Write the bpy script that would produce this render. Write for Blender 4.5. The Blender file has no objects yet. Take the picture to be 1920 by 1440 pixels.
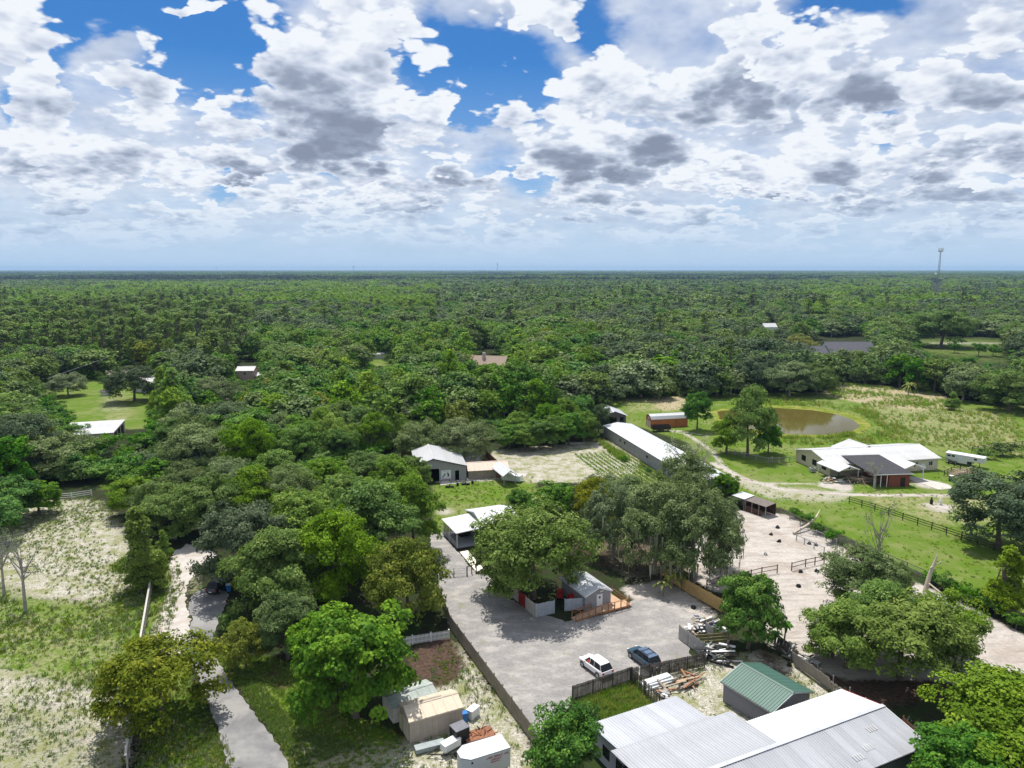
# settings tuned against the photograph
EXPOSURE = 0.12
DENOISE = True
SUN_AZ_DEG = -16.0
SUN_STRENGTH = 5.0
WORLD_STRENGTH = 0.1
CLOUD_GAIN = 0.94
SKY_TINT = (0.15, 0.50, 0.88)
LEAF_GAIN = 1.66
HAZE = 6.0e-5
import bpy, math, random
import numpy as np
from mathutils import Vector, Matrix
random.seed(7)
RNG = np.random.default_rng(11)
S = bpy.context.scene
COL = S.collection

# ------------------------------------------------------------------ camera
CAM_H = 46.0
PITCH = math.radians(9.16)
FPX = 1333.0                       # focal length in pixels of the 1920 px wide photograph
cam_data = bpy.data.cameras.new('camera')
cam_data.sensor_width = 36.0
cam_data.lens = FPX * 36.0 / 1920.0
cam_data.clip_start = 0.5
cam_data.clip_end = 60000.0
cam = bpy.data.objects.new('camera', cam_data)
COL.objects.link(cam)
cam.location = (0, 0, CAM_H)
cam.rotation_euler = (math.radians(90) - PITCH, 0, 0)
S.camera = cam

# ------------------------------------------------------------------ colour management, sampling
S.view_settings.view_transform = 'Standard'
S.view_settings.look = 'None'
S.view_settings.exposure = EXPOSURE
S.view_settings.gamma = 1.0
S.view_settings.use_curve_mapping = False
cy = S.cycles
cy.max_bounces = 5; cy.diffuse_bounces = 2; cy.glossy_bounces = 3; cy.transmission_bounces = 2
cy.transparent_max_bounces = 4; cy.volume_bounces = 0
cy.caustics_reflective = False; cy.caustics_refractive = False
cy.use_denoising = DENOISE
try:
    cy.denoiser = 'OPENIMAGEDENOISE'; cy.denoising_prefilter = 'ACCURATE'
except Exception:
    pass
cy.sample_clamp_indirect = 4.0

# ------------------------------------------------------------------ measuring: photograph pixel -> place on a level surface
CP, SP = math.cos(PITCH), math.sin(PITCH)
def ray(px, py):
    a = (px - 960) / FPX; b = (720 - py) / FPX
    return a, CP + b * SP, -SP + b * CP
def G(px, py, z=0.0):
    dx, dy, dz = ray(px, py)
    t = (z - CAM_H) / dz
    return Vector((t * dx, t * dy, z))
def PX(x, y, z):
    Z = z - CAM_H
    w = y * CP - Z * SP; u = y * SP + Z * CP
    return 960 + FPX * x / w, 720 - FPX * u / w
def ZAT(x, y, py):
    lo, hi = 0.0, 90.0
    for _ in range(40):
        m = (lo + hi) / 2
        if PX(x, y, m)[1] > py: lo = m
        else: hi = m
    return lo

# ------------------------------------------------------------------ node helpers
def newmat(name):
    m = bpy.data.materials.new(name); m.use_nodes = True
    nt = m.node_tree
    for n in list(nt.nodes): nt.nodes.remove(n)
    return m, nt
class NT:
    def __init__(s, nt): s.nt = nt; s.L = nt.links
    def n(s, t, **kw):
        x = s.nt.nodes.new(t)
        for k, v in kw.items(): setattr(x, k, v)
        return x
    def put(s, inp, v):
        if hasattr(v, 'is_linked') or isinstance(v, bpy.types.NodeSocket): s.L.new(v, inp)
        else:
            try: inp.default_value = v
            except Exception:
                inp.default_value = (v[0], v[1], v[2], 1.0) if len(inp.default_value) == 4 else v
    def math(s, op, a, b=None, c=None, clamp=False):
        x = s.n('ShaderNodeMath', operation=op, use_clamp=clamp)
        s.put(x.inputs[0], a)
        if b is not None: s.put(x.inputs[1], b)
        if c is not None: s.put(x.inputs[2], c)
        return x.outputs[0]
    def vmath(s, op, a, b=None):
        x = s.n('ShaderNodeVectorMath', operation=op)
        s.put(x.inputs[0], a)
        if b is not None:
            if op == 'SCALE': s.put(x.inputs[3], b)
            else: s.put(x.inputs[1], b)
        return x.outputs['Value'] if op in ('LENGTH', 'DOT_PRODUCT', 'DISTANCE') else x.outputs[0]
    def noise(s, vec, scale, detail=3, rough=0.55, dist=0.0, out='Fac'):
        x = s.n('ShaderNodeTexNoise'); s.put(x.inputs['Vector'], vec)
        x.inputs['Scale'].default_value = scale; x.inputs['Detail'].default_value = detail
        x.inputs['Roughness'].default_value = rough; x.inputs['Distortion'].default_value = dist
        return x.outputs[out]
    def mix(s, f, a, b, mode='MIX'):
        x = s.n('ShaderNodeMix', data_type='RGBA', blend_type=mode)
        s.put(x.inputs[0], f); s.put(x.inputs[6], c4(a)); s.put(x.inputs[7], c4(b))
        return x.outputs[2]
    def fmix(s, f, a, b):
        x = s.n('ShaderNodeMix', data_type='FLOAT')
        s.put(x.inputs[0], f); s.put(x.inputs[2], a); s.put(x.inputs[3], b)
        return x.outputs[0]
    def rng(s, v, a, b, c=0.0, d=1.0, smooth=False):
        x = s.n('ShaderNodeMapRange')
        if smooth: x.interpolation_type = 'SMOOTHSTEP'
        s.put(x.inputs[0], v)
        for i, q in zip((1, 2, 3, 4), (a, b, c, d)): s.put(x.inputs[i], q)
        return x.outputs[0]
    def attr(s, name):
        x = s.n('ShaderNodeAttribute'); x.attribute_name = name
        return x.outputs['Fac']
def c4(v):
    if isinstance(v, (tuple, list)) and len(v) == 3: return (v[0], v[1], v[2], 1.0)
    return v
_mats = {}
def mat(name, col, rough=0.75, var=0.18, scale=2.0, bump=0.0, metal=0.0, objvar=0.0, streak=0.0, spec=0.3, col2=None, streak_axis='z'):
    """plain painted / weathered surface: base colour with mottling, optional streaks and per-piece tone"""
    if name in _mats: return _mats[name]
    m, nt = newmat(name); k = NT(nt)
    tc = k.n('ShaderNodeTexCoord').outputs['Object']
    nz = k.noise(tc, scale, 5, 0.6)
    c = k.mix(k.rng(nz, 0.3, 0.7), [x * (1 - var) for x in col], [min(1, x * (1 + var)) for x in col])
    if col2 is not None:
        c = k.mix(k.rng(k.noise(tc, scale * 0.37, 4, 0.65), 0.45, 0.62), c, col2)
    if streak:
        mp = k.n('ShaderNodeMapping'); k.L.new(tc, mp.inputs[0])
        mp.inputs['Scale'].default_value = {'z': (9, 9, 0.5), 'y': (9, 0.5, 9), 'x': (0.5, 9, 9)}[streak_axis]
        st = k.noise(mp.outputs[0], 1.0, 4, 0.65)
        c = k.mix(k.rng(st, 0.35, 0.75, 0, streak), c, [x * 0.45 for x in col])
    if objvar:
        r = k.n('ShaderNodeObjectInfo').outputs['Random']
        hs = k.n('ShaderNodeHueSaturation')
        k.L.new(c, hs.inputs['Color']); k.L.new(k.rng(r, 0, 1, 1 - objvar, 1 + objvar), hs.inputs['Value'])
        c = hs.outputs[0]
    p = k.n('ShaderNodeBsdfPrincipled'); k.L.new(c, p.inputs['Base Color'])
    p.inputs['Roughness'].default_value = rough; p.inputs['Metallic'].default_value = metal
    p.inputs['Specular IOR Level'].default_value = spec
    if bump:
        b = k.n('ShaderNodeBump'); b.inputs['Strength'].default_value = bump; b.inputs['Distance'].default_value = 0.03
        k.L.new(k.noise(tc, scale * 6, 4, 0.6), b.inputs['Height']); k.L.new(b.outputs[0], p.inputs['Normal'])
    o = k.n('ShaderNodeOutputMaterial'); k.L.new(p.outputs[0], o.inputs[0])
    _mats[name] = m
    return m

# ------------------------------------------------------------------ object helpers
def tag(o, label=None, cat=None, group=None, kind=None):
    if label: o['label'] = label
    if cat: o['category'] = cat
    if group: o['group'] = group
    if kind: o['kind'] = kind
    return o
def empty(name, loc=(0, 0, 0), rz=0.0, label=None, cat=None, group=None):
    o = bpy.data.objects.new(name, None); COL.objects.link(o)
    o.location = loc; o.rotation_euler = (0, 0, rz); o.empty_display_size = 0.5
    return tag(o, label, cat, group)
def link(name, me, parent=None, kind=None, mtx=None):
    o = bpy.data.objects.new(name, me); COL.objects.link(o)
    if parent is not None: o.parent = parent
    if mtx is not None: o.matrix_local = mtx
    if kind: o['kind'] = kind
    return o
class MB:
    def __init__(s): s.v = []; s.f = []
    def poly(s, pts):
        i = len(s.v); s.v += [tuple(p) for p in pts]; s.f.append(tuple(range(i, i + len(pts)))); return s
    def hexa(s, p):          # 8 points: bottom 4 (ccw), top 4
        i = len(s.v); s.v += [tuple(q) for q in p]
        for q in ((3, 2, 1, 0), (4, 5, 6, 7), (0, 1, 5, 4), (1, 2, 6, 5), (2, 3, 7, 6), (3, 0, 4, 7)):
            s.f.append(tuple(i + k for k in q))
        return s
    def box(s, x0, y0, z0, x1, y1, z1):
        return s.hexa([(x0, y0, z0), (x1, y0, z0), (x1, y1, z0), (x0, y1, z0), (x0, y0, z1), (x1, y0, z1), (x1, y1, z1), (x0, y1, z1)])
    def beam(s, a, b, w, h=None, up=(0, 0, 1)):
        h = w if h is None else h
        a = Vector(a); b = Vector(b); d = (b - a).normalized(); u = Vector(up)
        if abs(d.dot(u)) > 0.98: u = Vector((0, 1, 0))
        r = d.cross(u).normalized() * w / 2; t = r.cross(d).normalized() * h / 2
        return s.hexa([a - r - t, a + r - t, b + r - t, b - r - t, a - r + t, a + r + t, b + r + t, b - r + t])
    def cyl(s, a, b, r0, r1=None, n=8, cap=True):
        r1 = r0 if r1 is None else r1
        a = Vector(a); b = Vector(b); d = (b - a).normalized()
        u = Vector((0, 0, 1)) if abs(d.z) < 0.95 else Vector((1, 0, 0))
        e = d.cross(u).normalized(); g = d.cross(e)
        i = len(s.v)
        for c, r in ((a, r0), (b, r1)):
            for k in range(n):
                t = 2 * math.pi * k / n
                s.v.append(tuple(c + e * (r * math.cos(t)) + g * (r * math.sin(t))))
        for k in range(n):
            k2 = (k + 1) % n
            s.f.append((i + k, i + k2, i + n + k2, i + n + k))
        if cap:
            s.f.append(tuple(i + k for k in range(n - 1, -1, -1))); s.f.append(tuple(i + n + k for k in range(n)))
        return s
    def mesh(s, name, m, smooth=False):
        me = bpy.data.meshes.new(name); me.from_pydata(s.v, [], s.f)
        if m is not None: me.materials.append(m)
        if smooth: me.polygons.foreach_set('use_smooth', [True] * len(me.polygons))
        me.update(); return me
    def build(s, name, m, parent=None, kind=None, mtx=None, smooth=False):
        return link(name, s.mesh(name, m, smooth), parent, kind, mtx)
def npmesh(name, V, F, m, tint=None):
    """V (n,3), F (k,4) quads -> mesh, per-face float attribute"""
    me = bpy.data.meshes.new(name)
    V = np.asarray(V, dtype=np.float32); F = np.asarray(F, dtype=np.int32); k, q = F.shape
    me.vertices.add(len(V)); me.vertices.foreach_set('co', V.ravel())
    me.loops.add(k * q); me.loops.foreach_set('vertex_index', F.ravel())
    me.polygons.add(k); me.polygons.foreach_set('loop_start', np.arange(0, k * q, q, dtype=np.int32))
    me.update(calc_edges=True)
    if tint is not None:
        a = me.attributes.new('tint', 'FLOAT', 'FACE'); a.data.foreach_set('value', np.asarray(tint, dtype=np.float32))
    if m is not None: me.materials.append(m)
    return me
def inpoly(X, Y, poly):
    c = np.zeros(np.shape(X), bool); n = len(poly)
    for i in range(n):
        x0, y0 = poly[i]; x1, y1 = poly[(i + 1) % n]
        if y0 == y1: continue
        c ^= ((y0 > Y) != (y1 > Y)) & (X < (x1 - x0) * (Y - y0) / (y1 - y0) + x0)
    return c
def pixpoly(pts, z=0.0):
    return [tuple(G(x, y, z)[:2]) for x, y in pts]
# ------------------------------------------------------------------ sky and sun
SUN_EL, SUN_AZ = math.radians(67), math.radians(SUN_AZ_DEG)      # azimuth from +Y (straight ahead) towards +X
world = bpy.data.worlds.new('World'); S.world = world; world.use_nodes = True
wn = world.node_tree
for n in list(wn.nodes): wn.nodes.remove(n)
K = NT(wn)
sky = K.n('ShaderNodeTexSky', sky_type='NISHITA'); sky.sun_disc = False
sky.sun_elevation = SUN_EL; sky.sun_rotation = SUN_AZ
sky.altitude = 50; sky.air_density = 1.0; sky.dust_density = 0.6; sky.ozone_density = 2.0
D = K.n('ShaderNodeTexCoord').outputs['Generated']
sep = K.n('ShaderNodeSeparateXYZ'); K.L.new(D, sep.inputs[0])
dx, dy, dz = sep.outputs
zc = K.math('MAXIMUM', dz, 0.0)
yy = K.math('MAXIMUM', K.math('ABSOLUTE', dy), 0.12)
U = K.math('DIVIDE', dx, yy); V = K.math('DIVIDE', zc, yy)
den = K.math('ADD', zc, 0.32)
ncoord = K.vmath('DIVIDE', D, K.n('ShaderNodeCombineXYZ').outputs[0])
cmb = ncoord.node.inputs[1].links[0].from_node
for i in range(3): K.L.new(den, cmb.inputs[i])
uv = K.n('ShaderNodeCombineXYZ'); K.L.new(U, uv.inputs[0]); K.L.new(V, uv.inputs[1])
warpc = K.noise(ncoord, 3.2, 5, 0.62, out='Color')
warp = K.vmath('SCALE', K.vmath('SUBTRACT', warpc, (0.5, 0.5, 0.5)), 0.16)
uvw = K.vmath('ADD', uv.outputs[0], warp)
def sky_uv(px, py):
    a, b, c = ray(px, py); return a / b, c / b
def blobs(lst):
    """sum of soft ellipses (px, py, half width, half height, amount[, tilt degrees]) fixed in the sky"""
    tot = None
    for b in lst:
        px, py, rx, ry, amp = b[:5]; tilt = b[5] if len(b) > 5 else 0
        u, v = sky_uv(px, py)
        mp = K.n('ShaderNodeMapping', vector_type='TEXTURE')
        K.L.new(uvw, mp.inputs['Vector'])
        mp.inputs['Location'].default_value = (u, v, 0)
        mp.inputs['Rotation'].default_value = (0, 0, math.radians(tilt))
        mp.inputs['Scale'].default_value = (rx / FPX, ry / FPX, 1)
        q = K.rng(K.vmath('LENGTH', mp.outputs[0]), 0.1, 1.6, amp, 0.0, True)
        tot = q if tot is None else K.math('ADD', tot, q)
    return tot
holes = blobs([(385, 60, 120, 100, 1.0), (480, 120, 50, 60, .7), (100, 60, 42, 52, .9), (200, 22, 90, 30, .8), (885, 145, 120, 72, 1.1, -12),
               (905, 215, 60, 34, .9), (430, 338, 46, 24, .95), (640, 315, 30, 24, .7), (1100, 50, 50, 50, .55), (1575, 14, 120, 26, .6),
               (1665, 240, 30, 34, .4), (975, 320, 60, 40, .25), (8, 180, 24, 26, .5), (262, 187, 20, 12, .6)])
n1 = K.noise(ncoord, 3.4, 6, 0.58)
def billow(off):
    v = K.n('ShaderNodeTexVoronoi', feature='F1')
    K.L.new(K.vmath('ADD', K.vmath('ADD', ncoord, K.vmath('SCALE', warp, 0.5)), off), v.inputs['Vector'])
    v.inputs['Scale'].default_value = 6.5; v.inputs['Detail'].default_value = 3; v.inputs['Roughness'].default_value = 0.55
    return K.math('SUBTRACT', 0.45, v.outputs['Distance'])
puff = billow((0.0, 0.0, 0.0)); puffb = billow((0.0, 0.0, 0.03))
relief = K.math('MULTIPLY', K.math('SUBTRACT', puffb, puff), 1.05)
rough = K.math('ADD', K.math('MULTIPLY', puff, 0.95), K.math('MULTIPLY', K.math('SUBTRACT', n1, 0.5), 1.5))
# a thin pale layer behind, open where the photograph shows blue
back = K.math('SUBTRACT', K.math('ADD', K.math('MULTIPLY', K.math('SUBTRACT', n1, 0.5), 1.4), 0.62), K.math('MULTIPLY', holes, 1.3))
cover = K.rng(back, 0.0, 0.75, 0.0, 0.93, True)
thick = K.math('ADD', K.math('ADD', 0.26, K.math('MULTIPLY', K.math('SUBTRACT', n1, 0.5), 0.8)), K.math('MULTIPLY', relief, 0.4))
# cumulus, far to near: (px, base py, half width, height, how dark its base is)
CUMULUS = [(60, 442, 110, 34, .34), (250, 448, 120, 34, .3), (430, 436, 100, 38, .38), (620, 444, 110, 38, .36), (800, 448, 120, 44, .4), (960, 456, 100, 38, .3),
    (1130, 460, 120, 34, .36), (1330, 455, 140, 36, .38), (1530, 460, 130, 30, .42), (1740, 448, 130, 36, .42), (1890, 438, 90, 40, .3),
    (130, 378, 92, 50, .55), (330, 404, 110, 56, .45), (560, 382, 110, 72, .6), (760, 390, 90, 66, .6), (900, 424, 90, 46, .42), (1080, 384, 130, 84, .62),
    (1290, 420, 140, 66, .62), (1640, 398, 120, 50, .5), (1440, 368, 135, 66, .8), (1830, 374, 165, 120, .85), (1850, 342, 44, 46, .05), (700, 342, 70, 50, .5),
    (60, 306, 105, 110, .45), (230, 308, 170, 90, .7), (450, 310, 150, 84, .85), (830, 346, 72, 140, .75), (1400, 338, 150, 110, .62), (1570, 344, 130, 125, .88),
    (1760, 306, 110, 95, .6), (1910, 290, 90, 90, .5), (1130, 304, 235, 165, .92),
    (440, 224, 78, 76, .28), (240, 192, 112, 128, .62), (50, 186, 84, 205, .42), (650, 254, 185, 330, .95), (805, 238, 66, 130, .25), (1180, 176, 165, 110, .35), (1640, 196, 150, 170, .85),
    (1380, 192, 115, 215, .9), (1500, 126, 110, 110, .3), (1800, 176, 160, 140, .6), (1880, 84, 130, 110, .35), (1000, 66, 110, 80, .15), (330, 14, 80, 30, .1)]
sx = K.n('ShaderNodeSeparateXYZ'); K.L.new(uvw, sx.inputs[0]); SU, SV = sx.outputs[0], sx.outputs[1]
for px, py, rx, ry, dk in CUMULUS:
    u, v = sky_uv(px, py)
    qx = K.math('MULTIPLY', K.math('SUBTRACT', SU, u), FPX / rx * .92)
    qy = K.math('MULTIPLY', K.math('SUBTRACT', SV, v), FPX / ry)
    qn = K.math('MAXIMUM', qy, K.math('MULTIPLY', qy, -3.2))
    ln = K.math('SQRT', K.math('ADD', K.math('MULTIPLY', qx, qx), K.math('MULTIPLY', qn, qn)))
    f = K.math('ADD', K.math('SUBTRACT', 1.38, ln), rough)
    a = K.rng(f, 0.0, 0.16, 0, 1, True)
    body = K.math('MULTIPLY', K.rng(K.math('ADD', qy, K.math('MULTIPLY', puff, -.35)), 0.92, 0.08, 0.06, dk * .98 + .02, True), K.rng(f, 0.08, 0.70, 0.10, 1.0, True))
    t = K.math('ADD', body, relief)
    thick = K.fmix(a, thick, t); cover = K.math('MAXIMUM', cover, a)
alpha = cover
dens = back
ramp = K.n('ShaderNodeValToRGB'); K.L.new(thick, ramp.inputs[0])
e = ramp.color_ramp.elements
e[0].position = 0.0; e[0].color = (0.88, 0.92, 0.97, 1)
e[1].position = 1.0; e[1].color = (0.25, 0.295, 0.39, 1)
for p_, c_ in ((0.16, (0.76, 0.81, 0.90, 1)), (0.38, (0.56, 0.63, 0.76, 1)), (0.68, (0.33, 0.385, 0.50, 1))):
    q = e.new(p_); q.color = c_
W_STR = WORLD_STRENGTH
cloudcol = K.mix(1.0, ramp.outputs[0], (1 / W_STR * CLOUD_GAIN,) * 3, 'MULTIPLY')
# clear sky: the Nishita colour, a little deeper high up as in the photograph
clear = K.mix(1.0, sky.outputs[0], SKY_TINT, 'MULTIPLY')
air = tuple(x / W_STR for x in (0.46, 0.61, 0.79))
veil = K.math('ADD', 0.03, K.rng(dz, .26, .08, 0, .35))
clear = K.mix(veil, clear, tuple(x / W_STR * CLOUD_GAIN for x in (.62, .76, .97)))
c = K.mix(alpha, clear, cloudcol)
hz = K.rng(dz, 0.0, 0.115, 0.96, 0.0, True)
c = K.mix(hz, c, air)
bg = K.n('ShaderNodeBackground'); K.L.new(c, bg.inputs[0]); bg.inputs[1].default_value = W_STR
K.L.new(bg.outputs[0], K.n('ShaderNodeOutputWorld').inputs[0])
world.cycles.sampling_method = 'MANUAL'; world.cycles.sample_map_resolution = 512

sun_d = bpy.data.lights.new('sun', 'SUN'); sun_d.energy = SUN_STRENGTH; sun_d.angle = math.radians(0.5); sun_d.color = (1.0, 0.965, 0.90)
sun = bpy.data.objects.new('sun', sun_d); COL.objects.link(sun)
sdir = Vector((math.sin(SUN_AZ) * math.cos(SUN_EL), math.cos(SUN_AZ) * math.cos(SUN_EL), math.sin(SUN_EL)))
sun.rotation_euler = sdir.to_track_quat('Z', 'Y').to_euler(); sun.location = (0, 0, 200)
# ------------------------------------------------------------------ ground
xs = np.concatenate([[-30000, -12000, -5000, -2500, -1200, -700, -450, -320, -240], np.arange(-180, -60, 2.0), np.arange(-60, 80, 0.8),
                     np.arange(80, 230, 2.0), [240, 270, 300, 340, 400, 500, 700, 1200, 2500, 5000, 12000, 30000]])
ys = np.concatenate([[-3000, -600, -100, 0, 20, 35], np.arange(42, 135, 0.8), np.arange(135, 300, 1.6), np.arange(300, 620, 6.0),
                     [650, 720, 850, 1100, 1500, 2200, 4000, 8000, 16000, 40000]])
GX, GY = np.meshgrid(xs, ys)
def world_px(X, Y, Z=0.0):
    Zc = Z - CAM_H
    w = np.maximum(Y * CP - Zc * SP, 1e-3); u = Y * SP + Zc * CP
    return 960 + FPX * X / w, 720 - FPX * u / w
def blur(a, n):
    for _ in range(n):
        b = a.copy(); b[1:] += a[:-1]; b[:-1] += a[1:]; b[0] += a[0]; b[-1] += a[-1]
        c = b.copy(); c[:, 1:] += b[:, :-1]; c[:, :-1] += b[:, 1:]; c[:, 0] += b[:, 0]; c[:, -1] += b[:, -1]
        a = c / 9.0
    return a
Z_GRASS = [
    ([(812, 905), (930, 893), (1000, 893), (1010, 975), (930, 985), (860, 1000), (812, 1000)], 1.0),
    ([(1100, 745), (1200, 742), (1345, 738), (1600, 735), (1940, 760), (1990, 1180), (1850, 1130), (1760, 1085), (1660, 1048), (1560, 990), (1470, 955),
      (1380, 925), (1335, 880), (1290, 830), (1200, 800), (1130, 790)], 1.0),
    ([(60, 712), (150, 705), (240, 700), (330, 760), (340, 800), (230, 805), (120, 810), (90, 760)], 1.0),
    ([(180, 860), (235, 850), (240, 910), (190, 930)], 1.0),
    ([(-40, 1060), (60, 1120), (200, 1130), (300, 1060), (330, 1040), (345, 1100), (318, 1180), (290, 1250), (250, 1310), (60, 1270), (-40, 1250)], 1.0),
    ([(405, 1225), (520, 1230), (650, 1330), (760, 1380), (775, 1460), (560, 1460), (500, 1350), (430, 1270)], .85),
    ([(-60, 1300), (120, 1320), (240, 1460), (-100, 1460)], .55),
    ([(262, 1240), (330, 1230), (372, 1290), (430, 1440), (260, 1460), (270, 1340)], .65),
    ([(1075, 1320), (1190, 1278), (1240, 1330), (1110, 1375)], .95),
    ([(1720, 630), (1880, 630), (1900, 690), (1790, 676), (1720, 655)], 1.0),
    ([(672, 666), (745, 666), (745, 690), (690, 692)], .9),
    ([(880, 1040), (930, 1030), (935, 1090), (905, 1075)], .5),
    ([(1375, 1225), (1400, 1235), (1412, 1252), (1390, 1255)], .9),
    ([(1165, 865), (1300, 905), (1240, 960), (1170, 915)], .8),
]
Z_DRY = [
    ([(1545, 718), (1640, 722), (1760, 738), (1790, 758), (1720, 766), (1600, 752), (1555, 742)], 1.4),
    ([(1215, 742), (1290, 742), (1300, 765), (1240, 770)], .8),
    ([(1600, 740), (1900, 775), (1940, 860), (1700, 830), (1640, 790)], .46), ([(1150, 745), (1330, 742), (1330, 770), (1180, 775)], .4), ([(1580, 915), (1900, 930), (1900, 990), (1760, 985), (1650, 950)], .42),
    ([(210, 725), (250, 735), (260, 790), (180, 790)], .4),
    ([(1180, 1290), (1330, 1240), (1350, 1330), (1260, 1340)], .45),
    ([(-60, 1150), (250, 1150), (240, 1460), (-60, 1460)], .35),
    ([(440, 1280), (520, 1400), (760, 1400), (700, 1460), (560, 1460)], .5),
    ([(1130, 855), (1300, 905), (1240, 960), (1150, 915)], .4),
]
Z_SAND = [        # pale sand grown through with tufts
    ([(-200, 950), (0, 945), (90, 935), (185, 932), (250, 1000), (285, 1080), (275, 1200), (230, 1460), (-300, 1460)], .85),
    ([(848, 1195), (1005, 1395), (1010, 1470), (730, 1470), (770, 1395), (800, 1300), (815, 1225)], 1.0),
    ([(1180, 1255), (1310, 1240), (1430, 1215), (1500, 1250), (1600, 1300), (1720, 1400), (1300, 1400), (1230, 1330)], .9),
    ([(270, 1100), (350, 1040), (400, 1060), (345, 1200), (300, 1260)], .5),
    ([(255, 1330), (420, 1380), (460, 1460), (250, 1460)], .6),
    ([(560, 1395), (800, 1380), (830, 1460), (600, 1460)], .55), ([(430, 1250), (470, 1255), (560, 1370), (700, 1400), (560, 1440), (480, 1340)], .62), ([(815, 950), (845, 948), (862, 960), (840, 968), (815, 966)], .8),
    ([(918, 845), (1140, 826), (1200, 865), (1180, 900), (990, 905), (940, 890)], 1.15),
    ([(1500, 730), (1640, 738), (1900, 790), (1900, 850), (1720, 830), (1560, 770)], .35),
    ([(1330, 860), (1420, 905), (1540, 915), (1600, 925), (1600, 940), (1560, 945), (1440, 938), (1370, 905)], .68),
    ([(1560, 905), (1690, 935), (1800, 925), (1800, 905), (1700, 900)], .2),
    ([(180, 740), (230, 745), (260, 770), (170, 775)], .5),
    ([(1040, 985), (1240, 1000), (1260, 1080), (1180, 1100), (1110, 1040)], .5),
]
Z_BARE = [        # trodden pale ground
    ([(1300, 1000), (1390, 955), (1480, 965), (1560, 1015), (1640, 1060), (1760, 1110), (1940, 1200), (2050, 1270), (1820, 1280), (1560, 1270), (1480, 1230),
      (1430, 1200), (1440, 1110), (1330, 1110), (1280, 1060)], 1.0),
    ([(1160, 1100), (1250, 1085), (1350, 1150), (1300, 1180), (1180, 1120)], .9),
    ([(1530, 905), (1600, 900), (1600, 920), (1540, 918)], .9),
    ([(1700, 898), (1790, 906), (1760, 920), (1700, 908)], .8),
    ([(1725, 940), (1790, 945), (1790, 965), (1740, 958)], .9),
    ([(120, 690), (280, 690), (280, 703), (190, 706), (130, 704)], .8),
    ([(640, 692), (330, 700), (330, 708), (440, 708)], .0),
    ([(418, 735), (445, 735), (445, 765), (410, 765)], .8),
    ([(448, 690), (478, 688), (478, 716), (452, 716)], .8),
    ([(505, 855), (560, 858), (560, 885), (505, 885)], .8),
    ([(815, 895), (990, 885), (990, 899), (815, 908)], .6),
    ([(1740, 640), (1900, 640), (1900, 648), (1740, 646)], .7),
]
Z_MULCH = [([(812, 1190), (845, 1195), (880, 1250), (840, 1290), (780, 1290), (760, 1230)], 1.0),
           ([(1560, 1220), (1740, 1240), (1800, 1300), (1640, 1330), (1540, 1270)], .9),
           ([(1400, 1215), (1440, 1210), (1500, 1270), (1480, 1290), (1420, 1250)], .7),
           ([(460, 1230), (540, 1250), (560, 1310), (500, 1290)], .6),
           ([(1040, 1010), (1300, 1000), (1330, 1110), (1240, 1100), (1110, 1060)], .55),
           ([(1380, 1050), (1410, 1040), (1330, 1100), (1260, 1080), (1300, 1040)], .6)]
def zones(lst, n):
    a = np.zeros(GX.shape)
    for pts, w in lst:
        a = np.maximum(a, inpoly(GX, GY, pixpoly(pts)) * w)
    return blur(a, n)
att = {'grass': zones(Z_GRASS, 2), 'dry': zones(Z_DRY, 2), 'sand': zones(Z_SAND, 2), 'bare': zones(Z_BARE, 1), 'mulch': zones(Z_MULCH, 2)}
front = inpoly(GX, GY, pixpoly([(-300, 1000), (520, 1000), (520, 1500), (-400, 1500)]))
att['sand'] = np.where(front, np.clip(att['sand'] - .5 * att['grass'], 0, 1), att['sand'])
# sandy tracks worn into the pasture
def track(pts, w, amt, key='bare'):
    P = [G(x, y) for x, y in pts]
    d = np.full(GX.shape, 1e9)
    for a, b in zip(P, P[1:]):
        ax, ay, bx, by = a.x, a.y, b.x, b.y
        t = np.clip(((GX - ax) * (bx - ax) + (GY - ay) * (by - ay)) / ((bx - ax) ** 2 + (by - ay) ** 2), 0, 1)
        d = np.minimum(d, np.hypot(GX - ax - t * (bx - ax), GY - ay - t * (by - ay)))
    att[key] = np.maximum(att[key], np.clip(1.2 - d / w, 0, 1) * amt)
track([(1335, 868), (1400, 900), (1470, 918), (1560, 925), (1660, 929), (1790, 929)], 1.5, .9)
track([(1225, 800), (1290, 815), (1335, 845), (1365, 885), (1420, 905), (1530, 908)], 1.6, .62)
track([(1265, 806), (1330, 818)], 1.0, .8)
track([(1900, 782), (1860, 776)], 1.6, .7)
track([(330, 1050), (330, 1110), (300, 1180), (320, 1230)], 1.8, .7)
track([(350, 1230), (400, 1300), (450, 1370), (490, 1450)], 1.0, .0)
I, J = GX.shape
idx = np.arange(I * J).reshape(I, J)
F = np.stack([idx[:-1, :-1], idx[:-1, 1:], idx[1:, 1:], idx[1:, :-1]], -1).reshape(-1, 4)
hz_ = (RNG.random(GX.shape) - .5) * 0.05 * ((np.abs(GX) < 150) & (GY < 300)) * (1 - np.clip(att['bare'], 0, 1)) - 0.03
gm, nt = newmat('ground_cover'); k = NT(nt)
tc = k.n('ShaderNodeTexCoord').outputs['Object']
nF = k.noise(tc, 2.3, 5, 0.7); nM = k.noise(tc, 0.42, 5, 0.62); nL = k.noise(tc, 0.07, 4, 0.6); nX = k.noise(tc, 5.5, 3, 0.7)
def blend(col, key, c2, hard=.22, wob=1.0):
    v = k.math('ADD', k.attr(key), k.math('MULTIPLY', k.math('SUBTRACT', k.math('ADD', k.math('MULTIPLY', nF, .5), k.math('MULTIPLY', nM, .5)), .5), wob * 1.7))
    return k.mix(k.rng(v, .5 - hard, .5 + hard), col, c2)
litter = k.mix(k.rng(nF, .35, .65), (.020, .022, .011), (.045, .040, .024))
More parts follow.
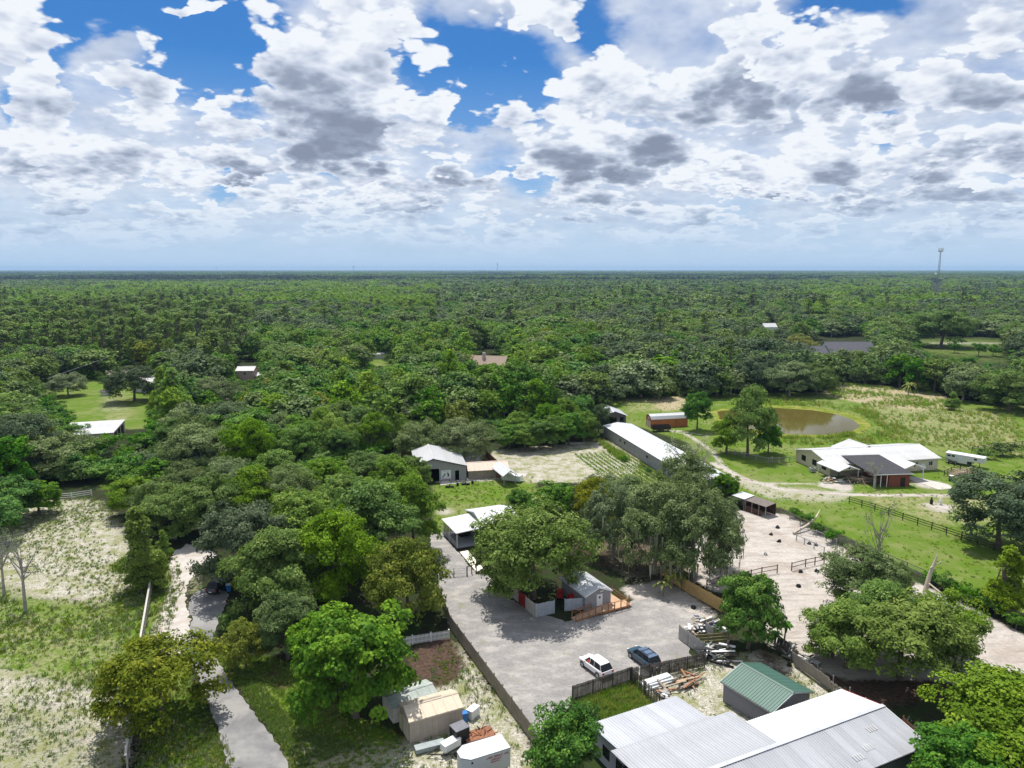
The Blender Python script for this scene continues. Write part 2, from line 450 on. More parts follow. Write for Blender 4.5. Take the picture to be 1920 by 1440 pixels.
litter = k.mix(k.rng(nM, .42, .60), litter, (.028, .048, .013))
grassc = k.mix(k.rng(nF, .3, .7), (.075, .135, .014), (.130, .195, .028))
grassc = k.mix(k.rng(nM, .40, .68), grassc, (.100, .172, .014))
grassc = k.mix(k.rng(nL, .48, .66, 0, .7), grassc, (.20, .215, .080))
grassc = k.mix(k.rng(nX, .56, .70, 0, .5), grassc, (.06, .095, .018))
grassc = k.mix(k.rng(k.noise(tc, .19, 5, .7), .50, .62, 0, .5), grassc, (.22, .225, .09))
dryc = k.mix(k.rng(nF, .3, .7), (.23, .19, .095), (.47, .40, .27))
sandc = k.mix(k.rng(nF, .40, .55), (.60, .565, .515), (.40, .365, .30))
sandc = k.mix(k.rng(nX, .49, .61, 0, .85), sandc, (.15, .145, .07))
sandc = k.mix(k.rng(nM, .43, .62, 0, .85), sandc, (.185, .20, .065))
barec = k.mix(k.rng(nF, .35, .7), (.54, .49, .44), (.39, .35, .31))
mpb = k.n('ShaderNodeMapping'); k.L.new(tc, mpb.inputs[0]); mpb.inputs['Rotation'].default_value = (0, 0, math.radians(-24)); mpb.inputs['Scale'].default_value = (.25, 1.2, 1)
barec = k.mix(k.rng(k.noise(mpb.outputs[0], .9, 5, .7), .48, .7, 0, .85), barec, (.27, .235, .21))
barec = k.mix(k.rng(nM, .52, .66, 0, .6), barec, (.33, .30, .27))
barec = k.mix(k.rng(k.noise(tc, .12, 5, .7), .50, .66, 0, .55), barec, (.30, .235, .19))
barec = k.mix(k.rng(nX, .60, .72, 0, .7), barec, (.16, .14, .12))
mulc = k.mix(k.rng(nF, .3, .7), (.036, .022, .017), (.130, .085, .062))
col = litter
col = blend(col, 'grass', grassc)
col = blend(col, 'dry', dryc)
col = blend(col, 'sand', sandc, .12, 1.25)
col = blend(col, 'mulch', mulc, .2)
col = blend(col, 'bare', barec, .16, .8)
pr = k.n('ShaderNodeBsdfPrincipled'); k.L.new(col, pr.inputs['Base Color']); pr.inputs['Roughness'].default_value = .95; pr.inputs['Specular IOR Level'].default_value = .05
bp = k.n('ShaderNodeBump'); bp.inputs['Strength'].default_value = .8; bp.inputs['Distance'].default_value = .14
k.L.new(nF, bp.inputs['Height']); k.L.new(bp.outputs[0], pr.inputs['Normal'])
k.L.new(pr.outputs[0], k.n('ShaderNodeOutputMaterial').inputs[0])
gme = npmesh('ground', np.stack([GX, GY, hz_], -1).reshape(-1, 3), F, gm)
gme.polygons.foreach_set('use_smooth', [True] * len(gme.polygons))
for kk, a in att.items():
    q = gme.attributes.new(kk, 'FLOAT', 'POINT'); q.data.foreach_set('value', a.ravel().astype(np.float32))
link('ground', gme, kind='structure')

def ragged(pts, z, step=.6, amp=.18, seed=1):
    """world outline with slightly wandering edges"""
    r = random.Random(seed); out = []
    for (x0, y0), (x1, y1) in zip(pts, pts[1:] + pts[:1]):
        n = max(1, int(math.hypot(x1 - x0, y1 - y0) / step))
        for i in range(n):
            t = i / n; out.append((x0 + (x1 - x0) * t + r.uniform(-amp, amp), y0 + (y1 - y0) * t + r.uniform(-amp, amp), z))
    return out
def sheet(name, pix, z, m, amp=.18, step=.6, seed=1, edge=None):
    P = ragged(pixpoly(pix), z, step, amp, seed)
    o = MB().poly(P).build(name, m, kind='structure')
    return o
# gravel yard
gv, nt = newmat('yard_gravel'); k = NT(nt); tc = k.n('ShaderNodeTexCoord').outputs['Object']
a_ = k.noise(tc, 3.0, 6, .7); b_ = k.noise(tc, .16, 5, .62); c_ = k.noise(tc, 9.0, 3, .7)
mg = k.n('ShaderNodeMapping'); k.L.new(tc, mg.inputs[0]); mg.inputs['Rotation'].default_value = (0, 0, math.radians(-20)); mg.inputs['Scale'].default_value = (.7, 1.1, 1)
d_ = k.noise(mg.outputs[0], .5, 6, .68)
g0 = k.mix(k.rng(a_, .35, .65), (.22, .21, .20), (.32, .30, .285))
g0 = k.mix(k.rng(d_, .46, .68, 0, .85), g0, (.44, .41, .375))
g0 = k.mix(k.rng(b_, .50, .66, 0, .5), g0, (.19, .182, .178))
g0 = k.mix(k.rng(c_, .60, .74, 0, .5), g0, (.12, .115, .10))
g0 = k.mix(k.rng(k.noise(tc, .33, 5, .7), .60, .70, 0, .6), g0, (.21, .22, .10))
pr = k.n('ShaderNodeBsdfPrincipled'); k.L.new(g0, pr.inputs['Base Color']); pr.inputs['Roughness'].default_value = .95; pr.inputs['Specular IOR Level'].default_value = .05
bp = k.n('ShaderNodeBump'); bp.inputs['Strength'].default_value = .6; bp.inputs['Distance'].default_value = .04
k.L.new(a_, bp.inputs['Height']); k.L.new(bp.outputs[0], pr.inputs['Normal']); k.L.new(pr.outputs[0], k.n('ShaderNodeOutputMaterial').inputs[0])
sheet('gravel_yard', [(812, 990), (828, 1000), (862, 1040), (893, 1076), (912, 1076), (940, 1110), (985, 1140), (1060, 1165), (1098, 1158), (1172, 1142), (1180, 1128),
                      (1240, 1118), (1300, 1150), (1325, 1175), (1285, 1200), (1300, 1240), (1255, 1262), (1183, 1277), (1072, 1312), (1060, 1350), (1045, 1420),
                      (1020, 1410), (998, 1388), (845, 1178), (822, 1115), (818, 1060), (806, 1010)], .012, gv, .22, .5, 3)
# asphalt drive
asp = mat('worn_asphalt', (.20, .195, .195), .9, .16, .5, .35, spec=.1, col2=(.30, .29, .275))
sheet('driveway', [(436, 1470), (410, 1372), (392, 1320), (372, 1270), (358, 1240), (352, 1210), (360, 1160), (352, 1140), (358, 1118), (372, 1108), (395, 1100), (430, 1112),
                   (420, 1140), (412, 1165), (400, 1190), (396, 1215), (408, 1238), (440, 1290), (482, 1345), (520, 1395), (560, 1470)], .010, asp, .14, .5, 4)
sandtrack = mat('sand_track', (.50, .46, .425), .95, .12, .9, .4, spec=.05, col2=(.42, .37, .32))
sheet('sand_track', [(300, 1180), (306, 1150), (326, 1120), (332, 1085), (318, 1060), (326, 1035), (352, 1020), (385, 1030), (408, 1040), (380, 1062), (352, 1090),
                     (350, 1125), (352, 1150), (358, 1185), (348, 1215), (352, 1232), (335, 1235), (322, 1210)], .006, sandtrack, .3, .5, 5)
# pale concrete apron before the metal workshop and slab by the carport
conc = mat('pale_concrete', (.50, .465, .42), .85, .08, 1.2, .1, spec=.2, col2=(.46, .42, .38))
sheet('concrete_apron', [(822, 902), (880, 896), (990, 887), (985, 893), (925, 899), (860, 906), (826, 910)], .016, conc, .05, .8, 6)
# pond
wm, nt = newmat('pond_water'); k = NT(nt); tc = k.n('ShaderNodeTexCoord').outputs['Object']
pr = k.n('ShaderNodeBsdfPrincipled'); pr.inputs['Base Color'].default_value = (.105, .085, .020, 1); pr.inputs['Roughness'].default_value = .06
pr.inputs['IOR'].default_value = 1.33
bp = k.n('ShaderNodeBump'); bp.inputs['Strength'].default_value = .05; bp.inputs['Distance'].default_value = .05
k.L.new(k.noise(tc, .9, 4, .6), bp.inputs['Height']); k.L.new(bp.outputs[0], pr.inputs['Normal']); k.L.new(pr.outputs[0], k.n('ShaderNodeOutputMaterial').inputs[0])
POND = [(1345, 772), (1400, 765), (1455, 765), (1520, 769), (1570, 777), (1600, 787), (1612, 799), (1598, 809), (1545, 815), (1480, 814), (1430, 808), (1380, 798), (1350, 786)]
sheet('pond_bank', [(1330, 772), (1385, 760), (1455, 759), (1530, 764), (1590, 773), (1622, 786), (1634, 800), (1615, 813), (1550, 820), (1470, 820), (1405, 812), (1345, 798)],
      .012, mat('pond_bank_grass', (.125, .17, .02), .95, .25, .8, .5, spec=.05, col2=(.26, .24, .06)), .8, 1.2, 7)
sheet('pond', POND, .03, wm, .15, 1.5, 8)
# bare concrete and tracks near the ranch house
sheet('house_drive', [(1690, 893), (1712, 893), (1780, 909), (1786, 916), (1760, 918), (1720, 904)], .014, conc, .1, .8, 9)
# ------------------------------------------------------------------ trees
def leafmat(name, c1, c2, c3, trans=.30, var=.16):
    g_ = LEAF_GAIN; c1 = tuple(x * g_ for x in c1); c2 = tuple(x * g_ for x in c2); c3 = tuple(x * g_ for x in c3)
    m, nt = newmat(name); k = NT(nt)
    r = k.n('ShaderNodeValToRGB'); k.L.new(k.attr('tint'), r.inputs[0])
    e = r.color_ramp.elements
    e[0].position = .12; e[0].color = (*c1, 1); e[1].position = .92; e[1].color = (*c3, 1)
    q = e.new(.55); q.color = (*c2, 1)
    oi = k.n('ShaderNodeObjectInfo').outputs['Random']
    hs = k.n('ShaderNodeHueSaturation'); k.L.new(r.outputs[0], hs.inputs['Color'])
    k.L.new(k.rng(oi, 0, 1, 1 - var, 1 + var), hs.inputs['Value'])
    rr = k.math('FRACT', k.math('MULTIPLY', oi, 17.3))
    k.L.new(k.rng(rr, 0, 1, .485, .512), hs.inputs['Hue'])
    k.L.new(k.rng(k.math('FRACT', k.math('MULTIPLY', oi, 41.7)), 0, 1, .95, 1.22), hs.inputs['Saturation'])
    p = k.n('ShaderNodeBsdfPrincipled'); k.L.new(hs.outputs[0], p.inputs['Base Color'])
    p.inputs['Roughness'].default_value = .55; p.inputs['Specular IOR Level'].default_value = .08
    t = k.n('ShaderNodeBsdfTranslucent'); k.L.new(k.mix(1.0, hs.outputs[0], (1.25, 1.35, .6), 'MULTIPLY'), t.inputs['Color'])
    mx = k.n('ShaderNodeMixShader'); mx.inputs[0].default_value = trans
    k.L.new(p.outputs[0], mx.inputs[1]); k.L.new(t.outputs[0], mx.inputs[2])
    k.L.new(mx.outputs[0], k.n('ShaderNodeOutputMaterial').inputs[0])
    return m
LM = {
    'oak': leafmat('oak_leaves', (.046, .078, .020), (.084, .126, .036), (.148, .192, .068), .22),
    'greyoak': leafmat('grey_oak_leaves', (.064, .090, .036), (.102, .134, .058), (.165, .198, .102), .18),
    'darkoak': leafmat('dark_oak_leaves', (.034, .054, .026), (.056, .082, .040), (.096, .124, .064), .2),
    'bright': leafmat('bright_leaves', (.030, .074, .014), (.054, .118, .021), (.108, .186, .036), .26),
    'fresh': leafmat('fresh_leaves', (.058, .102, .020), (.092, .152, .030), (.160, .225, .052), .28),
    'yellow': leafmat('yellowing_leaves', (.070, .092, .018), (.116, .134, .026), (.188, .192, .044), .26),
    'pine': leafmat('pine_needles', (.056, .092, .024), (.090, .138, .038), (.142, .188, .060), .22),
    'moss': leafmat('hanging_moss', (.10, .11, .07), (.15, .16, .11), (.22, .225, .165), .15),
    'palm': leafmat('palm_leaves', (.09, .12, .03), (.15, .17, .05), (.26, .24, .09), .25),
    'lime': leafmat('lime_leaves', (.078, .128, .022), (.112, .176, .030), (.172, .240, .052), .3),
    'bluepine': leafmat('cloud_shaded_needles', (.012, .024, .018), (.022, .038, .026), (.038, .058, .036), .1),  # needles darkened: a cloud's shadow put into their colour
}
bark = mat('bark', (.16, .13, .105), .95, .3, 1.2, .5, spec=.05)
greybark = mat('grey_bark', (.36, .33, .29), .95, .25, 1.2, .5, spec=.05)

def unit(n, r):
    d = r.normal(size=(n, 3)); return d / np.linalg.norm(d, axis=1)[:, None]
def leaves(C, N, size, r, flat=.6, aspect=(.6, 1.0)):
    """quads at C facing about N"""
    n = len(C)
    nn = N * flat + unit(n, r) * (1 - flat) * 1.3; nn /= np.linalg.norm(nn, axis=1)[:, None]
    a = np.cross(nn, unit(n, r)); a /= np.linalg.norm(a, axis=1)[:, None]; b = np.cross(nn, a)
    s = size * r.uniform(.6, 1.35, n)[:, None] / 2; t = s * r.uniform(*aspect, n)[:, None]
    V = np.stack([C - a * s, C - b * t, C + a * s, C + b * t], 1).reshape(-1, 3)
    return V, np.arange(4 * n).reshape(n, 4)
def lobes(kind, r, R, H):
    """big foliage masses: centre, radius"""
    L = []
    if kind in ('oak', 'moss'):
        n = 44; d = unit(n * 3, r); d = d[d[:, 2] > -.80][:n]
        cz = H * .48
        for q in d:
            if q[2] < 0:
                hl = math.hypot(q[0], q[1]) + 1e-6; f_ = math.sqrt(1 - .45 * q[2] ** 2) / hl; q[0] *= f_; q[1] *= f_
            rr = r.uniform(.80, 1.0); k = r.uniform(.20, .30) * R
            L.append((q[0] * R * .76 * rr, q[1] * R * .76 * rr, cz + q[2] * (H * .52 - k * .8) * rr, k))
        L += [(r.normal() * R * .25, r.normal() * R * .25, cz + H * .05, R * .42) for _ in range(4)]
    elif kind == 'round':
        n = 32; d = unit(n * 3, r); d = d[d[:, 2] > -.85][:n]; cz = H * .50
        for q in d:
            if q[2] < 0:
                hl = math.hypot(q[0], q[1]) + 1e-6; f_ = math.sqrt(1 - .5 * q[2] ** 2) / hl; q[0] *= f_; q[1] *= f_
            rr = r.uniform(.65, 1.0); k = r.uniform(.22, .36) * R
            L.append((q[0] * R * .78 * rr, q[1] * R * .78 * rr, cz + q[2] * (H * .50 - k * .7) * rr, k))
        L += [(0, 0, cz, R * .45), (0, 0, cz + H * .15, R * .4)]
    elif kind == 'cone':
        for i in range(46):
            t = r.uniform(0, 1) ** 1.15; z = H * (.08 + .86 * t); w = (R * (1 - t) ** .55 * .78 + .15) * r.uniform(.35, 1)
            a = r.uniform(0, 6.28); k = R * r.uniform(.26, .42) * (1.1 - .5 * t)
            L.append((math.cos(a) * w * .85, math.sin(a) * w * .85, z, k))
        L.append((0, 0, H * .93, R * .2))
    elif kind == 'pine':
        for i in range(24):
            t = r.uniform(0, 1); z = H * (.30 + .68 * t); w = R * (1 - t * .6) * r.uniform(.25, .9); a = r.uniform(0, 6.28)
            L.append((math.cos(a) * w, math.sin(a) * w, z, R * r.uniform(.25, .4)))
        L.append((0, 0, H * .96, R * .3))
    elif kind == 'bush':
        for i in range(12):
            a = r.uniform(0, 6.28); w = R * r.uniform(0, .7)
            L.append((math.cos(a) * w, math.sin(a) * w, H * r.uniform(.3, .72), R * r.uniform(.26, .42)))
    elif kind == 'sparse':
        for i in range(16):
            a = r.uniform(0, 6.28); w = R * r.uniform(.2, .95)
            L.append((math.cos(a) * w, math.sin(a) * w, H * r.uniform(.45, .98), R * r.uniform(.12, .2)))
    return L
def crown_mesh(name, kind, r, R, H, m, nleaf, size, sub=10, subr=.42, flat=.70):
    L = lobes(kind, r, R, H); area = np.array([l[3] ** 2 for l in L]); area /= area.sum()
    VV, FF, TT, off = [], [], [], 0
    for l, w in zip(L, area):
        c = np.array(l[:3]); k = l[3]
        d = unit(sub * 3, r); d = d[d[:, 2] > -.35][:sub]
        sc = c + d * k * r.uniform(.55, .95, (len(d), 1)) * np.array([1, 1, .8])
        nl = max(3, int(nleaf * w / len(sc)))
        lt = r.uniform(-.12, .12)
        for s in sc:
            sr = k * subr * r.uniform(.7, 1.25)
            e = unit(nl * 3, r); e = e[e[:, 2] > -.30][:nl]
            P = s + e * sr * r.uniform(.7, 1.08, (len(e), 1)) * np.array([1, 1, .72])
            og = (s - np.array([0, 0, H * .42])) * np.array([1, 1, 1.2]); og = og / (np.linalg.norm(og) + 1e-6)
            N_ = e * .55 + og * .55 + np.array([0, 0, .35]); N_ /= np.linalg.norm(N_, axis=1)[:, None]
            v, f = leaves(P, N_, size, r, flat)
            VV.append(v); FF.append(f + off); off += len(v)
            st = r.uniform(.15, .80) + lt
            TT.append(np.clip(st + r.normal(0, .16, len(e)), 0, 1))
    return npmesh(name, np.concatenate(VV), np.concatenate(FF), m, np.concatenate(TT)), L
def trunk_mesh(name, L, r, R, H, m, kind, nb=7):
    b = MB(); r0 = max(.10, H * .026)
    top = H * {'pine': .92, 'cone': .9, 'round': .6, 'bush': .4, 'sparse': .7}.get(kind, .48)
    lean = np.array([r.normal() * .03 * H, r.normal() * .03 * H])
    P = [Vector((lean[0] * t, lean[1] * t, top * t - (.2 if t == 0 else 0))) for t in (0, .3, .6, 1.0)]
    rad = [r0 * 1.35, r0, r0 * .8, r0 * .4]
    for i in range(3): b.cyl(P[i], P[i + 1], rad[i], rad[i + 1], 7, False)
    pick = sorted(L, key=lambda l: -l[3])[:nb] if kind != 'sparse' else L
    for l in pick:
        t = r.uniform(.35, .95); s = P[1].lerp(P[3], t); e = Vector(l[:3]); mid = s.lerp(e, .5) + Vector((0, 0, -.05 * H * r.uniform(-.5, 1)))
        b.cyl(s, mid, r0 * .42, r0 * .27, 5, False); b.cyl(mid, e, r0 * .27, r0 * .08, 5, False)
        if kind == 'sparse':
            for _ in range(5):
                q = e + Vector(r.normal(size=3)) * l[3] * 1.3
                b.cyl(e, q, r0 * .09, r0 * .02, 4, False)
    return b.mesh(name, m)
PROTO = {}
def proto(key, kind, leaf, R, H, n, size, seeds=1, moss=False, **kw):
    PROTO[key] = []
    for s in range(seeds):
        r = np.random.default_rng(hash((key, s)) % 1000 if False else sum(map(ord, key)) * 7 + s * 131)
        cm, L = crown_mesh(key + '_crown', kind, r, R, H, LM[leaf], n, size, **kw)
        tm = trunk_mesh(key + '_trunk', L, r, R, H, greybark if kind == 'sparse' or leaf == 'greyoak' else bark, kind)
        mm = None
        if moss:
            VV, TT = [], []
            for l in L:
                for _ in range(5 if l[2] < H * .6 else 1):
                    a = r.uniform(0, 6.28); x = l[0] + math.cos(a) * l[3] * .9; y = l[1] + math.sin(a) * l[3] * .9; z = l[2] - l[3] * r.uniform(0, .5)
                    h = r.uniform(.6, 2.3); w = r.uniform(.08, .25); q = r.uniform(0, 3.14); ux, uy = math.cos(q) * w, math.sin(q) * w
                    VV += [(x - ux, y - uy, z), (x + ux, y + uy, z), (x + ux * .3, y + uy * .3, z - h), (x - ux * .3, y - uy * .3, z - h)]; TT.append(r.uniform())
            mm = npmesh(key + '_moss', np.array(VV), np.arange(len(VV)).reshape(-1, 4), LM['moss'], TT)
        PROTO[key].append((tm, cm, mm, R, H))
# close trees
proto('oak', 'oak', 'oak', 8, 13, 36000, .30, 3)
proto('greyoak', 'oak', 'greyoak', 8, 12, 32000, .28, 2)
proto('darkoak', 'oak', 'darkoak', 8, 12, 32000, .30, 2)
proto('mossoak', 'moss', 'greyoak', 8, 15, 30000, .30, 2, moss=True)
proto('bright', 'round', 'bright', 7, 12, 20000, .40, 2)
proto('fresh', 'round', 'fresh', 7, 12, 26000, .32, 2)
proto('yellow', 'oak', 'yellow', 7, 10, 20000, .31, 2)
proto('cone', 'cone', 'lime', 4.5, 12, 20000, .30, 2)
proto('lime', 'round', 'lime', 7, 12, 28000, .30, 2)
proto('dead', 'sparse', 'greyoak', 4.5, 10, 500, .22, 2)
proto('bush', 'bush', 'bright', 3, 3.5, 2200, .30, 2)
proto('greybush', 'bush', 'oak', 3, 3.0, 2200, .28, 1)
# farther trees: fewer, larger sprays of leaves
MID = {}
for key, kind, leaf, R, H, n, sz in (('oak', 'oak', 'oak', 7, 12, 2100, .75), ('darkoak', 'oak', 'darkoak', 7, 12, 2100, .75), ('greyoak', 'oak', 'greyoak', 7, 11, 1900, .75),
                                     ('bright', 'round', 'bright', 5.5, 12, 1900, .72), ('fresh', 'round', 'fresh', 5.5, 13, 1900, .70), ('yellow', 'oak', 'yellow', 6, 11, 1700, .72),
                                     ('pine', 'pine', 'pine', 4.5, 18, 1300, .62), ('cone', 'cone', 'lime', 4, 15, 1500, .62), ('dead', 'sparse', 'greyoak', 4.5, 11, 420, .45),
                                     ('lime', 'round', 'lime', 5.5, 13, 1800, .72), ('bluepine', 'pine', 'bluepine', 5, 18, 1100, .8)):  # bluepine: pine with a cloud's shadow painted into its needle colour
    proto('mid_' + key, kind, leaf, R, H, int(n * 1.5), sz * .95, 2, sub=8)
# ------------------------------------------------------------------ placing a tree
NAMES = {'oak': 'oak_tree', 'greyoak': 'oak_tree', 'darkoak': 'oak_tree', 'mossoak': 'moss_draped_oak', 'bright': 'broadleaf_tree', 'fresh': 'broadleaf_tree', 'yellow': 'broadleaf_tree',
         'cone': 'cypress_tree', 'pine': 'pine_tree', 'dead': 'bare_tree', 'bush': 'bush', 'greybush': 'bush', 'lime': 'broadleaf_tree', 'bluepine': 'pine_tree'}
def tree(key, x, y, h, w, label, cat='tree', group=None, seed=0, rz=None):
    t = PROTO[key][seed % len(PROTO[key])]; tm, cm, mm, R, H = t
    base = key.replace('mid_', '')
    e = empty(NAMES[base], (x, y, 0), random.uniform(0, 6.28) if rz is None else rz, label, 'bush' if 'bush' in base else cat, group)
    s = w / (2 * R); e.scale = (s, s, h / H)
    link('trunk', tm, e); link('crown', cm, e)
    if mm: link('hanging_moss', mm, e, kind='stuff')
    return e
def T(key, px, py, h, w, label, seed=0, **kw):
    g = G(px, py); return tree(key, g.x, g.y, h, w, label, seed=seed, **kw)
HAND = []
def TH(*a, **kw):
    a = list(a); a[4] *= 1.03; a[3] *= 1.02
    g = G(a[1], a[2]); HAND.append((g.x, g.y, a[4] / 2)); return T(*a, **kw)
# --- around the yard
TH('oak', 1000, 1122, 14.3, 18, 'big round olive green oak shading the fenced corner beside the grey shed', 0)
TH('mossoak', 1300, 1092, 15.5, 13.5, 'tall grey green oak hung with moss at the edge of the goat pen', 0)
TH('mossoak', 1225, 1075, 14.5, 12.5, 'grey moss hung oak behind the yellow board fence', 1)
TH('mossoak', 1150, 1045, 13, 10.5, 'grey moss hung oak behind the big round olive oak', 0)
TH('bright', 1035, 985, 8.5, 10, 'low bright green tree between the lawn and the big round oak', 0)
TH('bright', 975, 965, 5, 6, 'small bright green tree by the white canopy at the lawn edge', 1)
TH('yellow', 1115, 990, 9.5, 9, 'olive yellow tree between the crop rows and moss hung oaks', 0)
TH('greyoak', 1180, 975, 8.5, 10, 'grey leaved oak beside the weedy crop rows', 1)
TH('greyoak', 1232, 1000, 9.5, 11, 'pale grey twiggy oak beyond the moss hung oaks', 0)
TH('greyoak', 1282, 968, 12.5, 12, 'pale grey twiggy oak covering the near end of the long barn', 1)
TH('greyoak', 1128, 950, 7, 9, 'low grey green oak along the near side of the weedy field', 0)
TH('mossoak', 1352, 1068, 12, 7, 'slender moss hung oak standing alone in the goat pen', 1)
TH('dead', 1318, 912, 9, 8, 'second bare grey tree at the near end of the long barn', 1)
TH('dead', 1285, 925, 12, 11, 'bare grey branched tree in front of the long white roofed barn', 0)
TH('bright', 1362, 938, 6, 6, 'dark green bushy tree at the end of the long barn', 0)
TH('bright', 1328, 915, 4.5, 5, 'low dark green tree just off the corner of the long barn', 1)
TH('darkoak', 455, 1100, 13.5, 15, 'dark green oak overhanging the bend of the drive', 0)
TH('fresh', 560, 1060, 13, 14, 'fresh green tree at the back of the big grove left of the yard', 1)
TH('fresh', 520, 1155, 12.5, 13, 'fresh green tree over the parked dark car', 0)
TH('fresh', 625, 1130, 14, 14, 'tall fresh green tree in the middle of the grove', 1)
TH('fresh', 700, 1070, 14, 15, 'broad fresh green tree standing behind the yellowing oak', 2)
TH('fresh', 775, 1035, 13, 10, 'fresh green tree at the corner of the grove by the gate', 0)
TH('fresh', 650, 1005, 12, 13, 'fresh green tree at the far edge of the grove', 1)
TH('fresh', 745, 970, 12, 13, 'fresh green tree of the grove nearest the lawn', 0)
TH('fresh', 770, 935, 9.5, 9, 'round green tree in front of the grey metal workshop', 1)
TH('yellow', 765, 1165, 11.5, 12, 'yellowing oak above the white picket fence', 0)
TH('bright', 668, 1345, 13, 13.5, 'large bright green tree next to the tan storage shed', 0)
TH('bright', 612, 1300, 9.5, 10, 'bright green tree behind the large one by the tan shed', 1)
TH('oak', 540, 1235, 9, 8, 'olive little oak in the shade of the grove', 1)
TH('yellow', 305, 1352, 9.5, 13.5, 'olive yellow tree growing over the weathered boundary fence', 1)
TH('yellow', 462, 1250, 6, 6.5, 'small yellow green tree at the grassy edge of the drive', 0)
TH('greybush', 432, 1185, 2.6, 4.2, 'grey green shrub where the drive bends', 0)
TH('cone', 268, 1105, 12.5, 8.4, 'dark green cypress beside the boundary fence', 0)
TH('cone', 308, 1050, 5, 3.2, 'vine clad post tree at the far end of the boundary fence', 1)
TH('dead', 48, 1146, 10.5, 7, 'bare grey tree in the sandy scrub with few leaves', 1)
TH('dead', 8, 1115, 9, 6, 'bare grey tree at the far corner of the sandy scrub', 0)
TH('bright', 1402, 1216, 10, 8.6, 'dense bright green round tree beside the scrap piles', 0)
TH('fresh', 1586, 1252, 8.4, 10, 'fresh green oak on the near side of the sandy pen', 0)
TH('lime', 1688, 1272, 10.5, 14.5, 'spreading light green oak shading the fallen fence', 1)
TH('lime', 1768, 1242, 9, 9.5, 'light green oak at the pen edge beside the spreading one', 0)
TH('oak', 1612, 1140, 9, 12, 'dark green oak in the middle of the pen fence line', 1)
TH('oak', 1672, 1135, 6.5, 6, 'oak entangled with the broken snag on the pen fence line', 1)
TH('dead', 1640, 1105, 13.5, 5, 'thin bare tree rising above the pen fence line', 0)
TH('fresh', 1850, 1440, 9.5, 14, 'light green oak beside the far end of the big metal roof', 0)
TH('oak', 1560, 1232, 5.5, 6.5, 'low bushy oak at the left side of the pen tree cluster', 2)
TH('fresh', 1635, 1225, 9.5, 10, 'fresh green oak in the middle of the pen tree cluster', 0)
TH('bright', 1790, 1500, 7, 9, 'bright green tree under the eave of the big metal roof', 1)
TH('fresh', 1925, 1480, 8, 10, 'light green oak at the bottom corner beyond the big roof', 1)
TH('cone', 1882, 1150, 9.5, 7, 'small conical green tree on the pasture fence', 0)
TH('darkoak', 1872, 1026, 13.5, 18.5, 'broad dark green oak standing in the pasture', 0)
TH('darkoak', 1965, 1045, 14, 18, 'broad dark oak half out of view at the pasture edge', 1)
TH('bright', 1062, 1482, 8.0, 7.8, 'glossy green tree at the corner of the big metal roof', 1)
TH('bush', 1098, 1372, 3.4, 4.6, 'leafy green bush between the gravel yard and metal roof', 0)
TH('fresh', 1402, 854, 17.8, 13.5, 'tall green tree beside the pond', 0)
TH('fresh', 1362, 850, 10, 9.5, 'lower green tree joined to the tall one by the pond', 1)
TH('bright', 1440, 850, 8, 7, 'low green tree under the tall one by the pond', 0)
TH('bright', 1307, 807, 11.5, 9.5, 'green tree at the end of the orange barn', 1)
TH('greyoak', 788, 862, 10.5, 13, 'pale grey oak behind the grey metal workshop', 0)
TH('greyoak', 870, 866, 11, 14, 'domed grey green oak behind the workshop and tan shed', 1)
for i, (px, py, h) in enumerate(((955, 842, 7), (985, 844, 7.5), (1012, 842, 8.5), (1040, 838, 9), (1066, 834, 9.5), (1094, 830, 9), (1025, 826, 11), (1060, 820, 12), (1092, 814, 12), (970, 830, 9))):
    TH(('bright', 'fresh')[i % 2], px, py, h, 9.5, ('bright green tree in the clump behind the weedy field', 'bright green tree in the clump behind the weedy field')[i % 2], i, group='bright green trees behind the weedy field')
TH('darkoak', 1122, 815, 9.5, 8, 'dark tree half hiding the weathered small barn', 0)
TH('darkoak', 252, 752, 13.2, 20, 'wide dark dome shaped oak in the far lawn', 0)
TH('greyoak', 128, 742, 9, 14, 'pale grey spreading oak at the far lawn edge', 0)
TH('cone', 328, 805, 18, 14, 'tall light green cypress at the end of the far lawn', 1)
TH('cone', 305, 775, 15, 10, 'lighter cypress just behind the tall one at the far lawn', 0)
TH('greyoak', 402, 768, 11, 15, 'grey oak behind the cypress at the far lawn', 1)
TH('yellow', 1497, 672, 13, 22, 'yellow green rounded tree beside the dark roofed house', 0)
TH('oak', 1763, 650, 24, 38, 'huge spreading oak on the far mown lawn', 1)
for i, (px, py) in enumerate(((1790, 662), (1835, 668), (1862, 668))):
    TH('bush', px, py, 7.5, 10, 'rounded palm clump on the far mown lawn', i, group='palm clumps on the far lawn')
TH('cone', 1784, 768, 6, 6.5, 'small dark conical bush standing in the meadow', 1)
TH('greybush', 1880, 855, 3.4, 9, 'bushy grey growth over the end of the black fence', 0)
TH('greybush', 1845, 860, 2.6, 6, 'smaller grey growth along the black fence', 0)
TH('oak', 1890, 770, 14, 22, 'spreading oak with leaning trunk at the meadow edge', 0)
for i, (px, py, h, w, key) in enumerate(((1415, 735, 14, 18, 'darkoak'), (1480, 742, 13, 18, 'greyoak'), (1530, 740, 12, 15, 'oak'))):
    TH(key, px, py, h, w, ('dark oak of the wood edge behind the pond', 'grey green oak of the wood edge behind the pond', 'rounded oak at the corner of the wood above the reeds')[i], i)
for i, (px, py) in enumerate(((1240, 905), (1215, 890), (1168, 865))):
    TH('bush', px, py, 1.8, 2.4, 'bright green shrub among the crop rows by the long barn', i, group='shrubs among the crop rows')
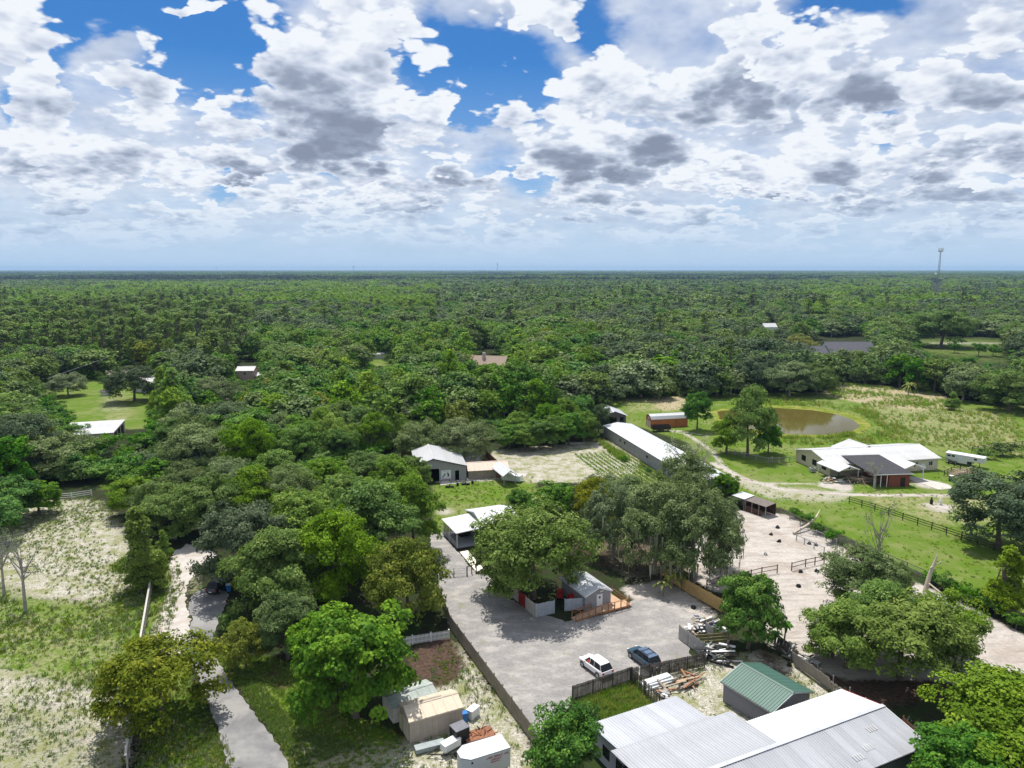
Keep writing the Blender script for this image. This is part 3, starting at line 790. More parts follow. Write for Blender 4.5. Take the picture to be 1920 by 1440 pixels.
for i, (px, py, h, w, key) in enumerate(((330, 1010, 10, 12, 'oak'), (400, 1000, 11, 13, 'oak'), (470, 985, 11, 13, 'fresh'), (300, 985, 9, 11, 'oak'), (545, 975, 11, 12, 'greyoak'), (350, 960, 10, 12, 'oak'), (430, 945, 10, 12, 'greyoak'),
    (610, 945, 10, 12, 'fresh'), (520, 935, 10, 12, 'fresh'), (250, 965, 8, 10, 'fresh'), (690, 920, 9, 11, 'oak'), (25, 985, 9, 12, 'bright'), (75, 965, 7, 9, 'bright'), (-20, 1020, 9, 11, 'bright'))):
    TH(key, px, py, h, w, ['olive green oak where the sand track enters the trees', 'olive oak shading the top of the sand track', 'fresh green tree behind the dark green oak', 'olive oak behind the cypress at the fence', 'grey oak at the back of the grove',
       'olive oak of the tree belt above the sand track', 'pale grey oak beside the faded red roof', 'fresh green tree between the grove and workshop', 'fresh green tree in the belt behind the grove', 'fresh green tree at the top corner of the scrub field',
       'olive oak left of the grey metal workshop', 'bright green tree at the top of the scrub field', 'small bright tree before the white rail fence', 'bright green tree cut by the photo edge at the scrub field'][i], i)
# hedge growth along the pasture fence
for i, (px, py) in enumerate(((1490, 972), (1512, 985), (1535, 1000), (1560, 1018), (1740, 1092), (1765, 1104), (1790, 1112), (1815, 1128), (1840, 1140), (1865, 1152), (1905, 1178))):
    TH('bush', px, py, 2.4, 3.6, 'vine grown bush clinging to the pasture fence', i, group='bushes along the pasture fence')

# ------------------------------------------------------------------ the wood: nearest trees one by one, the rest as one mass
FOREST_EDGE = [(-400, 935), (60, 930), (250, 928), (330, 910), (470, 908), (560, 900), (680, 880), (735, 850), (750, 830), (925, 828), (940, 800), (1095, 775), (1150, 752), (1345, 745), (1400, 738),
               (1545, 738), (1560, 722), (1640, 722), (1760, 742), (1850, 762), (1930, 775), (2600, 800)]
KEEP = [   # what has to stay in view: lawns, houses, sheds (pixel outlines)
    [(95, 705), (190, 715), (210, 735), (285, 760), (290, 800), (228, 830), (205, 835), (135, 815), (130, 785), (110, 750), (70, 730)],
    [(195, 690), (290, 690), (290, 760), (195, 760)],
    [(440, 675), (485, 675), (485, 715), (440, 705)],
    [(410, 738), (440, 738), (440, 760), (410, 760)],
    [(412, 880), (445, 880), (445, 897), (412, 897)],
    [(505, 858), (555, 858), (555, 880), (505, 880)],
    [(685, 668), (732, 668), (732, 684), (690, 688)],
    [(890, 653), (935, 653), (935, 674), (890, 674)],
    [(1525, 630), (1625, 630), (1625, 650), (1525, 655)],
    [(1720, 630), (1880, 630), (1900, 686), (1790, 672), (1725, 655)],
    [(1435, 603), (1452, 603), (1452, 614), (1435, 614)],
    [(180, 865), (212, 865), (212, 905), (190, 905)],
    [(100, 920), (170, 915), (170, 945), (100, 945)],
    [(1748, 480), (1766, 480), (1766, 545), (1748, 545)],
    [(1095, 758), (1180, 758), (1180, 800), (1095, 800)],
]
def edge_y(px):
    for (a, b), (c, d) in zip(FOREST_EDGE, FOREST_EDGE[1:]):
        if a <= px <= c: return b + (d - b) * (px - a) / (c - a)
    return 760
def blocked(x, y, h, w):
    """would a crown here hide one of the things listed above"""
    pts = []
    for t in np.linspace(0, 2 * math.pi, 8, endpoint=False):
        pts.append(PX(x + math.cos(t) * w * .42, y, h * .62 + math.sin(t) * h * .36))
    pts.append(PX(x, y, h * .6)); pts.append(PX(x, y, 0.5))
    P = np.array(pts)
    for poly in KEEP:
        if inpoly(P[:, 0], P[:, 1], poly).any(): return True
    return False
def lf(x, y, s, o):      # slow wandering value 0..1
    return .5 + .5 * math.sin(x / s + o + 1.7 * math.sin(y / s * .8 + o * 2.1)) * math.cos(y / s * 1.1 - o + 1.3 * math.sin(x / s * .6))
def kind_at(px, py, x, y, r):
    a = lf(x, y, 55, 1.3); q = r.random()
    if py < 531 and (px < 720 or 900 < px < 1500) and py > 512: return 'bluepine' if q < .9 else 'darkoak'  # dark band of far trees: cloud shadow painted by leaf colour
    if px < 820 and 536 < py < 596 and (px > 150 or py > 550):
        if a > .28: return 'lime' if q < .75 else 'fresh'
    if px < 470 and 570 < py < 700: return 'pine' if q < .6 else ('oak' if q < .85 else 'yellow')
    if px > 1500 and py < 600 and a > .5: return 'lime' if q < .6 else 'fresh'
    if 450 < px < 1130 and py > 640:
        return 'bright' if q < .36 else 'fresh' if q < .66 else 'lime' if q < .74 else 'oak' if q < .9 else 'greyoak' if q < .94 else 'yellow' if q < .985 else 'dead'
    if px < 450: return 'oak' if q < .25 else 'bright' if q < .5 else 'greyoak' if q < .68 else 'darkoak' if q < .85 else 'yellow' if q < .93 else 'fresh'
    if a < .33: return 'darkoak' if q < .5 else 'oak' if q < .8 else 'bright'
    if a < .66: return 'oak' if q < .42 else 'greyoak' if q < .58 else 'bright' if q < .74 else 'darkoak' if q < .92 else 'pine'
    return 'bright' if q < .3 else 'fresh' if q < .45 else 'oak' if q < .75 else 'darkoak' if q < .93 else 'dead' if q < .95 else 'greyoak'
SIZE = {'oak': (11, 14, 12, 17), 'darkoak': (11, 15, 12, 17), 'greyoak': (9, 13, 11, 16), 'bright': (9, 14, 8, 12), 'fresh': (10, 15, 8, 12), 'yellow': (9, 12, 9, 12),
        'pine': (16, 21, 7, 9.5), 'cone': (11, 16, 6, 8), 'dead': (10, 12, 7, 9), 'lime': (11, 15, 8, 12), 'bluepine': (15, 20, 8, 11)}
rr = random.Random(5)
cand = []
def scatter(y0, y1, sp, jit=.45):
    y = y0
    while y < y1:
        half = y * .84 + 70
        x = -half + rr.uniform(0, sp)
        while x < half:
            X = x + rr.uniform(-jit, jit) * sp; Y = y + rr.uniform(-jit, jit) * sp
            px, py = PX(X, Y, 0)
            if py < edge_y(px): cand.append((X, Y, px, py))
            x += sp
        y += sp
scatter(112, 420, 8.3); scatter(420, 1300, 11.3); scatter(1300, 2600, 17)
placed = []
for X, Y, px, py in cand:
    kd = kind_at(px, py, X, Y, rr); a, b, c_, d_ = SIZE[kd]
    h = rr.uniform(a, b); w = rr.uniform(c_, d_)
    q_ = math.exp(rr.gauss(0, .17)); w *= q_; h *= .45 + .55 * q_
    h *= .86 + .3 * lf(X, Y, 31, 4.4)
    if Y > 1300: w *= 1.95
    elif Y > 420: w *= 1.34
    else: w *= 1.10
    if Y < 700:
        if blocked(X, Y, h, w):
            h *= .42; w *= .5
            if Y > 420 or blocked(X, Y, h, w): continue
            if kd in ('pine', 'dead'): kd = 'bright'
        if any((X - q[0]) ** 2 + (Y - q[1]) ** 2 < (q[2] * .75 + w * .22) ** 2 for q in HAND): continue
    elif blocked(X, Y, h, w) : continue
    placed.append((X, Y, px, py, kd, h, w))
inview = [p for p in placed if -60 < p[2] < 1980]
inview.sort(key=lambda p: math.hypot(p[0], p[1]) / (p[5] * p[6]) ** .5)
SINGLE = inview[:215]; sset = set(id(p) for p in SINGLE)
REST = [p for p in placed if id(p) not in sset]
WHERE = [('in the thicket around the white roofed building', lambda px, py: px < 330 and py > 745), ('in the dense wood beyond the far lawn', lambda px, py: px < 470 and py < 720),
         ('in the wood beside the dome shaped oak lawn', lambda px, py: px < 470 and py < 800), ('in the tree belt above the sand track', lambda px, py: px < 560 and py > 800),
         ('in the wood between the grove and the workshop', lambda px, py: px < 760 and py > 800), ('in the wood right of the pinkish shed', lambda px, py: px < 760 and py < 740),
         ('in the wood up slope from the workshop oaks', lambda px, py: px < 760), ('in the wood below the brown roofed house', lambda px, py: px < 1130 and py < 745),
         ('in the wood directly behind the workshop', lambda px, py: px < 940), ('in the wood behind the bright green clump', lambda px, py: px < 1130),
         ('in the wood behind the orange barn', lambda px, py: px < 1350), ('in the wood behind the pond', lambda px, py: px < 1545),
         ('in the wood around the slate roofed house', lambda px, py: py < 715), ('at the wood edge beyond the meadow', lambda px, py: True)]
KINDW = {'oak': 'olive green oak', 'greyoak': 'pale grey green oak', 'darkoak': 'dark green oak', 'bright': 'bright green tree', 'fresh': 'fresh green tree', 'yellow': 'yellow green tree',
         'pine': 'tall pine with open crown', 'dead': 'bare grey tree', 'lime': 'light lime green tree', 'bluepine': 'dark pine', 'cone': 'cypress'}  # bluepine is dark from cloud shadow painted into its leaf colour
for i, (X, Y, px, py, kd, h, w) in enumerate(SINGLE):
    where = next(t for t, fn in WHERE if fn(px, py))
    near = Y < 185
    key = kd if (near and kd in PROTO) else 'mid_' + kd
    adj = 'tall ' if h > 14.5 and kd != 'pine' else 'low ' if h < 9.5 else 'broad ' if w > 17 else 'narrow ' if w < 9 else ''
    tree(key, X, Y, h, w, adj + KINDW[kd] + ' ' + where, group='trees ' + where, seed=i)
# the rest of the wood: one object, trees instanced on points
def forest(name, rows, protos, label=None):
    me = bpy.data.meshes.new(name + '_points')
    V = np.array([(p[0], p[1], 0) for p in rows], dtype=np.float32)
    me.vertices.add(len(V)); me.vertices.foreach_set('co', V.ravel())
    a = me.attributes.new('pick', 'INT', 'POINT'); a.data.foreach_set('value', np.array([p[2] for p in rows], dtype=np.int32))
    a = me.attributes.new('turn', 'FLOAT', 'POINT'); a.data.foreach_set('value', np.array([p[3] for p in rows], dtype=np.float32))
    a = me.attributes.new('size', 'FLOAT_VECTOR', 'POINT'); a.data.foreach_set('vector', np.array([p[4] for p in rows], dtype=np.float32).ravel())
    o = link(name, me, kind='stuff')
    ng = bpy.data.node_groups.new(name, 'GeometryNodeTree')
    ng.interface.new_socket('Geometry', in_out='INPUT', socket_type='NodeSocketGeometry'); ng.interface.new_socket('Geometry', in_out='OUTPUT', socket_type='NodeSocketGeometry')
    gi = ng.nodes.new('NodeGroupInput'); go = ng.nodes.new('NodeGroupOutput')
    lst = ng.nodes.new('GeometryNodeGeometryToInstance')
    for me_ in reversed(protos):
        ob = bpy.data.objects.new(name + '_source', me_)
        oi = ng.nodes.new('GeometryNodeObjectInfo'); oi.inputs['Object'].default_value = ob; oi.inputs['As Instance'].default_value = False
        ng.links.new(oi.outputs['Geometry'], lst.inputs[0])
    iop = ng.nodes.new('GeometryNodeInstanceOnPoints'); iop.inputs['Pick Instance'].default_value = True
    def at(nm, ty):
        q = ng.nodes.new('GeometryNodeInputNamedAttribute'); q.data_type = ty; q.inputs[0].default_value = nm; return q.outputs[0]
    ng.links.new(gi.outputs[0], iop.inputs['Points']); ng.links.new(lst.outputs[0], iop.inputs['Instance'])
    ng.links.new(at('pick', 'INT'), iop.inputs['Instance Index'])
    cx = ng.nodes.new('ShaderNodeCombineXYZ'); ng.links.new(at('turn', 'FLOAT'), cx.inputs[2])
    ng.links.new(cx.outputs[0], iop.inputs['Rotation']); ng.links.new(at('size', 'FLOAT_VECTOR'), iop.inputs['Scale'])
    ng.links.new(iop.outputs[0], go.inputs[0])
    md = o.modifiers.new('scatter', 'NODES'); md.node_group = ng
    return o
# tree = trunk + crown joined, for the mass
def joined(key, s):
    tm, cm, mm, R, H = PROTO[key][s]
    nt_ = len(tm.vertices)
    tv = np.empty(nt_ * 3, dtype=np.float32); tm.vertices.foreach_get('co', tv)
    tf = [list(p.vertices) for p in tm.polygons if len(p.vertices) == 4]
    cv = np.empty(len(cm.vertices) * 3, dtype=np.float32); cm.vertices.foreach_get('co', cv)
    nf = len(cm.polygons); cf = np.arange(nf * 4).reshape(-1, 4); tint = np.empty(nf, dtype=np.float32); cm.attributes['tint'].data.foreach_get('value', tint)
    me = npmesh(key + '_whole', np.concatenate([cv.reshape(-1, 3), tv.reshape(-1, 3)]), np.concatenate([cf, np.array(tf) + len(cm.vertices)]), cm.materials[0], np.concatenate([tint, np.full(len(tf), .3, np.float32)]))
    me.materials.append(tm.materials[0]); mi = np.zeros(nf + len(tf), np.int32); mi[nf:] = 1; me.polygons.foreach_set('material_index', mi)
    return me
KORD = ['oak', 'darkoak', 'greyoak', 'bright', 'fresh', 'yellow', 'pine', 'dead', 'lime', 'bluepine']
midlist = [joined('mid_' + k_, s) for k_ in KORD for s in (0, 1)]
for key, kind, leaf, R, H, n, sz in (('oak', 'oak', 'oak', 7, 12, 420, 1.5), ('darkoak', 'oak', 'darkoak', 7, 12, 420, 1.5), ('greyoak', 'oak', 'greyoak', 7, 11, 380, 1.5),
                                     ('bright', 'round', 'bright', 5.5, 12, 380, 1.4), ('fresh', 'round', 'fresh', 5.5, 13, 380, 1.4), ('yellow', 'oak', 'yellow', 6, 11, 360, 1.4),
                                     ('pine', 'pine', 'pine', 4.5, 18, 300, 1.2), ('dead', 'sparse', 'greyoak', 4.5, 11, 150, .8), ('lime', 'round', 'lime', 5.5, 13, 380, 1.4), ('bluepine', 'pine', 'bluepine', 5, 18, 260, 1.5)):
    proto('far_' + key, kind, leaf, R, H, n, sz, 2, sub=4)
farlist = [joined('far_' + k_, s) for k_ in KORD for s in (0, 1)]
def row(p, lst):
    X, Y, px, py, kd, h, w = p; s = rr.randrange(2)
    R, H = PROTO['mid_' + kd][s][3:]
    return (X, Y, KORD.index(kd) * 2 + s, rr.uniform(0, 6.28), (w / 2 / R, w / 2 / R, h / H))
forest('forest', [row(p, 0) for p in REST if p[1] < 750], midlist)
forest('distant_forest', [row(p, 0) for p in REST if p[1] >= 750], farlist)
# the farthest woods: whole stands of small crowns
def stand_mesh(name, leaf, seed, n=90, wid=75):
    r = np.random.default_rng(seed); C, N = [], []
    P = np.stack([r.uniform(-wid / 2, wid / 2, n), r.uniform(-wid / 2, wid / 2, n), r.uniform(8, 15, n)], 1)
    for p in P:
        e = unit(14, r); e[:, 2] = np.abs(e[:, 2]); C.append(p + e * np.array([5, 5, 4.0]) * r.uniform(.7, 1.1)); N.append(e)
    C = np.concatenate(C); N = np.concatenate(N)
    v, f = leaves(C, N, 5.5, r, .7)
    return npmesh(name, v, f, LM[leaf], np.clip(r.normal(.5, .2, len(C)), 0, 1))
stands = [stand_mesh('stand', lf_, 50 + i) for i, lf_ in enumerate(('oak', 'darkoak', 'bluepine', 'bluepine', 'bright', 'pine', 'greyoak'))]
rows = []
for y0, y1, sp in ((2600, 6000, 72), (6000, 15000, 110)):
    y = y0
    while y < y1:
        x = -y * .8
        while x < y * .8:
            X, Y = x + rr.uniform(-.4, .4) * sp, y + rr.uniform(-.4, .4) * sp
            a = lf(X, Y, 420, .4); b = lf(X, Y, 900, 2.2)
            pk = 2 if (b > .55 and X < 0) or b > .8 else (1 if a < .3 else 0 if a < .55 else 5 if a < .7 else 6 if a < .78 else 4)  # first pick: stands whose leaf colour paints cloud shadow
            if rr.random() < .2: pk = rr.randrange(7)
            if lf(X, Y, 260, 3.1) < .985: rows.append((X, Y, pk, rr.choice((0, 1.57, 3.14, 4.71)) + rr.uniform(-.2, .2), (sp / 72,) * 2 + (rr.uniform(.8, 1.15),)))
            x += sp
        y += sp
forest('horizon_woods', rows, stands)
ug = [PROTO['bush'][0][1], PROTO['bush'][1][1], PROTO['greybush'][0][1]]
rows2 = []
for _ in range(9000):
    Y = 150 + 400 * rr.random() ** 1.3; X = rr.uniform(-.85, .85) * Y; px, py = PX(X, Y, 0)
    if py > edge_y(px) - 3: continue
    if any(inpoly(np.array([PX(X, Y, z_)[0]]), np.array([PX(X, Y, z_)[1]]), q)[0] for q in KEEP for z_ in (0, 3)): continue
    s_ = rr.uniform(.8, 1.7); rows2.append((X, Y, rr.randrange(3), rr.uniform(0, 6.28), (s_, s_, s_ * rr.uniform(.6, 1.1))))
forest('undergrowth', rows2, ug)
print('trees single', len(SINGLE) + len(HAND), 'rest', len(REST), 'stands', len(rows))
# ------------------------------------------------------------------ materials for things built
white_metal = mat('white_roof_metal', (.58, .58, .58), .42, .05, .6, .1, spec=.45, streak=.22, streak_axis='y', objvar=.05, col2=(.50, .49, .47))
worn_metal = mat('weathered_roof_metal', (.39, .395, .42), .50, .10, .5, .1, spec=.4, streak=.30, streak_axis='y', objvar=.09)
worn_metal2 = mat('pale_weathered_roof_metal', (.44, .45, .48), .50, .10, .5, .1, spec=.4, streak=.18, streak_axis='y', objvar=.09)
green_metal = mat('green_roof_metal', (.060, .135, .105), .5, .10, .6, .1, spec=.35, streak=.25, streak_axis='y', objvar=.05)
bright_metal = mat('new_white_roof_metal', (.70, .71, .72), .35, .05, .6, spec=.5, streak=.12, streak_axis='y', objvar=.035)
gable_white = mat('white_trim', (.78, .78, .76), .6, .06, 2)
grey_wall = mat('grey_metal_wall', (.33, .32, .315), .65, .06, 1.0, .1, streak=.15)
grey_siding = mat('grey_siding', (.30, .30, .31), .65, .06, 2, streak=.1)
dark_siding = mat('dark_grey_siding', (.26, .25, .27), .6, .08, 2, streak=.1, objvar=.08)
tan_wall = mat('tan_wall', (.50, .415, .33), .7, .10, 1.2, streak=.35)
tan_roof = mat('tan_roof', (.60, .50, .38), .6, .06, 1.0, streak=.10, streak_axis='y', objvar=.03)
yellow_wall = mat('pale_yellow_wall', (.60, .56, .33), .7, .10, 1.2, streak=.25)
cream_wall = mat('cream_wall', (.62, .55, .42), .75, .08, 1.2, streak=.15)
greygreen = mat('grey_green_roof', (.34, .38, .345), .7, .12, 1.2, streak=.3, streak_axis='y', col2=(.50, .52, .48))
orange_wall = mat('orange_wall', (.48, .16, .055), .7, .12, 1.5, streak=.25, objvar=.12)
brick = mat('red_brick', (.235, .070, .045), .85, .22, 3)
block_wall = mat('grey_block_wall', (.34, .335, .33), .85, .16, .8, .2, streak=.45)
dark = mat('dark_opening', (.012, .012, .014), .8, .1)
glass = mat('window_glass', (.012, .015, .018), .18, .1, spec=.25)
black_paint = mat('black_paint', (.018, .018, .018), .55, .2)
shingle = mat('charcoal_shingles', (.060, .060, .066), .9, .2, 2.0, .3, streak=.2, streak_axis='y', objvar=.05)
shingle_brown = mat('brown_shingles', (.30, .23, .18), .9, .2, 2.0, .3)
oldwood = mat('weathered_boards', (.30, .255, .205), .9, .22, 1.5, .4, streak=.5, objvar=.14)
greywood = mat('grey_weathered_boards', (.42, .40, .38), .9, .18, 1.5, .4, streak=.45, objvar=.12)
palewood = mat('bleached_boards', (.60, .565, .51), .9, .16, 1.5, .4, streak=.35, objvar=.10)
blackwood = mat('dark_mottled_boards', (.085, .072, .060), .9, .35, 1.5, .4, streak=.6, objvar=.2, col2=(.20, .18, .15))  # dark brown boards with paler mottling and streaks
yellowwood = mat('new_yellow_boards', (.56, .37, .15), .85, .14, 1.5, .3, streak=.3, objvar=.10)
redwood = mat('stained_deck_timber', (.33, .155, .075), .75, .15, 2, .2, streak=.2, objvar=.10)
deckwood = mat('deck_boards', (.52, .33, .21), .8, .12, 2, .2, objvar=.10)
blacktimber = mat('black_fence_timber', (.030, .026, .022), .8, .3, 2, .2, objvar=.15)
bluegrey_wood = mat('blue_grey_boards', (.40, .43, .47), .85, .16, 1.6, .3, streak=.4, objvar=.12)
red_paint = mat('red_paint', (.36, .022, .018), .6, .2, 2)
white_paint = mat('white_paint', (.78, .78, .77), .45, .05, 2, spec=.4)
grey_steel = mat('galvanised_steel', (.42, .43, .45), .45, .1, 2, metal=.3)
rust = mat('rusty_steel', (.25, .11, .06), .85, .3, 3)
blue_plastic = mat('blue_plastic', (.03, .18, .50), .4, .1)
black_plastic = mat('black_plastic', (.02, .02, .022), .5, .1)

def axes(o, ex, ey=None):
    """matrix from an origin and a direction along the ground"""
    ex = Vector(ex).normalized(); ez = Vector((0, 0, 1)); ey = ez.cross(ex)
    m = Matrix((ex, ey, ez)).transposed().to_4x4(); m.translation = Vector(o); return m
_sheets = {}
def roof_slope(parent, r0, r1, eave0, m, width=.92, ribs=3, pieces=True, name='roof_sheet', thick=.03, ribh=.035, one='roof'):
    """metal sheets from ridge line r0-r1 down to the eave line through eave0, each sheet a mesh of its own"""
    r0, r1, eave0 = Vector(r0), Vector(r1), Vector(eave0)
    ex = (r1 - r0).normalized(); L = (r1 - r0).length
    dn = eave0 - r0; dn = dn - ex * dn.dot(ex); LS = dn.length; ey = dn.normalized(); ez = ex.cross(ey)
    if ez.z < 0: r0, ex = r1, -ex; ez = ex.cross(ey)
    n = max(1, round(L / width)); w = L / n
    def prof(mb, x0):
        p = [(x0, 0)]
        for i in range(ribs):
            c = x0 + w * (i + .5) / ribs
            p += [(c - .07, 0), (c - .035, ribh), (c + .035, ribh), (c + .07, 0)]
        p.append((x0 + w, 0))
        for (a, h0), (b, h1) in zip(p, p[1:]):
            mb.poly([(a, 0, thick + h0), (b, 0, thick + h1), (b, LS, thick + h1), (a, LS, thick + h0)])
        mb.poly([(x0, LS, thick), (x0 + w, LS, thick), (x0 + w, LS, 0), (x0, LS, 0)])
        mb.poly([(x0, 0, 0), (x0, LS, 0), (x0 + w, LS, 0), (x0 + w, 0, 0)])
        mb.poly([(x0, 0, 0), (x0, 0, thick), (x0, LS, thick), (x0, LS, 0)]); mb.poly([(x0 + w, LS, 0), (x0 + w, LS, thick), (x0 + w, 0, thick), (x0 + w, 0, 0)])
    M = Matrix((ex, ey, ez)).transposed().to_4x4()
    if pieces:
        key = (round(w, 4), round(LS, 3), ribs, m.name)
        if key not in _sheets:
            mb = MB(); prof(mb, 0); _sheets[key] = mb.mesh(name, m)
        for i in range(n):
            q = M.copy(); q.translation = r0 + ex * (w * i) + ez * (.004 * (i % 2))
            link(name, _sheets[key], parent, mtx=q)
    else:
        mb = MB()
        for i in range(n): prof(mb, w * i)
        q = M.copy(); q.translation = r0
        mb.build(one, m, parent, mtx=q)
def wall_strip(mb, P, ex, L, top, openings):
    """upright wall from P along ex with openings (x0,x1,z0,z1) cut out; top(x) its height"""
    P = Vector(P); ex = Vector(ex)
    xs_ = sorted({0, L} | {v for o in openings for v in o[:2]} | {x for x in getattr(top, 'breaks', ())})
    q = lambda x, z: P + ex * x + Vector((0, 0, z))
    for a, b in zip(xs_, xs_[1:]):
        z = 0
        for o in sorted((o for o in openings if o[0] <= a + 1e-6 and o[1] >= b - 1e-6), key=lambda o: o[2]):
            if o[2] > z: mb.poly([q(a, z), q(b, z), q(b, o[2]), q(a, o[2])])
            z = o[3]
        mb.poly([q(a, z), q(b, z), q(b, top(b)), q(a, top(a))])
class Top:
    def __init__(s, W, he, hr, he2=None, xr=None):
        s.W, s.he, s.hr, s.he2 = W, he, hr, he if he2 is None else he2; s.xr = W / 2 if xr is None else xr; s.breaks = (s.xr,)
    def __call__(s, x):
        return s.he + (s.hr - s.he) * x / s.xr if x <= s.xr else s.hr + (s.he2 - s.hr) * (x - s.xr) / (s.W - s.xr)
def gable(name, label, cat, M, L, W, he, hr, wall, roof, oh=.3, ohe=.3, open_end0=(), open_end1=(), open_s0=(), open_s1=(), pieces=True, width=.92, trim=None,
          walls=True, xr=None, he2=None, group=None, ribs=3, gables=(True, True), one='roof'):
    """ridge along local x (0..L), across local y (0..W); M places it"""
    e = empty(name, label=label, cat=cat, group=group); e.matrix_world = M
    tp = Top(W, he, hr, he2, xr)
    if walls:
        b = MB()
        wall_strip(b, (0, 0, 0), (1, 0, 0), L, type('F', (), {'__call__': lambda s, x: he, 'breaks': ()})(), open_s0)
        wall_strip(b, (L, W, 0), (-1, 0, 0), L, type('F', (), {'__call__': lambda s, x: tp.he2, 'breaks': ()})(), open_s1)
        wall_strip(b, (L, 0, 0), (0, 1, 0), W, tp, open_end1)
        tq = Top(W, tp.he2, hr, he, W - tp.xr)
        wall_strip(b, (0, W, 0), (0, -1, 0), W, tq, open_end0)
        b.build('wall', wall, e)
    s0 = (hr - he) / tp.xr; s1 = (hr - tp.he2) / (W - tp.xr)
    roof_slope(e, (-oh, tp.xr, hr), (L + oh, tp.xr, hr), (-oh, -ohe, he - s0 * ohe), roof, width, ribs, pieces, one=one)
    roof_slope(e, (-oh, tp.xr, hr), (L + oh, tp.xr, hr), (-oh, W + ohe, tp.he2 - s1 * ohe), roof, width, ribs, pieces, one=one)
    c = MB(); h = .05
    c.poly([(-oh - .02, tp.xr - .18, hr + h - s0 * .18 + .03), (L + oh + .02, tp.xr - .18, hr + h - s0 * .18 + .03), (L + oh + .02, tp.xr, hr + h + .05), (-oh - .02, tp.xr, hr + h + .05)])
    c.poly([(-oh - .02, tp.xr, hr + h + .05), (L + oh + .02, tp.xr, hr + h + .05), (L + oh + .02, tp.xr + .18, hr + h - s1 * .18 + .03), (-oh - .02, tp.xr + .18, hr + h - s1 * .18 + .03)])
    c.build('ridge_cap', roof, e)
    if trim:
        for x in (-oh, L + oh):
            for y0, z0, y1, z1 in ((-ohe, he - s0 * ohe, tp.xr, hr), (tp.xr, hr, W + ohe, tp.he2 - s1 * ohe)):
                MB().beam((x, y0, z0 - .06), (x, y1, z1 - .06), .05, .16, up=(0, 0, 1)).build('barge_board', trim, e)
        for y, z in ((-ohe, he - s0 * ohe), (W + ohe, tp.he2 - s1 * ohe)):
            MB().beam((-oh, y, z - .07), (L + oh, y, z - .07), .06, .12).build('gutter', trim, e)
    return e
def mpx(pa, pb, pc, z):
    """frame from three eave corners: ridge runs pa->pc, gable end pa-pb. returns matrix at ground, L, W"""
    A, B, C = G(*pa, z), G(*pb, z), G(*pc, z)
    ex = (C - A); L = ex.length; ex = ex.normalized(); p = (B - A) - ex * (B - A).dot(ex); W = p.length; p.normalize()
    o = A if ex.cross(p).z > 0 else A + p * W
    o.z = 0
    return axes(o, ex), L, W
def door(parent, x, y, w, h, m, ax='x', sgn=-1, t=.05, name='door', z0=0.0, handle=True):
    b = MB()
    if ax == 'x': b.box(x, y + min(0, sgn * t), z0, x + w, y + max(0, sgn * t), z0 + h)
    else: b.box(x + min(0, sgn * t), y, z0, x + max(0, sgn * t), y + w, z0 + h)
    d = b.build(name, m, parent)
    return d
def window(parent, x, y, z, w, h, ax='x', sgn=-1, frame=None):
    frame = frame or white_paint; b = MB(); g = MB(); t = .05
    def bx(mb, a0, a1, z0, z1, d0, d1):
        if ax == 'x': mb.box(x + a0, y + min(sgn * d0, sgn * d1), z + z0, x + a1, y + max(sgn * d0, sgn * d1), z + z1)
        else: mb.box(x + min(sgn * d0, sgn * d1), y + a0, z + z0, x + max(sgn * d0, sgn * d1), y + a1, z + z1)
    for q in ((0, w, 0, .07), (0, w, h - .07, h), (0, .07, .07, h - .07), (w - .07, w, .07, h - .07), (w / 2 - .025, w / 2 + .025, .07, h - .07)): bx(b, *q, .004, .06)
    bx(g, .07, w - .07, .07, h - .07, .003, .02)
    f = b.build('window', frame, parent); g.build('pane', glass, f); return f

AX = math.radians(24)
# 1. big metal building, near part (far slope white, near slope weathered)
Mb, L_, W_ = mpx((1733, 1393), (1572, 1297), (1620, 1440), 3.0)
cx_, cy_ = (Mb @ Vector((0, W_ / 2, 0))).xy
rz_ = ZAT(cx_, cy_, 1325)
bigB = empty('metal_workshop', label='long metal building with white far slope and weathered grey near slope', cat='building'); bigB.matrix_world = Mb
LB = 27.0
b = MB(); tp = Top(W_, 3.0, rz_)
wall_strip(b, (0, 0, 0), (1, 0, 0), LB, type('F', (), {'__call__': lambda s, x: 3.0, 'breaks': ()})(), [])
wall_strip(b, (LB, W_, 0), (-1, 0, 0), LB, type('F', (), {'__call__': lambda s, x: 3.0, 'breaks': ()})(), [])
wall_strip(b, (0, W_, 0), (0, -1, 0), W_, tp, []); wall_strip(b, (LB, 0, 0), (0, 1, 0), W_, tp, [])
b.build('wall', mat('dull_green_wall', (.10, .12, .10), .7, .1, 1), bigB)
far_is_0 = (Mb @ Vector((0, 0, 0))).y > (Mb @ Vector((0, W_, 0))).y
yf, yn = (0, W_) if far_is_0 else (W_, 0)
sg = lambda y: -.3 if y == 0 else .3
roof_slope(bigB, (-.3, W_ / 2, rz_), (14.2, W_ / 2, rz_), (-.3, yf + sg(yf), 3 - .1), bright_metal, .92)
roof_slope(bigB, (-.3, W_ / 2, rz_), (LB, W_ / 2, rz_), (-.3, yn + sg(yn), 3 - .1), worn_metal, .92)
MB().beam((-.34, W_ / 2, rz_ + .09), (LB, W_ / 2, rz_ + .09), .42, .03).build('ridge_cap', worn_metal2, bigB)
MB().beam((-.34, yf, 3 - .05), (-.34, W_ / 2, rz_ - .05), .05, .18).build('barge_board', red_paint, bigB)
MB().beam((-.34, yn, 3 - .05), (-.34, W_ / 2, rz_ - .05), .05, .18).build('barge_board', white_paint, bigB)
MB().beam((-.3, yn + sg(yn) * 1.15, 2.86), (LB, yn + sg(yn) * 1.15, 2.86), .10, .12).build('gutter', black_paint, bigB)
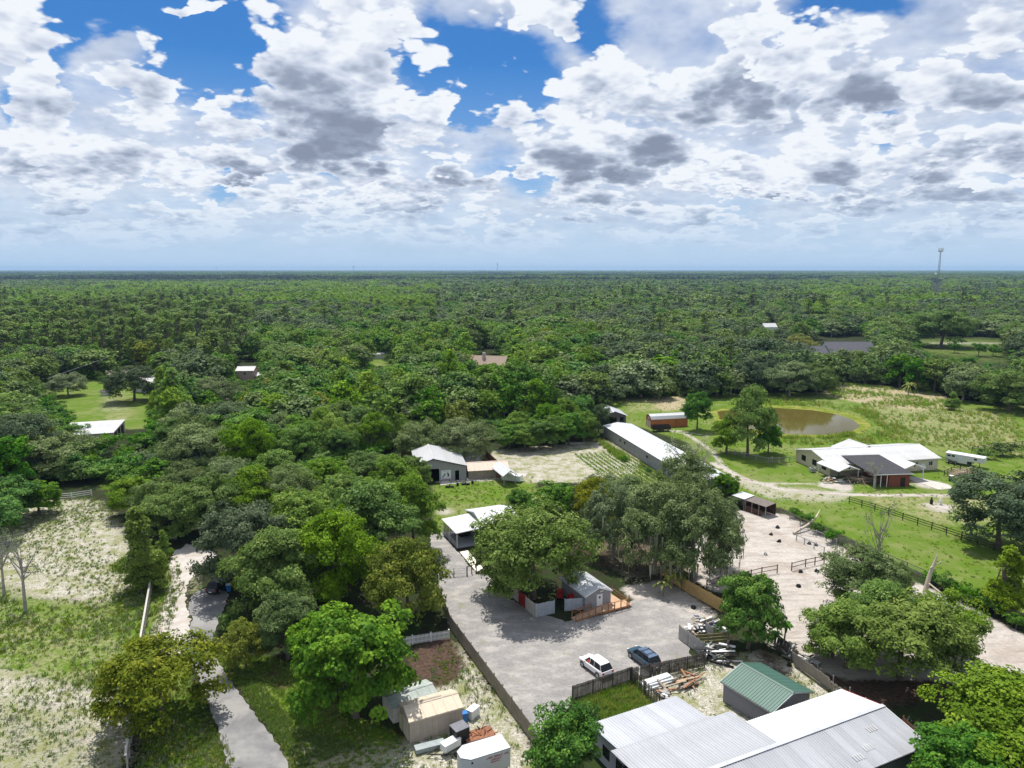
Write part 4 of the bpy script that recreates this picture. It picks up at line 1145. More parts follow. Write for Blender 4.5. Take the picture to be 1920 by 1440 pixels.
# pale patches of clear sheet on the near slope
for i, (u_, v_) in enumerate(((3.0, .30), (5.2, .62), (7.0, .72), (9.2, .86))):
    y0 = W_ / 2 + (yn - W_ / 2) * v_; y1 = W_ / 2 + (yn - W_ / 2) * (v_ + .13); sl = (rz_ - 3) / (W_ / 2)
    z0 = rz_ - abs(y0 - W_ / 2) * sl + .075; z1 = rz_ - abs(y1 - W_ / 2) * sl + .075
    for j in range(4):
        MB().beam((u_ + j * .3, y0, z0), (u_ + j * .3, y1, z1), .12, .012).build('roof_patch', white_metal, bigB)
# 2. lower part, gentle gable joining it
Ma, La, Wa = mpx((1105, 1358), (1210, 1440), (1268, 1305), 2.7)
# ridge runs towards the camera side building; build as two gentle slopes with the fold in the middle
A0, A1 = G(1105, 1358, 2.7), G(1268, 1305, 2.7); dA = (A1 - A0).normalized(); nA = Vector((dA.y, -dA.x, 0))
bigA = empty('metal_workshop', label='low pitched pale metal roof building with a fold across it, beside the glossy green tree', cat='building')
bigA.matrix_world = axes((A0.x, A0.y, 0), dA); LA = (A1 - A0).length
def q_(x, y, z): return (x, y, z)
fold, depth = 5.2, 15.0
roof_slope(bigA, (0, -fold, 3.25), (LA + .0, -fold, 3.25), (0, 0, 2.7), worn_metal2, .92)
iA = bigA.matrix_world.inverted()
R0, R1 = iA @ (Mb @ Vector((13.2, W_ / 2, rz_ + .02))), iA @ (Mb @ Vector((LB, W_ / 2, rz_ + .02)))
fd = (R1 - R0).normalized(); yfold = -fold + .25
roof_slope(bigA, R0, R1, (R0.x * .5 + R1.x * .5, yfold, 3.30), mat('grey_weathered_roof_metal', (.40, .405, .43), .5, .1, .5, .1, spec=.4, streak=.25, streak_axis='y', objvar=.05), .92)
MB().beam((0, -fold, 3.33), (LA + .6, -fold, 3.33), .7, .03).build('ridge_cap', worn_metal, bigA)
b = MB()
b.poly([(.15, -.15, 0), (LA, -.15, 0), (LA, -.15, 2.66), (.15, -.15, 2.66)]); b.poly([(.15, -depth + .2, 0), (.15, -fold, 0), (.15, -fold, 3.2), (.15, -depth + .2, 3.4)])
b.poly([(.15, -fold, 0), (.15, -.15, 0), (.15, -.15, 2.66), (.15, -fold, 3.2)]); b.poly([(LA, -fold, 0), (LA, -.15, 0), (LA, -.15, 2.66), (LA, -fold, 3.2)])
b.poly([(.15, -depth + .2, 0), (LA + 2, -depth + .2, 0), (LA + 2, -depth + .2, 2.7), (.15, -depth + .2, 2.7)]); b.build('wall', mat('lilac_grey_wall', (.46, .455, .50), .7, .06, 1, streak=.2), bigA)
MB().beam((-.03, .0, 2.66), (-.03, -fold, 3.21), .05, .15).build('barge_board', mat('blue_grey_trim', (.22, .28, .36), .6), bigA)
MB().beam((-.03, -fold, 3.21), (-.03, -depth, 3.45), .05, .15).build('barge_board', mat('blue_grey_trim', (.22, .28, .36), .6), bigA)
for y_ in (-2.2, -4.4): window(bigA, .15, y_ - 1.1, .9, 1.1, 1.1, ax='y', sgn=-1, frame=black_paint)
door(bigA, .15, -7.2, 1.0, 2.05, dark_siding, ax='y', sgn=-1)
# 3. green roofed shed
A, B_, C_ = G(1357, 1277, 2.3), G(1440, 1250, 2.3), G(1447, 1332, 2.3)
Mg = axes((C_.x, C_.y, 0), (A - C_)); Lg = (A - C_).length; dd = (A - C_).normalized(); nn = Vector((-dd.y, dd.x, 0)); Wg = 6.2
o_ = C_ + nn * 0; side = (B_ - A).dot(nn)
if side < 0: Mg = axes((A.x, A.y, 0), (C_ - A))
gs = gable('green_roofed_shed', 'grey metal shed with green metal roof beside the big metal buildings', 'shed', Mg, Lg, Wg, 2.3, 3.3, dark_siding, green_metal, .25, .25, width=.9, trim=grey_steel)
for side_y, sgn in ((0, -1), (Wg, 1)):
    b = MB()
    for i in range(11):
        z = .08 + i * .2
        b.hexa([(0, side_y + min(0, sgn * .05), z), (Lg, side_y + min(0, sgn * .05), z), (Lg, side_y + max(0, sgn * .05), z), (0, side_y + max(0, sgn * .05), z),
                (0, side_y + min(0, sgn * .012), z + .12), (Lg, side_y + min(0, sgn * .012), z + .12), (Lg, side_y + max(0, sgn * .012), z + .12), (0, side_y + max(0, sgn * .012), z + .12)])
    b.build('siding', dark_siding, gs, kind='stuff')
# 4. tan shed with lean-to roof behind
A, B_, = G(768, 1353, 2.4), G(867, 1325, 2.4)
Mt = axes((A.x, A.y, 0), B_ - A); Lt = (B_ - A).length
ts = gable('storage_shed', 'tan storage shed with pale roof at the edge of the sandy yard', 'shed', Mt, Lt, 3.3, 2.4, 3.0, tan_wall, tan_roof, .08, .10, width=1.1, ribs=1, trim=tan_roof, pieces=False)
MB().box(1.2, 1.65, 3.06, 3.9, 1.85, 3.14).build('roof_vent', mat('tan_vent', (.40, .34, .27), .7), ts)
for x in np.arange(.55, Lt - .2, .61): MB().box(x - .03, -.03, .05, x + .03, -.003, 2.32).build('batten', tan_wall, ts)
door(ts, 0, .5, 1.6, 1.95, yellow_wall, ax='y', sgn=-1); MB().box(-.08, .48, 0, -.02, 2.14, 2.03).build('door_frame', tan_roof, ts)
door(ts, -.1, 2.2, .9, 1.8, yellow_wall, ax='y', sgn=-1, name='open_door')
A, B_, C2 = G(745, 1300, 2.0), G(820, 1275, 2.0), G(835, 1290, 2.0)
Mt2 = axes((Mt @ Vector((-.6, 3.75, 0))).to_tuple(), B_ - A)
gable('storage_shed', 'low grey green roofed shed directly behind the tan shed', 'shed', Mt2, 5.0, 2.9, 1.75, 2.1, mat('cream_panel', (.6, .57, .48), .7), greygreen, .1, .1, width=1.2, ribs=1, pieces=False)
# 5. grey shed with white door and timber ramp
A, B_, C_ = G(1097, 1147, 0), G(1144, 1135, 0), G(1065, 1080, 2.3)
W5 = (B_ - A).length; ex5 = (B_ - A).normalized(); back = Vector((-ex5.y, ex5.x, 0))
M5 = axes((B_.x, B_.y, 0), back)                     # ridge runs away from the yard
s5 = gable('grey_shed', 'small grey shed with white door and metal roof behind the timber ramp', 'shed', M5, 6.2, W5, 2.35, 3.15, grey_siding, mat('silver_roof_metal', (.60, .61, .63), .45, .08, .8, .1, spec=.45, streak=.2, streak_axis='y', objvar=.05), .25, .2, width=.8, trim=white_paint)
door(s5, 0, W5 * .32, .95, 2.05, white_paint, ax='y', sgn=-1); MB().box(-.075, W5 * .32 + .36, 1.45, -.055, W5 * .32 + .60, 1.75).build('door_pane', glass, s5)
MB().box(-.10, W5 * .30, 2.35, -.02, W5 * .30 + .5, 2.5).build('light', white_paint, s5)
MB().box(.02, -.12, .05, .10, -.03, 2.3).build('corner_trim', white_paint, s5)
# deck and ramp: deck along shed front right, ramp down to the left
Md = axes((A.x, A.y, 0), ex5)
dk = empty('timber_ramp', label='stained timber ramp and deck with handrails in front of the grey shed', cat='ramp'); dk.matrix_world = Md
zd = .38
for i in range(16): MB().box(W5 * .30 + i * .335, -1.75, zd - .04, W5 * .30 + i * .335 + .325, -.12, zd).build('deck_board', deckwood, dk)
for i in range(10): MB().box(W5 + .25 + i * .16, -.10, zd - .04, W5 + .25 + i * .16 + .15, 2.4, zd).build('deck_board', deckwood, dk)
n_ = 12; x0_, x1_ = -2.6, W5 * .30
for i in range(n_):
    xa = x0_ + (x1_ - x0_) * i / n_; xb = x0_ + (x1_ - x0_) * (i + .94) / n_; za, zb = zd * i / n_, zd * (i + .94) / n_
    MB().hexa([(xa, -1.75, za - .03), (xb, -1.75, zb - .03), (xb, -.55, zb - .03), (xa, -.55, za - .03), (xa, -1.75, za + .01), (xb, -1.75, zb + .01), (xb, -.55, zb + .01), (xa, -.55, za + .01)]).build('ramp_board', deckwood, dk)
xe = W5 + 1.9
for x in np.linspace(x0_, xe - .35, 9):
    z = 0 if x < x0_ + .1 else max(0, min(zd, zd * (x - x0_) / (x1_ - x0_)))
    MB().box(x - .05, -1.85, 0, x + .05, -1.75, z + 1.0).build('post', redwood, dk)
MB().beam((x0_, -1.8, 1.0), (x1_, -1.8, zd + 1.0), .14, .05).beam((x1_, -1.8, zd + 1.0), (xe - .2, -1.8, zd + 1.0), .14, .05).build('handrail', redwood, dk)
MB().beam((x0_, -1.88, .12), (x1_, -1.88, zd), .04, .2).beam((x1_, -1.88, zd - .1), (xe, -1.88, zd - .1), .04, .2).build('skirt_board', redwood, dk)
MB().beam((x0_ + .2, -.5, .95), (x1_ - .6, -.5, zd + .85), .12, .05).beam((x0_ + .2, -.5, .6), (x1_ - .6, -.5, zd + .5), .1, .05).build('inner_handrail', redwood, dk)
for x in (x0_ + .2, x0_ + 1.5, x1_ - .6): MB().box(x - .05, -.55, 0, x + .05, -.45, 1.2).build('post', redwood, dk)
for x, y, h in ((xe - .05, -1.8, 1.9), (xe - .05, .2, 1.25), (xe - .05, 2.3, 1.5), (W5 + .3, 2.3, 1.2)): MB().box(x - .05, y - .05, 0, x + .05, y + .05, h).build('post', redwood, dk)
MB().beam((xe - .05, -1.7, 1.2), (xe - .05, 2.3, 1.2), .05, .1).beam((xe - .05, -1.7, .8), (xe - .05, 2.3, .8), .04, .1).build('side_rail', redwood, dk)
# 6. carport and house by the lawn
A, B_, C_, D_ = G(856, 1000, 2.7), G(901, 985, 2.7), G(873, 960, 2.7), G(829, 973, 2.7)
eL = (D_ - A).normalized(); Mc = axes((A.x, A.y, 0), (B_ - A).normalized() - eL * ((B_ - A).normalized().dot(eL)))
Wc = abs((B_ - A).dot(Vector((Mc[0][0], Mc[1][0], 0)))); Lc = (D_ - A).length
cp = empty('carport', label='white flat roofed carport open to the front over a grey slab', cat='carport'); cp.matrix_world = Mc
roof_slope(cp, (Wc, -.1, 3.0), (Wc, Lc, 3.0), (-.15, -.1, 2.7), bright_metal, .9)
MB().box(0, 0, .02, Wc, Lc, .12).build('floor_slab', mat('grey_slab', (.30, .30, .34), .7, .08, 1), cp)
for x, y in ((.1, .1), (.1, Lc / 2), (.1, Lc - .2), (Wc * .5, Lc - .2)): MB().box(x - .05, y - .05, .12, x + .05, y + .05, 2.72).build('post', white_paint, cp)
MB().beam((0, 0, 2.68), (Wc, 0, 2.96), .08, .16).build('fascia', white_paint, cp)
for i in range(6): MB().box(.04, .5 + i * 1.1, .12, .06, 1.45 + i * 1.1, .95).build('screen_panel', mat('grey_screen', (.28, .29, .33), .6), cp)
hs = gable('house', 'small pale house with white metal roof joined to the carport, half under the big oak', 'house', Mc @ Matrix.Translation((Wc + .25, .3, 0)), 6.3, 9.0, 3.05, 4.2, mat('pale_green_siding', (.44, .46, .44), .7, .05, 1, streak=.1), bright_metal, .35, .35, width=.9, trim=white_paint)
window(hs, 2.2, 0, 1.1, 1.3, 1.1, ax='x', sgn=-1)
door(hs, 0, 1.4, .95, 2.05, white_paint, ax='y', sgn=-1); door(hs, 0, 3.1, 1.2, 2.05, dark, ax='y', sgn=-1)
for i, (x, y, w, d, h) in enumerate(((3.1, 4.6, 1.5, .7, .9), (2.2, 5.6, .8, .8, 1.1), (4.2, 5.4, .7, .6, 1.5), (4.6, .9, .5, .5, 1.0))):
    o = MB().box(-w / 2, -d / 2, 0, w / 2, d / 2, h * .7).box(-w / 2 + .08, -d / 2 + .05, h * .7, w / 2 - .25, d / 2 - .05, h).build('storage_box', [black_plastic, rust, mat('brown_box', (.2, .12, .08), .8), black_plastic][i])
    o.matrix_world = Mc @ Matrix.Translation((x, y, .12)); tag(o, ['long dark chest at the back of the carport', 'squat rusty box under the carport', 'tall brown box against the house inside the carport', 'dark bin by the carport front corner'][i], 'box')
# walkway slab
P4 = [G(*p) for p in ((862, 1036), (877, 1033), (907, 1068), (893, 1073))]
b = MB(); b.hexa([(p.x, p.y, -.05) for p in (P4[0], P4[3], P4[2], P4[1])] + [(p.x, p.y, .12) for p in (P4[0], P4[3], P4[2], P4[1])]); b.build('walkway', mat('cream_concrete', (.70, .66, .56), .8, .05, 1), kind='structure')
P4 = [G(*p) for p in ((826, 1003), (858, 1033), (860, 1036), (850, 1040), (822, 1008))]
# 7. grey metal workshop with dog sign
# front wall left x=778 base y~905, right x=874 y~899
F0, F1 = G(781, 905), G(874.5, 899.5); ef = (F1 - F0).normalized(); bk = Vector((-ef.y, ef.x, 0)); Wf = (F1 - F0).length
M7 = axes((F1.x, F1.y, 0), bk)        # x into depth, y to the left along the front
hE = 3.5; 
s7 = gable('metal_workshop', 'grey metal workshop with a dark open bay and a white sign of two dogs', 'building', M7, 13, Wf, 3.3, 5.2, grey_wall, white_metal, .25, .2,
           open_end0=[(2.1, 5.0, 0, 2.9), (8.45, 9.4, 0, 2.3)], width=.95, trim=black_paint, xr=Wf * .66, he2=3.9)
def on7(x0, x1, z0, z1, d=.06, m=None, name='part', parent=None):
    """panel on the front wall, x measured from its left end"""
    b = MB().box(-d, Wf - x1, z0, -.004, Wf - x0, z1); return b.build(name, m, parent or s7)
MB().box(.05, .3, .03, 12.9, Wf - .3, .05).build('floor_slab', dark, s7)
for n_, (x0, x1, z1) in (('bay_frame', (2.0, 5.1, 2.98)), ('door_frame', (8.37, 9.48, 2.36))):
    b = MB().box(-.03, Wf - x1, 0, -.003, Wf - x1 + .1, z1).box(-.03, Wf - x0 - .1, 0, -.003, Wf - x0, z1).box(-.03, Wf - x1 + .1, z1 - .08, -.003, Wf - x0 - .1, z1); b.build(n_, grey_steel, s7)
sx = lambda x: 5.45 + (x - 5.05) * 1.235
sg_ = on7(5.45, 7.55, .35, 2.45, .06, white_paint, 'sign_board')
navy = mat('navy_print', (.015, .02, .06), .6); pale = mat('grey_print', (.42, .46, .55), .6); redp = mat('red_print', (.42, .10, .10), .6)
def sgn(pts, m, nm='dog_picture'):
    b = MB(); f_ = [(-.085, Wf - sx(x), z) for x, z in pts]; g_ = [(-.062, Wf - sx(x), z) for x, z in pts]
    b.poly(f_); b.poly(g_[::-1])
    for i in range(len(f_)): b.poly([f_[i], g_[i], g_[(i + 1) % len(f_)], f_[(i + 1) % len(f_)]])
    b.build(nm, m, sg_)
sgn([(5.22, .85), (5.30, .78), (5.42, .95), (5.60, 1.25), (5.74, 1.5), (5.80, 1.72), (5.70, 1.76), (5.62, 1.62), (5.50, 1.42), (5.34, 1.15)], navy)
sgn([(6.12, 1.9), (6.20, 1.98), (6.30, 1.80), (6.40, 1.55), (6.44, 1.2), (6.36, 1.05), (6.20, 1.10), (6.14, 1.4), (6.10, 1.65)], navy)
sgn([(6.0, .98), (6.5, .98), (6.52, 1.06), (6.0, 1.06)], pale)
for x in np.arange(5.2, 6.6, .13): sgn([(x, .55), (x + .09, .55), (x + .09, .68), (x, .68)], pale, 'sign_letter')
for x in np.arange(5.3, 6.4, .16): sgn([(x, 2.18), (x + .10, 2.18), (x + .10, 2.30), (x, 2.30)], pale, 'sign_letter')
sgn([(5.1, .37), (6.7, .37), (6.7, .43), (5.1, .43)], redp, 'sign_border')
on7(5.2, 5.4, .3, 2.4, .05, mat('pale_blue_print', (.45, .55, .62), .6), 'side_banner')
on7(3.2, 3.45, 3.6, 3.8, .2, white_paint, 'wall_light'); on7(8.0, 8.2, 3.75, 3.95, .2, black_plastic, 'wall_light')
# lean-to roof on its left
M7b = M7 @ Matrix.Translation((0, Wf, 0))
lt = empty('lean_to', label='white lean-to roof along the side of the grey metal workshop', cat='shed'); lt.matrix_world = M7b
roof_slope(lt, (0, .2, 2.75), (9, .2, 2.75), (0, 3.2, 2.2), bright_metal, .95, pieces=False)
for x in (.3, 4.5, 8.6): MB().box(x, 3.0, 0, x + .1, 3.1, 2.2).build('post', grey_steel, lt)
MB().box(0, .2, 0, .05, 3.0, 2.2).build('wall', grey_wall, lt)
# 8. tan shed to its right, then canopy
M8 = axes((F1 + ef * .5).to_tuple(), ef)
s8 = gable('storage_shed', 'long tan shed with pinkish roof next to the grey metal workshop', 'shed', M8, 9.0, 4.4, 2.1, 3.3, mat('tan_weathered_wall', (.36, .295, .24), .8, .15, 1.5, .3, streak=.4, objvar=.1), mat('pinkish_tan_roof', (.66, .53, .43), .7, .08, 1, streak=.15, streak_axis='y', objvar=.03), .2, .25, width=1.0, ribs=1, pieces=False)
for x in np.arange(.5, 8.9, .9): MB().box(x - .03, -.04, 0, x + .03, -.004, 2.0).build('batten', mat('tan_weathered_wall', (0, 0, 0)), s8)
door(s8, 6.2, 0, .9, 1.9, rust, ax='x', sgn=-1)
Mk, Lk, Wk = mpx((944, 892), (975, 894), (923, 875), 2.4)
ca = gable('canopy', 'small white gabled canopy beside the weedy field', 'canopy', Mk, Lk, Wk, 2.4, 3.4, grey_wall, bright_metal, .2, .2, walls=False, pieces=False, trim=grey_steel)
for x, y in ((.2, .2), (Lk - .2, .2), (.2, Wk - .2), (Lk - .2, Wk - .2)): MB().box(x - .05, y - .05, 0, x + .05, y + .05, 2.4).build('post', grey_steel, ca)
o = MB().box(-.9, -2.2, .5, .9, 2.2, 1.55).box(-.8, -2.1, .25, .8, 2.1, .5).build('white_trailer', white_paint); o.location = (G(960, 902).x, G(960, 902).y, 0); o.rotation_euler = (0, 0, 1.2)
tag(o, 'low white trailer parked under the small gabled canopy', 'trailer')
# red brown panels and round tent behind the workshop
for i, (pa, pb, h) in enumerate((((752, 862), (772, 860), 2.4), ((900, 866), (912, 862), 2.6), ((912, 862), (932, 880), 2.2))):
    a, b2 = G(*pa), G(*pb); w = MB(); n_ = max(2, int((b2 - a).length / 2.4)); e = empty('panel_fence', (a.x, a.y, 0), label=['rust red board screen left of the grey workshop', 'tall rust red board screen behind the tan shed', 'dark red screen running down to the canopy'][i], cat='fence')
    for j in range(n_):
        p = a.lerp(b2, j / n_) - a; q = a.lerp(b2, (j + .97) / n_) - a
        MB().beam((p.x, p.y, h / 2), (q.x, q.y, h / 2), .06, h).build('fence_panel', rust, e)
tn = empty('ribbed_tent', tuple(G(884, 868)[:2]) + (0,), label='small grey peaked tent roof behind the tan shed', cat='tent')
for j in range(12):
    a0, a1 = j * math.pi / 6, (j + 1) * math.pi / 6
    MB().poly([(0, 0, 3.1), (2.6 * math.cos(a0), 2.6 * math.sin(a0), 2.0), (2.6 * math.cos(a1), 2.6 * math.sin(a1), 2.0)]).poly([(2.6 * math.cos(a0), 2.6 * math.sin(a0), 2.0), (2.6 * math.cos(a0), 2.6 * math.sin(a0), 0), (2.6 * math.cos(a1), 2.6 * math.sin(a1), 0), (2.6 * math.cos(a1), 2.6 * math.sin(a1), 2.0)]).build('tent_panel', [white_metal, grey_steel][j % 2], tn)
# 9. long barn with white roof
A, C_ = G(1132, 798, 3.0), G(1308, 904, 3.0); B_ = G(1180, 797, 3.0)
ex9 = (C_ - A).normalized(); L9 = (C_ - A).length + 0; pr_ = Vector((-ex9.y, ex9.x, 0)); W9 = 8.2
M9 = axes((A.x, A.y, 0), ex9)
class F3: breaks = (); __call__ = lambda s, x: 3.0
s9 = empty('long_barn', label='very long low barn with white roof and grey wall beside the crop rows', cat='barn'); s9.matrix_world = M9
b = MB(); wall_strip(b, (0, 0, 0), (1, 0, 0), L9, F3(), [(x, x + 1.1, 1.4, 2.1) for x in (12, 15, 29)]); wall_strip(b, (L9, W9, 0), (-1, 0, 0), L9, F3(), [])
wall_strip(b, (0, W9, 0), (0, -1, 0), W9, Top(W9, 3, 3.9), []); wall_strip(b, (L9, 0, 0), (0, 1, 0), W9, Top(W9, 3, 3.9), []); b.build('wall', block_wall, s9)
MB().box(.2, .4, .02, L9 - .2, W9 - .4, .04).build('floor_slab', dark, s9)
for (x,) in ((12,), (15,), (29,)): MB().box(x, .03, 1.4, x + 1.1, .05, 2.1).build('pane', glass, s9)
roof_slope(s9, (-.2, W9 / 2, 3.75), (L9 + .2, W9 / 2, 3.75), (-.2, -.2, 3.02), bright_metal, 1.0)
roof_slope(s9, (-.2, W9 / 2, 3.75), (L9 + .2, W9 / 2, 3.75), (-.2, W9 + .2, 3.02), bright_metal, 1.0)
# 10. weathered small barn behind it
A, B_, C_ = G(1131, 779, 2.8), G(1174, 778, 2.8), G(1096, 764, 2.8)
M10 = axes((A.x, A.y, 0), B_ - A); W10 = (B_ - A).length
s10 = gable('small_barn', 'weathered small barn with grey metal roof at the far end of the long barn', 'barn', axes((B_.x, B_.y, 0), Vector((-(B_ - A).normalized().y, (B_ - A).normalized().x, 0))), 9, W10, 2.7, 4.0, mat('old_barn_boards', (.20, .175, .16), .9, .25, 1.2, .3, streak=.5), mat('silver_roof_metal', (0, 0, 0)), .5, .5, width=1.0, open_end0=[(1.2, 4.2, 0, 2.3), (5.2, 6.3, 0, 2.2)])
# 11. orange barn with gambrel roof
A, B_ = G(1221, 803), G(1289, 799.5); e11 = (B_ - A).normalized(); M11 = axes((A.x, A.y, 0), e11); L11 = (B_ - A).length; W11 = 3.9
s11 = empty('orange_barn', label='orange barn shaped shed with silver rounded roof', cat='shed'); s11.matrix_world = M11
pf = [(0, 0), (0, 2.5), (.55, 3.35), (W11 / 2, 3.85), (W11 - .55, 3.35), (W11, 2.5), (W11, 0)]
for x in (0, L11):
    MB().poly([(x, y, z) for y, z in (pf if x else pf[::-1])]).build('end_wall', orange_wall, s11)
nb_ = int(L11 / .8)
for i in range(nb_):
    MB().box(L11 * i / nb_, -.02 - .01 * (i % 2), 0, L11 * (i + .96) / nb_, .03, 2.5).build('wall_panel', orange_wall, s11)
MB().poly([(0, W11, 0), (L11, W11, 0), (L11, W11, 2.5), (0, W11, 2.5)]).build('back_wall', orange_wall, s11)
silver = mat('silver_sheet', (.55, .56, .57), .4, .1, .8, .1, spec=.5, streak=.25, streak_axis='y')
for (y0, z0), (y1, z1) in zip(pf[1:5], pf[2:6]):
    hi, lo = ((y1, z1), (y0, z0)) if z1 > z0 else ((y0, z0), (y1, z1))
    roof_slope(s11, (-.15, hi[0], hi[1] + .02), (L11 + .15, hi[0], hi[1] + .02), (-.15, lo[0], lo[1] + .02), silver, 1.0, pieces=False, one='roof_slope')
MB().box(-.06, .5, 0, -.01, 1.7, 2.05).build('door', mat('pink_white_door', (.62, .50, .46), .7), s11); MB().box(-.06, 2.0, 0, -.01, 3.3, 2.05).build('door', mat('pink_white_door', (0, 0, 0)), s11)
MB().box(-.05, 1.5, 2.4, -.01, 2.4, 3.1).build('loft_door', mat('pink_white_door', (0, 0, 0)), s11)
g_ = G(1239, 808)
dp = empty('dump_trailer', (g_.x, g_.y, 0), math.atan2(e11.y, e11.x) - .1, 'dark open box trailer parked before the orange barn', 'trailer')
b = MB().box(-2.6, -1.0, .55, 2.6, 1.0, .65)
for q in ((-2.6, -1.0, 2.6, -.94), (-2.6, .94, 2.6, 1.0), (-2.6, -.94, -2.54, .94), (2.54, -.94, 2.6, .94)): b.box(q[0], q[1], .65, q[2], q[3], 1.75)
b.build('body', mat('dark_brown_steel', (.045, .03, .028), .7), dp)
for x in np.arange(-2.4, 2.5, .6): MB().box(x, -1.05, .6, x + .07, -1.0, 1.75).build('rib', black_paint, dp)
for x in (-.8, .2):
    for y in (-1.05, 1.05): MB().cyl((x, y - .1, .35), (x, y + .1, .35), .35, n=12).build('wheel', black_plastic, dp)
# 12. ranch house
A, B_, C_ = G(1560, 869, 3.0), G(1762, 857, 3.0), G(1515, 843, 3.0)
e12 = (B_ - A).normalized(); M12 = axes((A.x - .3, A.y, 0), e12); L12 = (B_ - A).length; W12 = 13.2
s12 = gable('ranch_house', 'long cream ranch house with white metal roof in the pasture', 'house', M12, L12, W12, 2.95, 4.5, cream_wall, white_metal, .5, .5, width=1.0, trim=white_paint)
for y in (1.4, 5.0, 9.2): window(s12, 0, y, 1.0, 1.6, 1.3, ax='y', sgn=-1, frame=black_paint)
for i, x in enumerate((17.5, 19.5, 22.0, 25.5)): window(s12, x, 0, 1.1, 1.1 if i != 2 else .8, 1.1, ax='x', sgn=-1)
MB().cyl((24, -.02, .9), (24, -.10, .9), .75, n=16).build('wagon_wheel', white_paint, s12)
# cross gable behind
gable('house_wing', 'white roofed back wing of the ranch house', 'house', M12 @ Matrix.Translation((19.0, W12 - 6.5, 0)) @ Matrix.Rotation(math.radians(90), 4, 'Z'), 6.6, 9, 3.2, 4.7, cream_wall, white_metal, .4, .4, width=1.0, pieces=False)
ac = G(1523, 885); e = empty('air_conditioner', (ac.x, ac.y, 0), math.atan2(e12.y, e12.x), 'grey air conditioner box at the end of the ranch house', 'air conditioner')
MB().box(-.6, -.5, .1, .6, .5, 1.0).build('body', grey_steel, e); MB().cyl((0, 0, 1.0), (0, 0, 1.04), .4, n=12).build('fan_grille', black_paint, e)
# charcoal roofed brick garage
A, B_, C_, D_ = G(1640, 890, 2.9), G(1711, 888, 2.9), G(1648, 858, 2.9), G(1580, 861, 2.9)
eg = (B_ - A).normalized(); Mg_ = axes((A.x, A.y, 0), eg); Wg_ = (B_ - A).length; Lg_ = 12.6
gr = empty('brick_garage', label='charcoal roofed brick garage wing projecting from the ranch house', cat='garage'); gr.matrix_world = Mg_
b = MB(); b.poly([(Wg_ * .42, .3, 0), (Wg_ - .3, .3, 0), (Wg_ - .3, .3, 2.8), (Wg_ * .42, .3, 2.8)]); b.poly([(Wg_ - .3, .3, 0), (Wg_ - .3, Lg_, 0), (Wg_ - .3, Lg_, 2.8), (Wg_ - .3, .3, 2.8)])
b.poly([(Wg_ * .42, .3, 0), (Wg_ * .42, Lg_, 0), (Wg_ * .42, Lg_, 2.8), (Wg_ * .42, .3, 2.8)]); b.build('wall', brick, gr)
for i in range(18):   # courses of shingles
    y0, y1 = Lg_ * i / 18, Lg_ * (i + 1) / 18; z0 = 2.85 + .9 * i / 18
    MB().hexa([(-.3, y0 - .1, z0), (Wg_ + .3, y0 - .1, z0), (Wg_ + .3, y1, z0 + .05), (-.3, y1, z0 + .05), (-.3, y0 - .1, z0 + .06), (Wg_ + .3, y0 - .1, z0 + .06), (Wg_ + .3, y1, z0 + .09), (-.3, y1, z0 + .09)]).build('shingle_course', shingle, gr)
MB().beam((-.3, -.14, 2.85), (Wg_ + .3, -.14, 2.85), .05, .14).build('fascia', white_paint, gr)
for x in (.1, 1.6, 3.0): MB().box(x, .2, 0, x + .12, .32, 2.8).build('post', white_paint, gr)
MB().box(6.2, .24, 0, 7.2, .29, 2.0).build('door', black_paint, gr)
# two small white gable porches
def porch(pa, pb, pc, z, label, H=.9):
    A, B_, C_ = G(*pa, z), G(*pb, z), G(*pc, z)      # front-left, front-right, back-left eaves
    W = (B_ - A).length; e = (B_ - A).normalized(); bk_ = Vector((-e.y, e.x, 0)); L = (C_ - A).dot(bk_)
    M = axes((B_.x, B_.y, 0), bk_); p = gable('gabled_porch', label, 'porch', M, L, W, z, z + H, cream_wall, bright_metal, .2, .2, walls=False, width=.9, pieces=False, trim=white_paint)
    MB().poly([(0, 0, z), (0, W / 2, z + H), (0, W, z)]).build('gable_wall', cream_wall, p); MB().box(-.02, W / 2 - .2, z + .2, -.005, W / 2 + .2, z + .5).build('vent', black_paint, p)
    for x, y in ((.1, .1), (.1, W - .1), (L - .1, .1), (L - .1, W - .1)): MB().box(x - .07, y - .07, 0, x + .07, y + .07, z).build('post', [white_paint, blacktimber][x < 1 and y > 1], p)
    return p, M, L, W
p1, Mp1, Lp1, Wp1 = porch((1573, 883), (1611, 880), (1540, 867), 2.7, 'white gabled porch at the front of the ranch house over stored gear')
p2, Mp2, Lp2, Wp2 = porch((1696, 878), (1733, 876), (1657, 863), 2.9, 'white gabled porch by the brick garage on the driveway side')
